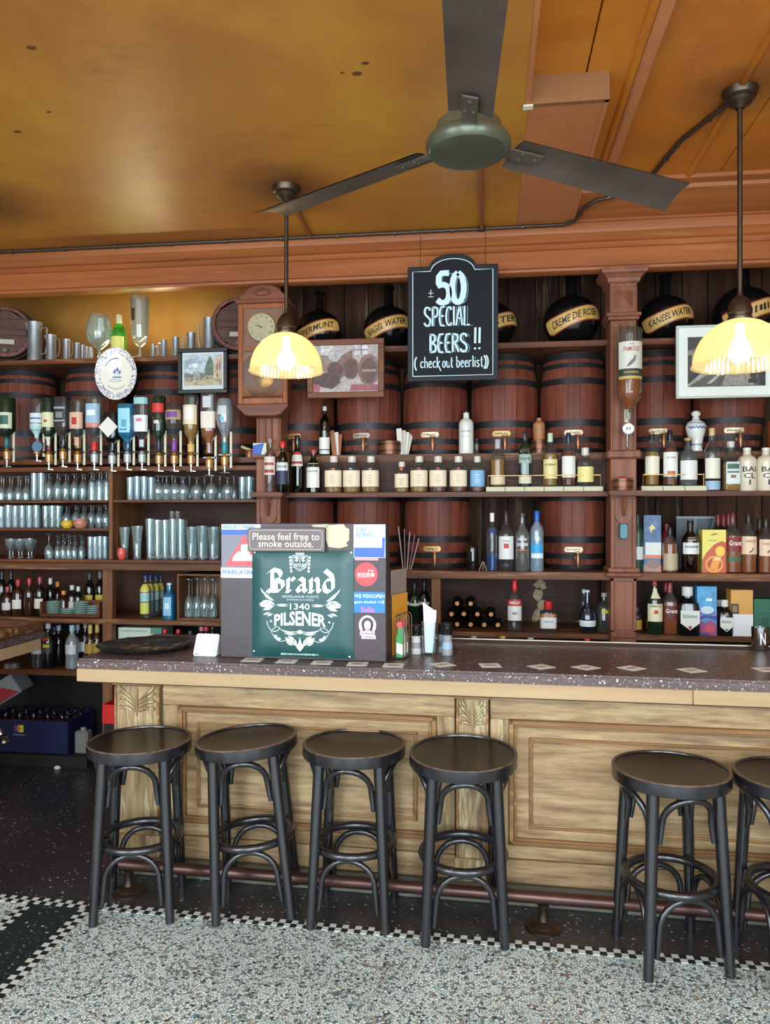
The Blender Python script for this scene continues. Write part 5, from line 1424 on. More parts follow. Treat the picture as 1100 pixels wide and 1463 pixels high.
# --- right lower shelf
Yl = 5.06
B('small bottle with a yellow label at the left of the lower right shelf', 910, 868, 14, 5.15, Z903, 'apo', G_bottle, ((60, 60, 64), .2), ((.1, .5, (196, 150, 40)),))
B('dark green whiskey bottle with a cream label on the lower right shelf', 935, 828, 22, Yl, Z903, 'std', D_green, ((150, 40, 40), .12), ((.24, .56, (222, 212, 172)), (.66, .84, (216, 206, 176), 40), (.38, .45, (176, 60, 50), 14, .0006)), (('JAMESON', .515, .85, .05, (34, 40, 34)),))
B('dark bottle with a red capsule behind the dark red labelled whisky', 951, 832, 18, 5.18, Z903, 'std', D_brown, ((140, 36, 40), .2))
B('whisky bottle with a dark red label on the lower right shelf', 957, 832, 20, Yl, Z903, 'std', cap=((140, 40, 44), .2), liquid=(L_whisky, .62), labels=((.3, .56, (96, 30, 30), 70),), texts=(('Grant', .46, .8, .08, (236, 226, 210)),), ex=3.5)
def shield(T, w, z0, z1, y, c, tc, t, dot):
    m = MB(); poly(m, [(-w, z1), (-w, z0 + (z1-z0)*.35), (0, z0), (w, z0 + (z1-z0)*.35), (w, z1)], y); lb = m.build('label', col(c, .5), T)
    text(t, col(tc, .5), lb, w*1.5, (z1-z0)*.2, 0, y - .001, z0 + (z1-z0)*.72, bold=.005)
    m = MB(); disc(m, 0, z0 + (z1-z0)*.14, w*.18, w*.18, y-.0008); m.build('seal', col(dot, .4), lb)
for px, yt, w_, Y, d, dot in ((982, 838, 30, Yl, 'large square black whisky bottle with white pointed label on the lower right shelf', RED), (1035, 857, 20, Yl, 'small square black whisky bottle with white pointed label beside the orange box', (60, 66, 66))):
    T = B(d, px, yt, w_, Y, Z903, 'squat', D_black, ((216, 216, 206), .19, 1.25), (), (), ex=5)
    q = w_/2*sc(px, Y); hh = EYE + (HY-yt)*sc(px, Y) - Z903
    shield(T, q*.86, .12*hh, .52*hh, -q-.0015, (216, 220, 208), (70, 80, 80), 'Ballantines', dot)
    m = MB(); disc(m, 0, .6*hh, q*.26, q*.3, -q*.8-.008); m.build('crest', col((140, 140, 136), .5), T)
B('black bottle with white cap behind the small pointed label bottle', 1027, 857, 16, 5.2, Z903, 'squat', D_black, ((206, 206, 200), .2, 1.2))
M_sky = P('box_blue_pink', (72, 150, 196), .4, var=.35, vs=18)
gbox('tall gift box shading from sky blue to pink between the black bottles', 996.5, 1023.5, 838, 5.03, Z903, M_sky, [((150, 72, 120), [(0, 0), (1, 0), (1, .22), (.7, .32), (.4, .26), (0, .34)]), ((200, 76, 96), [(.3, .08), (.8, .06), (.9, .18), (.5, .22)]), ((60, 70, 150), [(0, .3), (.5, .36), (1, .3), (1, .4), (.4, .42), (0, .38)]), ((120, 110, 170), [(0, .42), (1, .42), (1, .48), (.5, .54), (0, .5)]), ((190, 214, 226), circ(.5, .52, .34, .08)), ((206, 226, 234), Q(.45, .75, .7, .76)), ((60, 70, 130), Q(0, .6, 0, .05))], .07)
T = gbox('box with an orange upper half and white lower half on the lower right shelf', 1045, 1075, 843, 5.03, Z903, (206, 150, 66), [((222, 224, 226), [(.12, 0), (1, 0), (1, .47), (.12, .47)]), ((196, 200, 204), [(0, 0), (.12, 0), (.12, .47), (0, .47)]), ((60, 50, 46), Q(.0, .36, .48, .7)), ((150, 110, 60), Q(.08, .28, .52, .66))], .1)
gbox('dark green box behind the steel cup at the right edge', 1078, 1112, 856, 5.04, Z903, (26, 92, 66), [((70, 126, 100), Q(.25, .6, .68, .7)), ((20, 74, 54), Q(.3, .6, .3, .5))], .1)
# --- middle lower shelf
B('clear vodka bottle with a red cap and white crest label on the middle lower shelf', 735, 828, 21, Yl, Z903, 'std', cap=(RED, .24, 1.2), labels=((.22, .5, (226, 226, 222)), (.5, .62, (196, 60, 52))), texts=(('SMIRNOFF', .56, .8, .05, (240, 236, 230)), ('~~~~', .36, .4, .06, (60, 60, 60))))
B('squat clear bottle with red square cap and white label on the middle lower shelf', 783, 859, 23, Yl, Z903, 'squat', cap=(RED, .26, 1.3), labels=((.14, .5, (222, 222, 216)), (.52, .6, (176, 120, 70))), ex=4, texts=(('~~~', .36, .5, .08, (120, 120, 124)),))
B('dark blue bottle with a pale band on the middle lower shelf', 839, 843, 24, Yl, Z903, 'bulb', tint('glass_navy', (60, 90, 150), .07, .3, hazec=(36, 52, 84)), ((190, 194, 198), .1, 1.0), ((.16, .3, (214, 222, 222), 70),), )
B('bottle with a silver cap behind the dark blue bottle', 834, 842, 14, 5.2, Z903, 'tall', G_bottle, ((190, 192, 194), .1))
B('grey green bottle with a yellow mark beside the right pilaster on the lower shelf', 863, 847, 22, Yl + .03, Z903, 'std', tint('glass_olive', (120, 128, 100), .06, .35, hazec=(90, 96, 76)), ((150, 150, 150), .1), ((.5, .58, (206, 190, 60), 26),))
for px, yt, d in ((577, 829, 'dark bottle with white band, first left of the lower upright post'), (592, 832, 'dark bottle with white band, second left of the lower upright post'), (606, 829, 'dark bottle beside the lower upright post')):
    B(d, px, yt, 18, Yl + .05, Z903, 'wine', D_black if px != 592 else D_green, ((36, 34, 36), .2), ((.5, .56, (206, 206, 200), 60),))
# lying wine bottles, corks to the front
M_cork = P('cork', (206, 150, 102), .6)
wm = MB().lathe([(.001, .30), (.035, .30), (.0385, .295), (.0385, .12), (.035, .10), (.018, .07), (.0145, .06), (.0145, .0), (.001, .0)][::-1], 18, axis='Y').mesh('glass', P('wine_green', (26, 26, 22), .12, coat=.5), smooth=40)
ck = MB().lathe([(.001, -.006), (.0135, -.005), (.0145, .0), (.0145, .02)], 14, axis='Y').mesh('cork', M_cork, smooth=40)
wy = 5.06
wp = [(654, 888), (674, 889), (699, 890), (718, 890), (644, 870), (664, 871), (686, 873), (709, 872), (654, 853), (677, 855)]
wl = ['bottom row of the wine stack, leftmost cork', 'bottom row of the wine stack, second cork', 'bottom row of the wine stack, third cork', 'bottom row of the wine stack, cork beside the vodka', 'middle row of the wine stack, leftmost cork', 'middle row of the wine stack, second cork', 'middle row of the wine stack, third cork', 'middle row of the wine stack, cork beside the vodka', 'top row of the wine stack, left cork', 'top row of the wine stack, right cork']
x0 = WXp(653, wy); rr = .0385; dx = .088
pos = [(x0 + dx*i, rr) for i in range(4)] + [(x0 - dx*.5 + dx*i, rr + .068) for i in range(4)] + [(x0 + dx*i, rr + .136) for i in range(2)]
pos[4] = (x0 - dx*.42, rr + .066)
for (a, b), d in zip(pos, wl):
    T = thing('wine_bottle', 'dark wine bottle lying, ' + d, 'bottle', (a, wy, Z903 + b), group='stack of lying wine bottles')
    link('glass', wm, T); link('cork', ck, T)
# caps of bottles in the well behind the bar
for px, yt, c, d in ((677, 909, (200, 206, 210), 'pale'), (718, 909, (206, 190, 50), 'yellow'), (758, 911, (190, 190, 190), 'grey'), (839, 912, (190, 40, 56), 'red')):
    B('bottle top with a %s cap peeking up just behind the bar rim' % d, px, yt, 18, 4.91, .70, 'wine', D_black, (c, .12, 1.4))

# --- small things on the broad middle shelf
def cardthing(desc, px, py0, w, tilt, c, Y, zb, n=3):
    s = sc(px, Y); h = EYE + (HY-py0)*s - zb
    T = thing('paper_stack', desc, 'papers', (WXp(px, Y), Y, zb + .001))
    for i in range(n): MB().box(-w/2, w/2, i*.006, i*.006+.002, 0, h*(1-.05*i)).build('sheet', col(c[i % len(c)], .7), T, rot=(R(-6-3*i), R(tilt + 5*i), 0)).location = (i*.012, .0, abs(w/2*math.sin(R(tilt + 5*i))) + .001)
cardthing('brown booklet and white cards standing beside the slim green bottle', 478, 615, .03, -8, [(150, 92, 60), (214, 206, 196)], 5.17, Z648)
cardthing('white papers standing behind the copper bowl', 572, 612, .035, -4, [(216, 210, 200), (196, 188, 178)], 5.19, Z648, 4)
cardthing('thin sheaf of paper strips standing at the right of the sign board', 576, 752, .007, -7, [(150, 132, 134), (106, 88, 92)], 5.02, Z815, 5)
M_copper = P('copper_bowl', (126, 76, 54), .35, .5, var=.2, vs=20)
def bowl(desc, px, py0, wpx, Y, zb, extra=None):
    s = sc(px, Y); r = wpx/2*s; h = EYE + (HY-py0)*s - zb
    T = thing('wooden_tub', desc, 'tub', (WXp(px, Y), Y, zb + .001))
    MB().lathe([(.001, 0), (r*.92, 0), (r, h*.5), (r*.95, h), (r*.88, h), (r*.9, h*.3), (.001, h*.2)], 22).build('bowl', M_copper, T, smooth=40)
    for z in (.22, .72): MB().lathe([(r*.97, h*z), (r*1.02, h*z), (r*1.02, h*(z+.12)), (r*.97, h*(z+.12))], 22).build('hoop', M_bronze, T, smooth=40)
    return T
bowl('small copper tub before the white papers', 557, 631, 32, 5.19, Z648)
T = bowl('small copper bound tub with red contents on the ledge of the right pilaster', 889, 684, 30, 4.886, Z703)
MB().box(-.03, .05, -.02, .02, .05, .085).build('red_cloth', col((150, 40, 44), .7), T, rot=(0, R(12), 0), bevel=.01)
TB = bowl('little hooped tub carrying the stoneware jug', 770, 629, 24, 5.19, Z648)
zt_ = EYE + (HY-629)*sc(770, 5.19)
B('brown stoneware jug standing on a little hooped tub', 770, 597, 17, 5.19, zt_, 'cer', D_stone)
s = sc(675, 5.1)
T = thing('bottle', 'black rounded bottle in shadow left of the vodka row', 'bottle', (WXp(675, 5.1), 5.1, Z815 + .001))
MB().lathe([(.001, 0), (.034, 0), (.037, .01), (.037, .13), (.032, .155), (.016, .165), (.001, .165)], 20).build('glass', D_black, T, smooth=40)
T = thing('card_stand', 'little wire card stand left of the vodka row', 'card stand', (WXp(690, 5.02), 5.02, Z815 + .001))
MB().tube([(-.025, 0, 0), (-.004, 0, .055), (.0, .004, .06), (.006, 0, .055), (.022, 0, 0)], .0018, 6).build('wire', col((190, 180, 160), .4), T)
MB().tube([(0, .03, 0), (0, .004, .06)], .0018, 6).build('wire', col((190, 180, 160), .4), T)
# blue card and bits on the shelf end below the clock
T = thing('leaflet', 'blue and white leaflet propped on the shelf under the clock', 'leaflet', (WXp(378, 5.0), 4.885, 2.165))
MB().box(-.045, .045, 0, .004, 0, .075).build('card', col((196, 196, 170), .6), T)
m = MB(); poly(m, [(-.045, .0), (.01, .0), (.03, .075), (-.045, .06)], -.0008); m.build('print', col((40, 84, 170), .5), T)
T = thing('wooden_tub', 'small tub with a rolled paper at the shelf end left of the clock base', 'tub', (WXp(357, 5.13), 5.13, 2.166))
MB().lathe([(.001, 0), (.034, 0), (.038, .04), (.034, .05), (.03, .05), (.001, .02)], 18).build('bowl', M_copper, T, smooth=40)
MB().tube([(-.06, -.0, .075), (.02, .0, .045)], .010, 10).build('paper_roll', col((206, 180, 130), .6), T, smooth=40)
# bottle opener under the right pilaster console
T = thing('bottle_opener', 'small teal wall opener screwed on the right pilaster', 'opener', (pil2.location.x - .005, 4.92, W(891, 759, 4.93).z))
MB().lathe([(.001, -.022), (.022, -.022), (.024, -.018), (.024, .022), (.001, .022)], 20, ex=5, ky=1.0, c=(0, 0, 0), axis='Y').xf(Matrix.Diagonal((1, 1, 2.0, 1))).build('body', P('teal_plastic', (20, 110, 120), .35), T, smooth=40)

# ------------------------------------------------------------------ upturned bottles on optics
M_optb = P('optic_bracket', (206, 200, 170), .4); M_opty = tint('optic_amber', (226, 170, 60), .1, .45, hazec=(226, 164, 50)); M_optc = tint('optic_clear', (214, 222, 222), .1, .4)
def optic(px, ybody, amber, Y, desc, shared=None):
    s = sc(px, Y); x = WXp(px, Y); zb_ = EYE + (HY-ybody)*s
    T = thing('optic_measure', desc, 'bar optic', (x, Y, zb_), group='spirit optics under the upturned bottles')
    MB().lathe([(.010, -.032), (.021, -.026), (.024, .0), (.025, .026), (.017, .034), (.012, .05)], 16).build('measure', M_opty if amber else M_optc, T, smooth=40)
    MB().lathe([(.004, -.085), (.0065, -.08), (.0065, -.05), (.011, -.045), (.011, -.032)], 12).build('nozzle', M_chrome, T, smooth=40)
    MB().box(-.045, .045, -.006, .006, .036, .05).build('collar', D_black, T, bevel=.003)
    MB().box(.028, .044, .018, .026, -.045, .20).build('bracket_bar', M_optb, T, bevel=.002)
    MB().tube([(-.03, -.006, -.078), (0, -.012, -.074), (.035, -.006, -.078)], .003, 6).build('lever', M_chrome, T)
    return T
YO = 4.97
opt = [  # px, ytop, yneck, wpx, kind, glass, labels, cap, liquid, ex, description, amber
 (10, 569, 640, 23, 'std', D_green, ((.30, .62, (206, 206, 176)), (.36, .54, (40, 90, 70), 40, .0006)), ((30, 92, 96), .2), None, 2, 'upturned dark green bottle with a cream label at the left edge', 1),
 (53, 570, 632, 19, 'tall', G_bottle, ((.58, .9, (170, 206, 200)), (.34, .56, (206, 214, 220)), (.44, .48, (90, 110, 150), 60, .0006)), None, (L_whisky, .5), 2, 'upturned bottle with a pale teal label over amber spirit', 1),
 (70, 569, 644, 19, 'std', D_green, ((.28, .56, (216, 210, 166)), (.42, .47, (170, 60, 50), 14, .0006), (.74, .9, (206, 206, 186), 50)), ((120, 40, 60), .07), None, 2, 'upturned green bottle with cream label beside the teal labelled one', 1),
 (90, 568, 640, 21, 'squat', P('dark_smoke_bottle', (52, 46, 46), .1, coat=.5), ((.12, .52, (30, 30, 32), 50), (.2, .24, (150, 156, 160), 40, .0006), (.3, .42, (120, 126, 130), 26, .0006), (.46, .49, (150, 156, 160), 40, .0006)), ((24, 24, 26), .12), None, 5, 'upturned square bottle with black and grey label', 1),
 (111, 571, 644, 20, 'squat', G_bottle, ((.26, .58, (214, 172, 146)), (.36, .5, (176, 40, 44), 20, .0006), (.74, .9, (206, 160, 130), 50)), None, (L_gold, .2), 3, 'upturned clear bottle with a peach label and red figure', 1),
 (135, 567, 644, 22, 'squat', G_bottle, ((.14, .50, (150, 178, 200)), (.5, .58, (206, 130, 110)), (.26, .36, (226, 232, 236), 30, .0006)), ((196, 36, 36), .16), None, 3, 'upturned clear bottle with a blue label and red neck', 0),
 (160, 590, 646, 23, 'squat', D_black, (), ((20, 20, 22), .2), None, 5, 'upturned black square bottle with a white diamond label', 0),
 (182, 578, 644, 23, 'squat', G_blue, ((.1, .62, (150, 206, 222), 38), (.34, .5, (90, 160, 190), 18, .0006)), ((24, 60, 84), .2), None, 5, 'upturned bright blue square bottle', 0),
 (203, 566, 644, 21, 'std', G_bottle, ((.36, .66, (226, 230, 226)), (.42, .48, (206, 120, 150), 22, .0006), (.04, .16, (150, 196, 196)), (.8, .93, (190, 200, 206), 60)), None, None, 3, 'upturned clear bottle with a white label and pink dot beside the blue one', 0),
 (227, 566, 646, 19, 'wine', D_green, ((.14, .30, (206, 52, 46)), (.44, .5, (206, 210, 196), 22)), ((40, 36, 60), .26), None, 2, 'upturned dark green tapering bottle with a red label', 1),
 (249, 577, 646, 25, 'bulb', G_bottle, ((.14, .34, (176, 140, 110)), (.18, .3, (110, 70, 140), 40, .0006)), ((122, 60, 140), .24), None, 2, 'upturned round shouldered bottle with a gold label and purple neck', 1),
 (273, 565, 646, 22, 'squat', G_bottle, ((.18, .52, (222, 206, 170)), (.22, .44, (226, 222, 212), 36, .0006)), ((210, 176, 110), .14), (L_gold, .66), 2, 'upturned amber bottle with a cream label left of the tall square bottle', 1),
 (299, 562, 652, 21, 'squat', G_bottle, ((.3, .56, (222, 210, 196)), (.06, .24, (190, 196, 196), 30)), None, (L_whisky, .66), 5, 'tallest upturned square bottle with a white label and amber spirit', 1),
 (321, 570, 648, 25, 'bulb', tint('glass_silver', (196, 206, 210), .12, .2), ((.14, .3, (196, 200, 200), 30), (.34, .42, (110, 180, 200), 14)), ((30, 140, 148), .2), None, 2, 'upturned bulbous silver bottle with a teal neck at the right end', 1),
]
for i, (px, yt, yn, w_, kd, gl, lb, cp_, lq, ex, d, am) in enumerate(opt):
    T = B(d, px, yt, w_, YO, 0, kd, gl, cp_, lb, (), lq, ex, ybot=yn, inv=True, group='upturned spirit bottles')
    if i == 6:
        m = MB(); q = w_/2*sc(px, YO); hh = (yn-yt)*sc(px, YO)
        poly(m, [(0, hh*.12), (q*1.25, hh*.38), (0, hh*.64), (-q*1.25, hh*.38)], -q-.0015); lbx = m.build('diamond_label', col((222, 218, 208), .5), T)
    optic(px, yn + 11, am, YO, 'spirit optic under the ' + ' '.join(d.split()[:12]))
T = thing('price_badge', 'round blue badge hanging at the second optic', 'badge', W(53, 638, 4.93))
MB().lathe([(.001, -.004), (.036, -.004), (.038, .0), (.038, .004)], 28, axis='Y').build('disc', P('badge_blue', (96, 124, 150), .3, .2), T, smooth=40)
# the upturned bottle on the right pilaster
YF = 4.838
T = B('upturned whisky bottle with a bird label on the right pilaster', 899, 470, 36, YF, 0, 'opt', G_bottle, None, ((.16, .45, (216, 216, 204), 62), (.45, .53, (52, 62, 54), 62), (.53, .56, (196, 170, 90), 62)), (('FAMOUS', .24, .62, .05, (170, 60, 50), True), ('THE', .19, .2, .02, (170, 60, 50), True), ('~~~~~~~~~', .49, .6, .025, (206, 176, 90), True)), (L_whisky, .47), 2, ybot=602, inv=True)
hh = (602-470)*sc(899, YF); q = 18.2*sc(899, YF)
m = MB(); poly(m, [(.03, .44*hh), (.0, .41*hh), (-.02, .37*hh), (-.026, .32*hh), (-.018, .305*hh), (-.01, .34*hh), (.02, .40*hh)], -q-.003); m.build('bird_print', col((120, 110, 116), .5), T)
T = thing('optic_measure', 'spirit optic with a round white badge on the right pilaster', 'bar optic', (WXp(896, YF), YF, W(896, 612, YF).z))
MB().lathe([(.012, -.03), (.02, -.02), (.021, .02), (.014, .04)], 16).build('measure', M_optc, T, smooth=40)
MB().lathe([(.004, -.12), (.008, -.11), (.009, -.05), (.014, -.04), (.014, -.03)], 12).build('nozzle', M_chrome, T, smooth=40)
bd_ = MB().lathe([(.001, -.006), (.036, -.006), (.038, -.002), (.038, .006)], 28, c=(0, -.032, -.005), axis='Y').build('badge', D_black, T, smooth=40)
m = MB(); disc(m, 0, -.005, .031, .031, -.0392); m.build('badge_face', col(OFFW, .4), bd_); text('~~~', BLACKP, bd_, .028, .028, 0, -.0396, -.005, bold=.01)
MB().box(-.012, .012, .02, .045, -.04, .12).build('wall_bracket', M_optb, T, bevel=.003)
# ------------------------------------------------------------------ top left shelf: pewter, glasses, bottle, lamp
M_pew = P('pewter', (150, 152, 156), .42, .75, var=.15, vs=12)
ZTL = 2.866
def jug(desc, px, py0, wpx, Y, spout=1, hs=1):
    s = sc(px, Y); r = wpx/2*s; h = EYE + (HY-py0)*s - ZTL
    T = thing('pewter_jug', desc, 'jug', (WXp(px, Y), Y, ZTL), group='pewter measures on the top left shelf')
    MB().lathe([(.001, 0), (r*.9, 0), (r*.92, h*.04), (r*.84, h*.1), (r*.78, h*.8), (r*.84, h*.95), (r*.86, h), (r*.8, h), (r*.74, h*.8), (r*.74, h*.15), (.001, h*.1)], 20).build('body', M_pew, T, smooth=40)
    MB().tube([(hs*r*.78, 0, h*.85), (hs*r*1.5, 0, h*.86), (hs*r*1.55, 0, h*.5), (hs*r*1.3, 0, h*.22), (hs*r*.8, 0, h*.2)], max(.003, r*.1), 6).build('handle', M_pew, T, smooth=50)
    if spout: MB().prism([(-hs*r*.72, h*.75), (-hs*r*1.2, h*1.0), (-hs*r*.72, h)], -r*.25, r*.25).build('spout', M_pew, T, bevel=.002)
    return T
YJ = 5.15
for px, y0, w_, d, sp, hs in ((50, 461, 24, 'largest pewter jug beside the left cask on the top shelf', 1, 1), (73, 479, 17, 'second largest pewter jug right of the largest one', 1, 1), (95, 485, 12, 'middle sized pewter measure in the shrinking row on the left', 0, 1),
                             (110, 490, 9, 'small pewter measure, fourth in the shrinking row', 0, 1), (118, 493, 7, 'small pewter measure, fifth in the shrinking row', 0, 1), (124, 495, 6, 'tiny pewter measure, sixth in the shrinking row', 0, 1), (129, 496, 5, 'tiniest pewter measure beside the big goblet', 0, 1),
                             (219, 492, 8, 'smallest pewter tankard right of the tall beer glass', 0, 1), (234, 486, 11, 'second pewter tankard in the growing row', 0, -1), (251, 482, 12, 'third pewter tankard in the growing row', 0, 1), (273, 476, 15, 'fourth pewter tankard in the growing row', 0, -1), (299, 455, 21, 'largest pewter tankard beside the right cask', 0, -1)):
    jug(d, px, y0, w_, YJ, sp, hs)
GL = {
 'tumbler': [(.001,.0),(.80,0),(.84,.02),(1,1),(.95,1),(.80,.06),(.001,.05)],
 'pint':    [(.001,0),(.62,0),(.66,.02),(.6,.15),(.72,.55),(1,1),(.96,1),(.68,.55),(.56,.15),(.001,.1)],
 'goblet':  [(.001,0),(.82,0),(.84,.015),(.3,.04),(.12,.07),(.1,.36),(.2,.42),(.7,.52),(.98,.68),(1,.8),(.86,1),(.83,1),(.96,.8),(.94,.68),(.66,.55),(.001,.45)],
 'snifter': [(.001,0),(.66,0),(.68,.015),(.2,.05),(.12,.09),(.12,.24),(.4,.3),(.85,.42),(1,.58),(.95,.75),(.72,1),(.69,1),(.92,.75),(.97,.58),(.82,.44),(.001,.3)],
 'flute':   [(.001,0),(.8,0),(.82,.02),(.25,.05),(.16,.1),(.5,.2),(.78,.4),(1,1),(.96,1),(.74,.4),(.001,.16)],
 'coupe':   [(.001,0),(.5,0),(.52,.04),(.16,.1),(.14,.36),(.5,.46),(.9,.7),(1,1),(.97,1),(.86,.72),(.001,.5)],
 'beer':    [(.001,0),(.7,0),(.72,.02),(.2,.05),(.13,.1),(.13,.2),(.6,.26),(.86,.34),(.96,.6),(1,1),(.97,1),(.92,.6),(.82,.36),(.001,.28)],
}
def glassmesh(kind, r, h, inv, mat):
    k = (kind, round(r, 3), round(h, 3), inv, mat.name)
    return cached(k, lambda: MB().lathe([(a*r, (1-b)*h) for a, b in GL[kind]][::-1] if inv else [(a*r, b*h) for a, b in GL[kind]], 18).mesh('drinking_glass', mat, smooth=40))
def glass(desc, px, py0, wpx, Y, zb, kind, inv=False, group=None, mat=None, name='drinking_glass', H=None):
    s = sc(px, Y); h = H or EYE + (HY-py0)*s - zb
    o = link(name, glassmesh(kind, wpx/2*s, h, inv, mat or G_clear), None, (WXp(px, Y), Y, zb + .0008))
    return tag(o, desc, 'glass', group)
glass('giant brandy snifter on the top left shelf beside the green bottle', 142, 451, 37, 5.14, ZTL, 'snifter')
T = glass('very tall stemmed beer glass with a small emblem on the top left shelf', 200, 425, 27, 5.14, ZTL, 'beer')
s = sc(200, 5.14); m = MB(); rr_ = .0655
n = 6; v = []
for i in range(n+1):
    th = R(-38 + 30*i/n)
    for z_ in (.26, .345): v.append((rr_*math.sin(th), -rr_*math.cos(th), z_))
m.add(v, [(2*i, 2*i+2, 2*i+3, 2*i+1) for i in range(n)]); m.build('emblem', col((74, 48, 34), .5), T)
B('bright green bottle with a yellow label glowing on the top left shelf', 170, 450, 21, 5.16, ZTL, 'wine', G_lime, ((206, 190, 150), .26, 1.15), ((.16, .5, (214, 206, 110)),))
# strip light hidden on the shelf behind the glasses, it makes the panel glow
T = thing('strip_light', 'small lit strip light lying on the top left shelf behind the glasses', 'lamp', (WXp(195, 5.3), 5.3, ZTL + .001))
MB().box(-.22, .22, -.02, .02, 0, .018).build('housing', WHITE, T, bevel=.003)
MB().box(-.21, .21, -.014, .014, .018, .024).build('tube', P('lit_tube', (255, 232, 170), .4, emit=9.0), T)
area = bpy.data.lights.new('strip_glow', 'AREA'); area.shape = 'RECTANGLE'; area.size = .42; area.size_y = .03; area.energy = 7; area.color = (1, .84, .5)
ao = bpy.data.objects.new('strip_glow', area); COL.objects.link(ao); ao.parent = T; ao.location = (0, 0, .03); ao.rotation_euler = (R(180 + 25), 0, 0)

# ------------------------------------------------------------------ rows of drinking glasses on the left
ORD = ['first', 'second', 'third', 'fourth', 'fifth', 'sixth', 'seventh', 'eighth']
def row(desc, pxs, y0, w_, zb, kind, inv, rows=1, Y=5.1, mat=None, dy=.1):
    for k in range(rows):
        for px in pxs:
            x_ = px + k*w_*.3
            lab = '%s, %s%s' % (desc, ('back' if k else 'front') + ' row', ', ' + ORD[pxs.index(px)] + ' from left' if len(pxs) > 1 else '')
            glass(lab, x_, y0 + random.uniform(-1.2, 1.2) + k*2, w_*random.uniform(.95, 1.03), Y + k*dy + random.uniform(-.006, .006), zb, kind, inv, desc, mat)
A_ = ZA; B_ = ZBb; C_ = ZL
row('upturned goblet, left end of the upper left glass shelf', (2, 14, 26, 37), 680, 11.5, A_, 'goblet', True, 2)
row('straight clear tumbler among goblets, upper left glass shelf', (49, 59), 677, 10, A_, 'tumbler', False, 2, mat=G_frost)
row('upturned goblet, middle of the upper left glass shelf', (70, 82, 94, 106, 118), 678, 11.5, A_, 'snifter', True, 2)
row('upturned beer glass beside the divider, upper left shelf', (131, 142, 152), 675, 11, A_, 'beer', True, 2)
row('frosted straight tumbler in tight rows, middle left shelf', (2, 12, 22, 32, 42, 52), 723, 10, B_, 'tumbler', False, 2, mat=G_frost)
row('clear tumbler left of the candle holders, middle left shelf', (65, 74.5, 83), 722, 9, B_, 'tumbler', False, 2, Y=5.09)
row('upturned snifter, right half of the middle left shelf', (95, 108, 119, 130, 141, 151), 723, 11, B_, 'snifter', True, 2, Y=5.13)
row('shallow dessert coupe, left on the bottom left shelf', (14, 27, 41), 769, 14, C_, 'coupe', False, 2)
row('single tall upturned wine glass left of the wine glass row', (70,), 762, 13, C_, 'goblet', True)
row('upturned small wine glass, bottom left glass shelf', (82, 90, 98, 106, 116), 765, 8.5, C_, 'goblet', True, 2)
row('slim frosted tumbler beside the divider, bottom left shelf', (129, 136, 143, 150), 767, 7.5, C_, 'tumbler', False, 2, mat=G_frost)
row('slim tumbler right of the divider, upper right glass shelf', (186, 196, 206, 216), 681, 9.5, A_, 'tumbler', False, 2, mat=G_frost)
row('upturned balloon goblet on the upper right glass shelf', (226, 238, 250, 262, 281, 302, 325), 681, 17, A_, 'snifter', True, 1, Y=5.08)
row('upturned stemmed glass behind the balloon goblets', (232, 246, 259, 271, 292, 314, 334), 680, 12, A_, 'goblet', True, 1, Y=5.2)
row('clear tumbler, right end of the upper right shelf', (346, 356), 681, 11, A_, 'tumbler', False, 2)
row('flared beer glass behind the red candle holder', (178, 196), 752, 17, C_, 'pint', False, 1, Y=5.08)
row('tall beer glass packed mid shelf, lower right shelf', (214, 225, 236, 247, 258), 742, 14, C_, 'pint', False, 2, Y=5.1, dy=.12)
row('flared beer glass beside the sign board, lower right shelf', (273, 288, 304), 752, 16, C_, 'pint', False, 2, Y=5.08)
for k_, (px, zz) in enumerate(((246, 742), (254, 742))):
    z_ = EYE + (HY-zz)*sc(px, 5.1) + .002
    glass('%s small dark shot glass perched on top of the packed beer glasses' % ('left', 'right')[k_], px, 731, 8, 5.1, z_, 'tumbler', False, 'shot glasses on top of the beer glasses', tint('glass_rose', (170, 130, 130), .08, .15))
def candle(desc, px, py0, wpx, Y, zb, c):
    s = sc(px, Y); r = wpx/2*s; h = EYE + (HY-py0)*s - zb
    o = MB().lathe([(.001, 0), (r*.6, 0), (r*.95, h*.3), (r, h*.6), (r*.8, h), (r*.7, h*.98), (.001, h*.7)], 18).build('candle_holder', P('candle_%d_%d' % c[:2], c, .3), None, (WXp(px, Y), Y, zb + .001), smooth=40)
    tag(o, desc, 'candle holder')
candle('round red candle holder at the left front of the lower right glass shelf', 174, 783, 13, 5.03 + .02, C_, (206, 84, 72))
candle('yellow candle holder on the middle left glass shelf', 96, 744, 17, 5.055, B_, (206, 166, 44))
candle('pale copper candle holder on the middle left glass shelf', 115, 741, 20, 5.055, B_, (180, 116, 96))

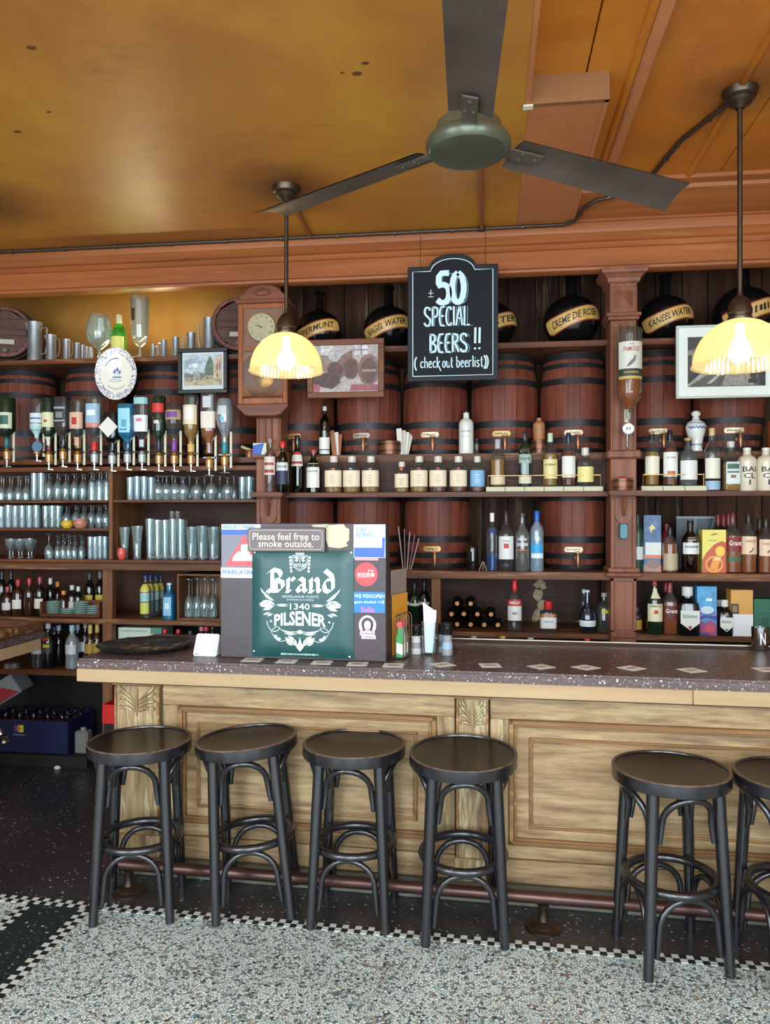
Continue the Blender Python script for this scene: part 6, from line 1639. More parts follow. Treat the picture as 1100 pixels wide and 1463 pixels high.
# ------------------------------------------------------------------ lower left compartments
Z88, Z96 = 1.0535, .6905
Yq = 5.1
low1 = [(3, 815, 13, D_black, (40, 40, 44), None, 'black bottle at the left edge of the upper left compartment'), (16, 815, 13, D_black, (40, 40, 44), None, 'tall black bottle second from the left in the upper left compartment'),
        (11, 838, 15, D_brown, (150, 60, 60), (206, 196, 190), 'bottle with a red cap and white label low at the left edge'), (26, 828, 16, D_brown, (176, 40, 44), (214, 206, 200), 'bottle with red neck and white label, third group from the left'),
        (42, 826, 15, D_brown, (176, 44, 46), None, 'dark bottle with white and red capsule before the saucer tray'), (57, 824, 15, D_black, (150, 60, 70), (206, 200, 180), 'dark bottle with a pink capsule left of the saucer tray'),
        (72, 826, 13, D_black, (206, 200, 196), None, 'dark bottle with a white cap behind the saucers'), (82, 831, 14, D_brown, (216, 140, 50), None, 'bottle with an orange cap behind the saucers'), (91, 844, 15, D_brown, (206, 130, 50), None, 'low bottle with orange cap behind the saucers'),
        (103, 836, 15, D_black, (190, 190, 190), (190, 184, 176), 'dark bottle with a white tag behind the saucers'), (112, 838, 13, D_black, (200, 200, 200), None, 'dark bottle with a pale cap right of the tagged one'), (128, 817, 14, D_black, (60, 62, 60), (190, 150, 50), 'tall dark bottle with a gold label left of the compartment post'), (143, 816, 13, D_black, (120, 122, 120), (200, 160, 50), 'tall dark bottle with gold label beside the compartment post')]
for i, (px, y0, w_, gl, cc, lb, d) in enumerate(low1):
    B(d, px, y0, w_, Yq + (.09 if i in (0, 1, 6, 9, 10) else (.18 if i in (11, 12, 7) else 0)) + (.05 if i == 8 else 0), Z88, 'wine', gl, (cc, .16, 1.2), ((.2, .45, lb, 60),) if lb else (), group='bottles in the upper left compartment')
# saucer tray
T = thing('saucer_tray', 'brown wooden tray holding stacks of saucers in the left compartment', 'tray', (WXp(101, 5.03), 5.012, Z88 + .0005))
s = sc(101, 5.03); w_ = 44*s
MB().box(-w_, w_, 0, .012, 0, .03).build('front', M_shelf, T, bevel=.002); MB().box(-w_, w_, .0, .15, 0, .008).build('bottom', M_shelf, T); MB().box(-w_, w_, .15, .162, 0, .11).build('back', M_shelf, T)
for e in (-1, 1): MB().box(e*w_-.006, e*w_+.006, 0, .16, 0, .11).build('side', M_shelf, T, bevel=.002)
M_sau = P('saucer_green', (176, 206, 196), .3)
sm_ = MB().lathe([(.001, 0), (.028, 0), (.05, .008), (.052, .011), (.048, .011), (.027, .004), (.001, .004)], 22).mesh('saucer', M_sau, smooth=40)
for px, n, d in ((77, 8, 'leftmost saucer stack in the tray'), (97, 4, 'low second saucer stack in the tray'), (116, 8, 'third saucer stack in the tray'), (134, 6, 'rightmost saucer stack in the tray')):
    for k in range(n):
        o = link('saucer', sm_, None, (WXp(px, 5.08) + random.uniform(-.002, .002), 5.08, Z88 + .0095 + k*.0125)); tag(o, 'pale green saucer, %s from bottom, %s' % (ORD[k], d), 'saucer', 'pale green saucers, ' + d)
low2 = [(54, 894, 17, G_bottle, (150, 180, 206), (176, 190, 206), 'clear bottle with a pale blue label below the bar flap'), (69, 889, 18, D_black, (190, 190, 186), (60, 56, 50), 'black bottle with a red diamond and yellow band in the lower left compartment'), (78, 895, 16, D_black, (40, 40, 40), None, 'black bottle right of the diamond label bottle'), (84, 893, 16, D_black, (150, 160, 176), None, 'dark bottle with a blue grey cap in the lower left compartment'),
        (103, 893, 18, tint('glass_pale', (196, 210, 220), .07, .22), (170, 190, 206), (206, 212, 216), 'clear bottle with a white label and pale cap in the lower left compartment'), (111, 892, 15, D_black, (150, 160, 176), (170, 180, 190), 'dark bottle with a grey label behind the clear white labelled one'), (122, 889, 14, D_black, (150, 150, 156), (190, 196, 196), 'dark bottle with pale label third from the lower post'), (129, 892, 15, D_brown, (214, 172, 96), (170, 130, 50), 'bottle with a long gold capsule second from the lower post'), (139, 890, 15, D_brown, (206, 164, 90), (170, 130, 50), 'bottle with a long gold capsule beside the lower post')]
for i, (px, y0, w_, gl, cc, lb, d) in enumerate(low2):
    T = B(d, px, y0, w_, 5.09 + (.1 if i in (2, 3, 5, 6) else 0) + (.04 if i in (7, 8) else 0), Z96, 'wine', gl, (cc, .22 if i > 6 else .14, 1.2), ((.34, .56, lb, 60),) if lb else (), group='bottles in the lower left compartment')
    if i == 1:
        m = MB(); q = 9*sc(px, 5.09); poly(m, [(0, .19), (.02, .205), (0, .22), (-.02, .205)], -q-.003); m.build('diamond', col(RED, .4), T)
        m = MB(); rect(m, -q*.8, q*.8, .15, .17, -q*.98-.0035); m.build('yellow_band', col((206, 190, 60), .4), T)
T = glass('upturned clear tumbler under the bar flap in the lower left compartment', 17, 947, 24, 5.06, Z96, 'tumbler', True)
# middle-left compartment
for k, px in enumerate((208, 215, 223, 230)):
    B(['first', 'second', 'third', 'last'][k] + ' of four clear bottles with blue caps and yellow fruit labels', px, 822, 12 if k else 15, 5.06 + .085*k, Z88, 'tall', cap=((40, 56, 120), .1, 1.1), labels=((.62, .8, (206, 190, 80), 60), (.4, .6, (150, 190, 190), 60), (.12, .38, (196, 196, 90) if k == 0 else (90, 120, 110), 60)), group='four blue capped bottles')
B('bright blue square gin bottle left of the wooden glass crate', 242, 833, 17, 5.05, Z88, 'squat', G_blue, ((214, 222, 226), .16, 1.0), ((.12, .62, (130, 186, 216), 36), (.3, .46, (206, 226, 232), 20, .0006)), ex=4)
T = thing('wooden_crate', 'open wooden box with upturned wine glasses left of the sign board', 'crate', (WXp(285, 5.03), 5.02, Z88 + .0005))
s = sc(285, 5.03); w_ = 33*s; h_ = 66*s
for nm, a in (('bottom', (-w_, w_, 0, .3, 0, .012)), ('top', (-w_, w_, 0, .3, h_-.012, h_)), ('side', (-w_, -w_+.014, 0, .3, .012, h_-.012)), ('side', (w_-.014, w_, 0, .3, .012, h_-.012)), ('back', (-w_, w_, .29, .3, .012, h_-.012))):
    MB().box(*a).build(nm, M_up, T, bevel=.002)
row('upturned wine glass inside the wooden box', (270, 282, 293, 304), 827, 14, Z88 + .0135, 'goblet', True, 2, Y=5.09, dy=.1)
T = gbox('white carton with a green stripe behind the drinks tray', 167, 232, 897, 5.1, .69, (196, 206, 190), [((84, 130, 110), Q(.75, 1, .86, 1)), ((120, 130, 124), Q(.2, .3, .6, .78)), ((120, 130, 124), Q(.42, .6, .6, .78))], .2, name='carton', texts=[('~~~~~~~~', .38, .92, .6, .035, (110, 120, 114))])
shelfboard(UL, XD2 + .04, xl1 + .1, 5.0, 5.6, .688, .034, M_shelfr)
for px, y0, c, d in ((236, 899, (196, 40, 56), 'first red capped bottle right of the carton'), (255, 899, (196, 44, 60), 'second red capped bottle right of the carton'), (272, 901, (60, 60, 64), 'black capped bottle behind the card reader'), (288, 895, (206, 120, 130), 'pink capped bottle behind the card reader, first of two'), (295, 895, (196, 60, 80), 'pink capped bottle behind the card reader, second of two'), (304, 894, (70, 36, 36), 'dark capped bottle beside the sign board')):
    B(d, px, y0, 15, 5.1, .69, 'wine', D_black, (c, .10, 1.35), group='bottles behind the card reader')

# ------------------------------------------------------------------ things on the bar
def onbar(px, py, z=ZC): return FL(px, py, z)
# round tray
p = onbar(208, 926); T = thing('drinks_tray', 'large round black drinks tray with brown markings on the bar corner', 'tray', (p.x, p.y, ZC + .0008), BA)
rt = 66*sc(208, p.y)
MB().lathe([(.001, 0), (rt*.9, 0), (rt, .022), (rt*1.02, .024), (rt*1.0, .026), (rt*.89, .005), (.001, .004)], 48).build('tray', P('tray_black', (30, 28, 28), .25, coat=.3), T, smooth=40)
m = MB()
for k in range(12):
    a, b = random.uniform(-.6, .6)*rt, random.uniform(-.35, .35)*rt
    w_, h_ = random.uniform(.03, .09)*rt*1.4, random.uniform(.15, .35)*rt
    m.add([(a, b, .0056), (a+w_, b+.02*rt, .0056), (a+w_*1.1, b+h_, .0056), (a+.02*rt, b+h_*.9, .0056)], [(0, 1, 2, 3)])
m.build('tray_print', col((150, 116, 76), .4), T)
# card reader
p = onbar(292, 938); T = thing('card_terminal', 'white tilted card terminal beside the sign board', 'card terminal', (p.x, p.y, ZC + .0008), BA)
s = sc(292, p.y); w_ = 17.5*s; h_ = 30*s
MB().profX([(0, 0), (.012, 0), (.085, 0), (.06, h_), (.045, h_), (.004, .02)], -w_, w_).build('body', P('white_plastic', (226, 228, 230), .35), T, bevel=.005, seg=2, smooth=40)
m = MB(); m.add([(-w_*.9, .0165, h_*.5), (w_*.9, .0165, h_*.5), (w_*.9, .0175, h_*.515), (-w_*.9, .0175, h_*.515)], [(0,1,2,3)]); m.build('groove', col((176, 180, 184), .4), T)
m = MB(); rect(m, -w_*.8, -w_*.55, .008, .012, -.0005); m.build('badge', col((60, 64, 66), .4), T)
# coasters
M_coast = P('coaster', (232, 230, 224), .7)
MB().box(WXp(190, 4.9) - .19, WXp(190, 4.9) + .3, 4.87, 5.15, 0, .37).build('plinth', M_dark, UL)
cm = MB().box(-.047, .047, -.047, .047, 0, .0016).mesh('coaster', M_coast, bevel=.0007)
cpm = MB()
for w_, y_ in ((.05, .012), (.06, 0), (.04, -.012)): cpm.add([(-w_/2, y_-.003, .0019), (w_/2, y_-.003, .0019), (w_/2, y_+.003, .0019), (-w_/2, y_+.003, .0019)], [(0,1,2,3)])
cpm = cpm.mesh('coaster_print', col((110, 118, 128), .6))
for px, py, a, d in ((361, 943, 4, 'under the left part of the sign, leftmost of five'), (410, 945, 4, 'second of the five below the sign'), (460, 947, 4, 'middle of the five below the sign'), (511, 949, 4, 'fourth of the five below the sign'), (562, 951, 4, 'below the condiment caddy, last of the five'),
                    (632, 950, 38, 'before the napkin glass'), (700, 951, 12, 'right of the napkin glass'), (773, 953, 40, 'turned diagonally, third right of the caddy'), (837, 954, 44, 'turned diagonally, below the right pilaster left side'), (902, 955, 42, 'turned diagonally below the right pilaster'), (988, 958, 30, 'second from the right end'), (1095, 957, 15, 'at the right edge near the steel cup')):
    p = onbar(px, py); T = thing('coaster', 'white beer mat on the bar ' + d, 'beer mat', (p.x, p.y, ZC + .0006), R(a) + BA, 'beer mats along the bar'); link('mat', cm, T); link('print', cpm, T)
# steel cup
p = onbar(1089, 931); T = thing('steel_cup', 'steel cup with a white letter N at the right end of the bar', 'cup', (p.x, p.y + .03, ZC + .0008))
MB().lathe([(.001, 0), (.036, 0), (.039, .004), (.043, .12), (.041, .12), (.037, .01), (.001, .008)], 28).build('cup', M_chrome, T, smooth=40)
text('N', WHITE, T, .026, .06, .0, 0, .065, wrap=.0425, bold=.01)
# napkin glass
p = onbar(613, 936); T = glass('tall straight glass holding a folded white napkin on the bar', 613, 0, 23, p.y, ZC, 'tumbler', H=.165, mat=tint('glass_thin', (246, 250, 250), .04, .01))
np_ = MB()
s = sc(613, p.y)
for k, (dy_, h0, h1) in enumerate(((-.006, .262, .215), (.004, .255, .2), (.012, .23, .22))):
    np_.prism([(-.020, .012), (.018, .012), (.036, h1), (-.030, h0)], dy_, dy_ + .004)
o = np_.build('napkin', P('napkin_white', (236, 240, 242), .8), None, (p.x, p.y, ZC + .001)); tag(o, 'folded white paper napkin standing in the tall glass', 'napkin')
# mills
def mill(desc, px, py, wpx, htop, body, capc):
    p = onbar(px, py); s = sc(px, p.y); r = wpx/2*s; h = (py-htop)*s
    T = thing('spice_mill', desc, 'mill', (p.x, p.y, ZC + .0008))
    MB().lathe([(.001, 0), (r*.95, 0), (r, .004), (r*.9, h*.3), (r*.8, h*.55), (r*.95, h*.62)], 20).build('jar', body, T, smooth=40)
    MB().lathe([(r*.96, h*.62), (r, h*.66), (r*.9, h*.85), (r*.95, h*.96), (r*.6, h), (.001, h)], 20).build('grinder', D_black, T, smooth=40)
    MB().lathe([(r*.93, h*.2), (r*.955, h*.2), (r*.88, h*.4), (r*.85, h*.4)], 20).build('label', col(capc, .5), T, smooth=40)
mill('salt mill with white body and black top beside the caddy', 594, 934, 17, 892, P('salt_white', (214, 214, 210), .5), (150, 150, 150))
mill('pepper mill with a blue label right of the napkin glass', 639, 936, 16, 889, tint('mill_glass', (200, 196, 190), .07, .3), (150, 176, 206))
mill('dark mill partly behind the napkin glass', 631, 932, 12, 890, tint('mill_glass2', (130, 130, 130), .07, .3), (90, 94, 100))
# condiment caddy and menu
p = onbar(570, 943); s = sc(570, p.y)
T = thing('menu_caddy', 'wire caddy with small green and white bottle shaped cards right of the sign board', 'caddy', (p.x, p.y, ZC + .0008), BA)
MB().box(-.03, .025, 0, .14, 0, .006).build('base', M_iron, T, bevel=.002)
for k, yy in enumerate((.012, .048, .084, .12)):
    xs_ = .008*k
    MB().tube([(-.022 + xs_, yy, .005), (-.022 + xs_, yy, .19)] + [(xs_ - .001 + .021*math.cos(R(a)), yy, .19 + .026*math.sin(R(a))) for a in (180, 150, 120, 90, 60, 30, 0)] + [(.020 + xs_, yy, .005)], .0024, 6).build('wire_hoop', M_chrome, T)
card = [(-.017, .008), (.017, .008), (.017, .10), (.008, .135), (.007, .18), (-.007, .18), (-.008, .135), (-.017, .10)]
for k, (yy, c) in enumerate(((.018, (46, 140, 60)), (.054, (176, 176, 160)), (.09, (90, 110, 80)))):
    cd_ = MB().prism([(a + .008*k, b) for a, b in card], yy, yy+.003).build('bottle_card', col(c, .4), T)
    m = MB(); poly(m, [(-.015 + .008*k, .03), (.015 + .008*k, .02), (.015 + .008*k, .07), (-.015 + .008*k, .08)], yy-.0008); m.build('card_label', col((222, 222, 210), .5), cd_)
    m = MB(); disc(m, .008*k, .165, .014, .016, yy-.001); m.build('red_top', col((206, 60, 56), .4), cd_)
p2 = onbar(566, 938)
T = thing('menu_holder', 'upright menu with orange sheet standing behind the caddy', 'menu', (p2.x + .0, p2.y + .10, ZC + .0008), BA + R(74))
MB().box(-.08, .10, 0, .006, 0, .42).build('cover', col((150, 134, 124), .5), T, bevel=.002); MB().box(-.10, .08, -.014, -.011, 0, .30).build('orange_sheet', col((222, 150, 50), .6), T)

# ------------------------------------------------------------------ the sign board
p = FL(315, 939, ZC); SB = thing('sign_board', 'dark brown board on the bar with a green beer sign and stickers', 'sign board', (p.x, p.y, ZC + .0008), BA)
sk = 3.335e-3
SW, SHt = 246*sk, 196*sk
lean = R(-1.5)
M_bd = P('board_brown', (62, 48, 50), .4, var=.15, vs=5, bump=.1, bs=25)
MB().box(0, SW, 0, .02, 0, SHt).build('board', M_bd, SB, bevel=.003)
for xx in (0, SW-.02): MB().add([(xx, .02, 0), (xx+.02, .02, 0), (xx+.02, .20, 0), (xx, .20, 0), (xx, .02, SHt), (xx+.02, .02, SHt), (xx+.02, .06, SHt), (xx, .06, SHt)], [(0,3,2,1), (4,5,6,7), (0,1,5,4), (1,2,6,5), (2,3,7,6), (3,0,4,7)]).build('side_bracket', M_bd, SB)
def su(cx): return (cx - 45)/1100*300*sk            # zoomed sign crop pixels -> board metres
def sv(cy): return SHt - (cy - 62)/1100*300*sk
def sticker(name, x0, x1, y0, y1, c, yy=-.0012): 
    m = MB(); poly(m, [(su(x0), sv(y1)), (su(x1), sv(y1)), (su(x1), sv(y0)), (su(x0), sv(y0))], yy); return m.build(name, col(c, .4) if isinstance(c, tuple) else c, SB)
def stext(t, x0, x1, y0, y1, c, par, yy=-.0022, bold=.012): return text(t, col(c, .5), par, su(x1)-su(x0), sv(y0)-sv(y1), (su(x0)+su(x1))/2, yy, (sv(y0)+sv(y1))/2, bold=bold)
# green plate
gx0, gx1, gy0, gy1 = su(225), su(775), sv(768), sv(205)
pm = MB(); n = 16; v = []
for i in range(n+1):
    for j in range(n+1):
        a, b = i/n, j/n
        ed = min(a, 1-a, b, 1-b)
        yy = -.006 - .012*min(1, ed*9)**.6 - .002*math.sin(a*9)*(ed > 0)
        v.append((gx0 + (gx1-gx0)*a, yy, gy0 + (gy1-gy0)*b))
pm.add(v, [(i*(n+1)+j, (i+1)*(n+1)+j, (i+1)*(n+1)+j+1, i*(n+1)+j+1) for i in range(n) for j in range(n)])
nb = len(pm.v)
pm.add([(gx0, -.0, gy0), (gx1, 0, gy0), (gx1, 0, gy1), (gx0, 0, gy1), (gx0, -.006, gy0), (gx1, -.006, gy0), (gx1, -.006, gy1), (gx0, -.006, gy1)], [(0,1,5,4), (1,2,6,5), (2,3,7,6), (3,0,4,7)])
GP = pm.build('green_beer_sign', P('sign_green', (18, 72, 70), .36), SB, smooth=50)
GP['label'] = 'embossed green metal beer sign with white lettering and hop leaves'
YS = -.0215
M_wh = col((226, 236, 230), .45)
# blackletter word
m = MB(); nbv = (.18, .17)
bk = {'B': [[(.12,.06),(.12,1.0)],[(-.1,.88),(.12,1.04),(.45,.96),(.56,.80),(.5,.64),(.2,.52)],[(.3,.56),(.62,.42),(.66,.2),(.5,.03),(.2,.0),(-.02,.12)],[(-.12,.05),(.05,-.04)],[(.3,.02),(.3,.5)]],
      'r': [[(0,.52),(.12,.62),(.12,.1),(.04,.02),(.22,.0)],[(.14,.46),(.30,.64),(.42,.54)]],
      'a': [[(.05,.52),(.2,.64),(.38,.52),(.38,.1),(.48,.0)],[(.38,.36),(.14,.28),(.05,.14),(.16,.0),(.36,.14)]],
      'n': [[(0,.52),(.12,.62),(.12,.1),(.04,.02),(.22,.0)],[(.14,.46),(.34,.64),(.46,.5),(.46,.08),(.56,.0)]],
      'd': [[(.1,1.02),(.42,.76),(.48,.5),(.48,.12),(.3,.0),(.1,.08),(.04,.34),(.14,.56),(.4,.6)]]}
adv = {'B': .78, 'r': .52, 'a': .60, 'n': .70, 'd': .6}
kx = (su(684)-su(318))/3.3; bxx = su(328)
for ch in 'Brand':
    nib(bk[ch], nbv, bxx, sv(420), kx, YS, m); bxx += adv[ch]*kx
m.build('brand_lettering', M_wh, GP)
stext('1340', 438, 545, 482, 515, (220, 232, 226), GP, YS)
stext('NEDERLANDSE OUDSTE', 395, 592, 440, 453, (206, 220, 216), GP, YS, .0); stext('BIERBROUWERIJ', 422, 565, 459, 470, (206, 220, 216), GP, YS, .0)
# PILSENER on an arch, letters taller in the middle
wd = (su(632)-su(352)); m = MB(); v, f, _ = text_pts('PILSENER', .03)
m.v = [(su(492) + a*wd, YS, sv(567) + b*(su(70)-su(0))*(1.15 - 1.1*abs(a)*.5) - (a*a)*.05 + .006) for a, b in v]; m.f = list(f); m.build('pilsener_lettering', M_wh, GP)
stext('~~~~~~~~~~~~~~~~~~~~', 388, 592, 744, 755, (190, 206, 200), GP, YS + .003, .0)
# scrolls, hop leaves and crest
m = MB()
K = lambda x, y: (su(x), sv(y))
wlf = lambda n, w: [max(.0006, w*math.sin(PI*i/n)) for i in range(n+1)]
def leaf(x0, y0, x1, y1, w, bendx=0, bendy=0):
    a, b = K(x0, y0), K(x1, y1); c = ((a[0]+b[0])/2 + bendx*sk, (a[1]+b[1])/2 + bendy*sk)
    ribbon(bez(a, c, c, b, 10), wlf(10, w*sk), YS, m)
def both(fn):
    fn(lambda x: x); fn(lambda x: 984 - x)
def deco(f):
    leaf(f(280), 412, f(352), 470, 4.5, 0, -3); leaf(f(276), 404, f(300), 440, 2.4); leaf(f(345), 468, f(300), 430, 2)
    leaf(f(268), 490, f(340), 470, 7); leaf(f(272), 500, f(345), 485, 7); leaf(f(290), 520, f(352), 495, 6); leaf(f(300), 468, f(356), 490, 5)
    leaf(f(290), 545, f(330), 532, 3); leaf(f(312), 552, f(344), 538, 3)
    leaf(f(360), 490, f(430), 488, 1.8); leaf(f(366), 496, f(430), 497, 1.8)
    ribbon(bez(K(f(312), 578), K(f(318), 630), K(f(360), 650), K(f(384), 612), 14), .0028, YS, m); ribbon(bez(K(f(384), 612), K(f(372), 600), K(f(340), 615), K(f(334), 638), 10), .0022, YS, m)
    ribbon(bez(K(f(340), 640), K(f(360), 690), K(f(400), 690), K(f(418), 672), 12), .0022, YS, m)
    leaf(f(352), 650, f(370), 665, 4); leaf(f(362), 668, f(392), 672, 4)
    leaf(f(380), 618, f(478), 630, 3, 0, -4); leaf(f(404), 640, f(480), 640, 2.4, 0, -2)
    leaf(f(412), 660, f(452), 702, 7); leaf(f(428), 652, f(470), 694, 7); leaf(f(448), 660, f(478), 712, 6); leaf(f(420), 690, f(458), 700, 4)
    leaf(f(492), 735, f(466), 680, 4); disc(m, su(f(334)), sv(578), 1.6*sk, 1.6*sk, YS, 10)
both(deco)
leaf(470, 632, 514, 632, 6); leaf(492, 660, 492, 735, 5)
m.build('hop_ornament', M_wh, GP)
m = MB()                                                # crest: outline shield, crown and leaves
cx_, cy_ = 492, 262
shp = [(450, 232), (534, 232), (536, 262), (524, 292), (492, 312), (460, 292), (448, 262)]
pts = [K(a, b) for a, b in shp]; ribbon(pts + [pts[0]], .003, YS, m)
shp2 = [K(492 + (a-492)*.8, 265 + (b-265)*.8) for a, b in shp]; ribbon(shp2 + [shp2[0]], .0016, YS, m)
for s_ in (-1, 1):
    for k in range(5):
        leaf(492 + s_*46, 236 + k*17, 492 + s_*(60 - 3*k), 246 + k*19, 4.2)
    leaf(492 + s_*5, 248, 492 + s_*30, 240, 4); leaf(492 + s_*8, 256, 492 + s_*28, 258, 3.6)
for k in range(5): leaf(472 + k*10, 228, 472 + k*10, 214, 2.4)
rect(m, su(474), su(510), sv(226), sv(222), YS); rect(m, su(490), su(494), sv(268), sv(244), YS)
m.build('crest', M_wh, GP)
text('WYLRE', M_wh, GP, su(526)-su(460), sv(268)-sv(286), su(492), YS, sv(282), bold=.02)
for xx, yy_ in ((235, 742), (755, 758), (238, 216), (762, 214)):
    MB().lathe([(.001, -.003), (.005, -.002), (.006, 0)], 10, c=(su(xx), -.010, sv(yy_)), axis='Y').build('rivet', M_chrome, GP)
# smoking sign
so = MB().box(su(208), su(628), -.030, -.022, sv(210), sv(88)).build('smoking_sign', col((104, 92, 92), .45), SB, bevel=.002, rot=(0, 0, 0))
so['label'] = 'brown plaque reading Please feel free to smoke outside'
text('Please feel free to', col((214, 196, 180), .5), so, su(600)-su(236), sv(112)-sv(150), (su(236)+su(600))/2, -.0308, sv(131), bold=.012)
text('smoke outside.', col((214, 196, 180), .5), so, su(566)-su(268), sv(150)-sv(187), (su(268)+su(566))/2, -.0308, sv(169), bold=.012)
m = MB(); q = [K(232, 98), K(604, 98), K(614, 108), K(614, 186), K(604, 198), K(232, 198), K(220, 186), K(220, 108), K(232, 98)]; ribbon(q, .0022, -.0306, m); m.build('plaque_border', col((206, 186, 170), .5), so)
# cream torn sticker
m = MB(); poly(m, [K(628, 72), K(720, 66), K(735, 85), K(752, 92), K(750, 150), K(735, 165), K(745, 180), K(700, 192), K(640, 186), K(628, 150)], -.0012); m.build('torn_sticker', col((206, 196, 164), .6), SB)
m = MB(); poly(m, [K(548, 70), K(640, 66), K(640, 84), K(560, 82)], -.0012); m.build('torn_sticker', col((190, 180, 156), .6), SB)
# card payment sticker at left
a = sticker('card_sticker', 52, 228, 68, 352, (118, 116, 126)); 
sticker('sticker_band', 52, 270, 68, 96, (196, 214, 226), -.0016); sticker('sticker_band', 54, 226, 98, 124, (36, 84, 180), -.0016)
stext('HIER KUNT U PINNEN', 58, 236, 74, 92, (70, 110, 160), a, -.0024)
m = MB(); poly(m, [K(72, 290), K(228, 290), K(228, 205), K(180, 122)], -.0018); m.build('red_triangle', col((216, 72, 78), .4), SB)
m = MB(); poly(m, [K(118, 240), K(146, 212), K(160, 218), K(160, 178), K(204, 172), K(208, 228), K(228, 232), K(228, 262), K(112, 264)], -.0022); m.build('hand_print', col((206, 218, 222), .4), SB)
ms = MB(); ribbon([K(122, 240), K(146, 216), K(168, 240), K(146, 262), K(122, 240)], .0016, -.0026, ms); ribbon([K(170, 186), K(198, 182), K(200, 226), K(172, 230), K(170, 186)], .0016, -.0026, ms); ms.build('hand_outline', col((120, 130, 140), .4), SB)
b_2 = sticker('sticker_band', 48, 228, 300, 354, (206, 222, 230), -.0016); stext('PINNEN JA GRAAG', 58, 262, 312, 342, (30, 88, 150), b_2, -.0024) if False else stext('PINNEN JA GRA', 58, 226, 312, 342, (30, 88, 150), b_2, -.0024)
# right stickers
a = sticker('amount_sticker', 775, 942, 68, 240, (206, 222, 232)); m = MB(); poly(m, [K(778, 188), K(925, 188), K(925, 135), K(940, 135), K(938, 238), K(778, 238)], -.0016); m.build('blue_field', col((44, 92, 196), .4), SB)
stext('KLEIN', 790, 842, 84, 104, (110, 130, 150), a, -.0022); stext('BEDRAG?', 790, 878, 108, 132, (110, 130, 150), a, -.0022)
sticker('sticker_strip', 780, 905, 240, 254, (206, 150, 160), -.0014)
m = MB(); disc(m, su(841), sv(327), 60/1100*300*sk, 62/1100*300*sk, -.0014, 32); a = m.build('round_red_sticker', col((214, 64, 70), .4), SB)
stext('~~~~~~', 796, 886, 316, 342, (240, 214, 210), a, -.0022); stext('~~', 852, 882, 302, 314, (240, 214, 210), a, -.0022)
ms = MB(); ribbon([K(798, 345), K(850, 340), K(884, 338)], .0012, -.0022, ms); ms.build('underline', col((240, 214, 210), .4), a)
a = sticker('age_sticker', 775, 940, 418, 526, (20, 120, 190)); stext('WIJ VERKOPEN', 778, 938, 430, 454, (222, 236, 214), a, -.0022); stext('geen alcohol <18', 778, 936, 462, 482, (210, 232, 240), a, -.0022)
m = MB()
for k, xx in enumerate((815, 828, 840, 852, 864, 876)): rect(m, su(xx), su(xx+8), sv(524), sv(494 + 6*(k % 3)), -.0022)
m.build('bottle_print', col((196, 110, 180), .4), a)
# round portrait sticker
m = MB(); disc(m, su(848), sv(592), 46/1100*300*sk, 52/1100*300*sk, -.0014, 28); poly(m, [K(808, 626), K(886, 626), K(886, 644), K(808, 644)], -.0015); poly(m, [K(816, 644), K(892, 644), K(892, 662), K(816, 662)], -.0015); a = m.build('portrait_sticker', col((226, 206, 218), .4), SB)
m = MB(); disc(m, su(848), sv(585), 32/1100*300*sk, 34/1100*300*sk, -.0018, 24); rect(m, su(822), su(834), sv(622), sv(585), -.0018); rect(m, su(862), su(874), sv(622), sv(585), -.0018); m.build('hair_print', col((70, 58, 76), .4), a)
m = MB(); disc(m, su(848), sv(592), 18/1100*300*sk, 24/1100*300*sk, -.0022, 20); m.build('face_print', col((226, 206, 218), .4), a)
m = MB(); disc(m, su(841), sv(588), .0018, .0014, -.0026, 8); disc(m, su(855), sv(588), .0018, .0014, -.0026, 8); disc(m, su(848), sv(606), .003, .0012, -.0026, 8); m.build('features', col((70, 58, 76), .4), a)
stext('SOPHIE', 812, 882, 629, 641, (90, 60, 90), a, -.0022); stext('STRAAT', 820, 888, 647, 659, (90, 60, 90), a, -.0022)

# ------------------------------------------------------------------ left corner: counter return, crate, carton, tap, litter
LC = thing('side_counter', 'end of a second bar counter with speckled top at the left edge', 'bar counter', (-2.66, 3.4, 0), R(0))
lc_e = R(12)
MB().box(-.95, 0, 0, .98, 1.022, 1.07).build('countertop', T_bar, LC, bevel=.01, seg=2)
MB().box(-.04, -.012, 0, .97, .955, 1.022).build('edge_board', M_edge, LC, bevel=.003); MB().box(-.95, -.012, .945, .968, .955, 1.022).build('edge_board', M_edge, LC, bevel=.003)
MB().box(-.95, -.40, .0, .85, .0, .955).build('carcass', M_case, LC)
T = thing('wooden_box', 'worn brown wooden tray lying on the side counter at the left edge', 'box', (-2.66, 3.4, 1.0708))
for nm, a in (('bottom', (-.80, -.02, .10, .99, 0, .012)), ('side', (-.04, -.02, .10, .99, .012, .05)), ('side', (-.80, -.04, .97, .99, .012, .05)), ('side', (-.80, -.04, .10, .12, .012, .05)), ('divider', (-.80, -.04, .5, .515, .012, .04))):
    MB().box(*a).build(nm, M_shelfr, T, bevel=.003)
T = thing('chrome_tap', 'chrome tap handle poking in at the left edge above the floor', 'tap', (-3.04, 4.08, .56))
MB().tube([(0, 0, 0), (.20, 0, .0), (.24, 0, -.01)], .014, 10).build('spout', M_chrome, T, smooth=50)
MB().tube([(.24, 0, .05), (.25, 0, .0), (.29, 0, -.05)], [.012, .016, .012], 10).build('valve', M_chrome, T, smooth=50)
MB().lathe([(.006, 0), (.026, .004), (.02, .016), (.026, .03), (.006, .034)], 14, c=(.31, 0, -.095)).build('knob', M_chrome, T, smooth=40)
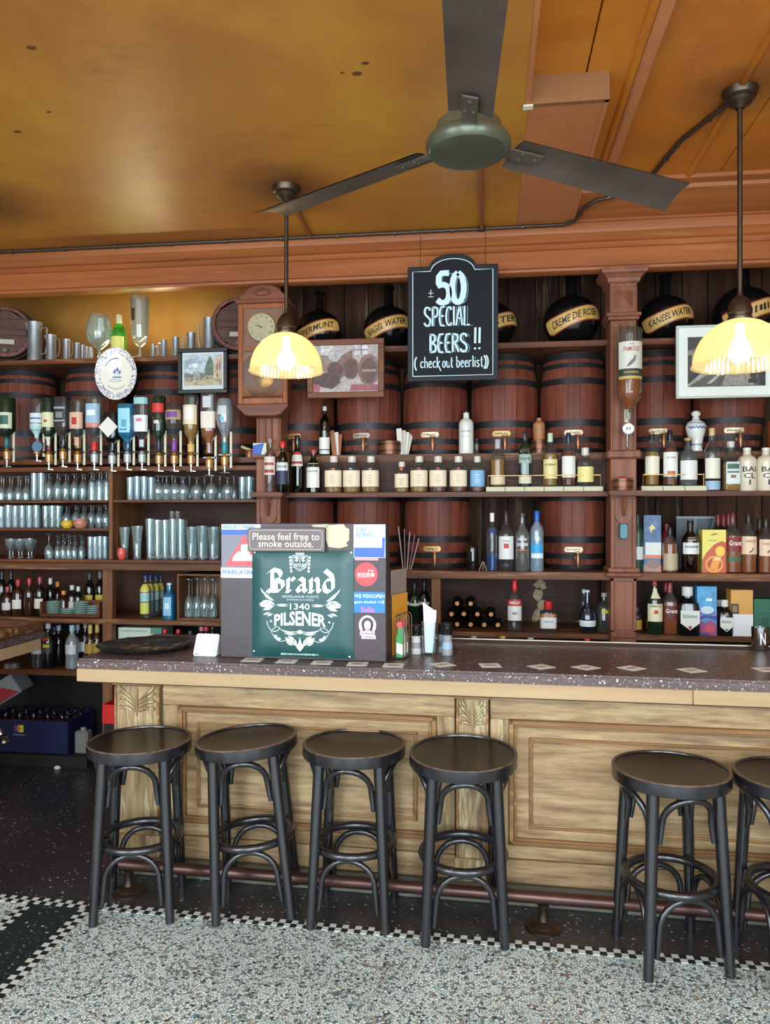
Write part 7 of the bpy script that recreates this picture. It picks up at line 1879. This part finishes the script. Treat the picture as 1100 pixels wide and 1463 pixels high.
# beer crate with bottles
M_crate = P('crate_blue', (24, 28, 66), .45)
cx0_, cx1_ = WXp(-30, 5.1), WXp(98, 5.1)
CRT = thing('beer_crate', 'dark blue beer crate with a yellow crest under the left shelf', 'crate', ((cx0_+cx1_)/2, 5.08, .08))
w_ = (cx1_-cx0_)/2; h_ = .235
for nm, a in (('front', (-w_, w_, 0, .016, 0, h_)), ('back', (-w_, w_, .36, .376, 0, h_)), ('side', (-w_, -w_+.016, .016, .36, 0, h_)), ('side', (w_-.016, w_, .016, .36, 0, h_)), ('bottom', (-w_, w_, 0, .376, 0, .01))):
    MB().box(*a).build(nm, M_crate, CRT, bevel=.004)
px_ = (WXp(27, 5.08) - (cx0_+cx1_)/2)
m = MB(); rect(m, px_-.035, px_, .15, .20, -.0012); m.build('crest_dark', col((110, 60, 90), .5), CRT); m = MB(); rect(m, px_, px_+.035, .15, .20, -.0012); m.build('crest_yellow', col((214, 190, 60), .5), CRT)
m = MB(); disc(m, px_, .175, .014, .018, -.0018, 12); m.build('crest_centre', col((176, 120, 60), .5), CRT)
m = MB(); rect(m, px_-.045, px_+.045, .125, .137, -.0012); m.build('crest_script', col((90, 96, 130), .5), CRT)
bmesh_ = MB().lathe([(.001, 0), (.028, 0), (.03, .004), (.03, .14), (.024, .165), (.013, .20), (.012, .24), (.001, .24)], 14).mesh('glass', D_brown, smooth=40)
cmesh_ = MB().lathe([(.0145, .228), (.0155, .23), (.0145, .243), (.001, .245)], 12).mesh('cap', M_chrome, smooth=40)
for i in range(6):
    for j in range(4):
        T = thing('beer_bottle', 'brown beer bottle in the dark blue crate, %s row, %s from left' % (('front', 'second', 'third', 'back')[j], ORD[i]), 'bottle', (CRT.location.x - w_ + .07 + i*(2*w_-.14)/5, 5.08 + .06 + j*.085, .093), group='beer bottles in the dark blue crate')
        link('glass', bmesh_, T); link('cap', cmesh_, T)
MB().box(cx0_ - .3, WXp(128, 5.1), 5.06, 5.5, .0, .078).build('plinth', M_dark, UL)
T = thing('carton', 'grey and red carton tilted on top of the beer crate at the left edge', 'box', (WXp(6, 5.06), 5.12, .45), rot=(0, R(-32), R(10)))
MB().box(-.13, .11, 0, .2, 0, .012).box(-.13, -.118, 0, .2, 0, .15).box(.098, .11, 0, .2, 0, .15).box(-.13, .11, 0, .012, 0, .15).box(-.13, .11, .188, .2, 0, .15).build('box_body', col((150, 150, 150), .6), T)
m = MB(); poly(m, [(-.12, .01), (.09, .01), (-.0, .1), (-.12, .1)], -.0012); m.build('red_print', col((170, 50, 60), .5), T)
p = FL(114, 1085, 0); T = thing('plastic_canister', 'small grey box beside the red crate in the dark corner', 'box', (W(115, 0, 5.12).x, 5.12, .079))
MB().box(-.05, .05, 0, .08, 0, .16).build('body', col((120, 120, 112), .5), T, bevel=.012); MB().lathe([(.018, .16), (.018, .18), (.001, .182)], 12, c=(0, .04, 0)).build('cap', col((150, 146, 130), .5), T)
T = thing('plastic_crate', 'bright red plastic crate glimpsed behind the bar corner', 'crate', (WXp(190, 4.9), 4.86, .372))
for a in ((-.2, .2, 0, .015, 0, .13), (-.2, .2, .3, .315, 0, .13), (-.2, -.185, .015, .3, 0, .13), (.185, .2, .015, .3, 0, .13)): MB().box(*a).build('wall', col((206, 34, 30), .4), T, bevel=.004)
MB().box(-.185, .185, .015, .3, 0, .012).build('base', col((206, 34, 30), .4), T)
p = FL(82, 1099, 0); o = MB().lathe([(.001, 0), (.02, .0), (.026, .008), (.016, .02), (.001, .024)], 9, ky=.8).build('paper_scrap', col((222, 220, 214), .7), None, (p.x, p.y, .0016), smooth=60); tag(o, 'crumpled white paper scrap on the dark floor', 'litter')
pts = [FL(a, b, .006) for a, b in ((30, 1122), (40, 1112), (60, 1095), (90, 1088), (120, 1080))]
o = MB().tube(pts, .004, 6).build('cable', col((70, 64, 58), .5), None, smooth=50); tag(o, 'thin grey cable lying on the dark floor behind the bar corner', 'cable')
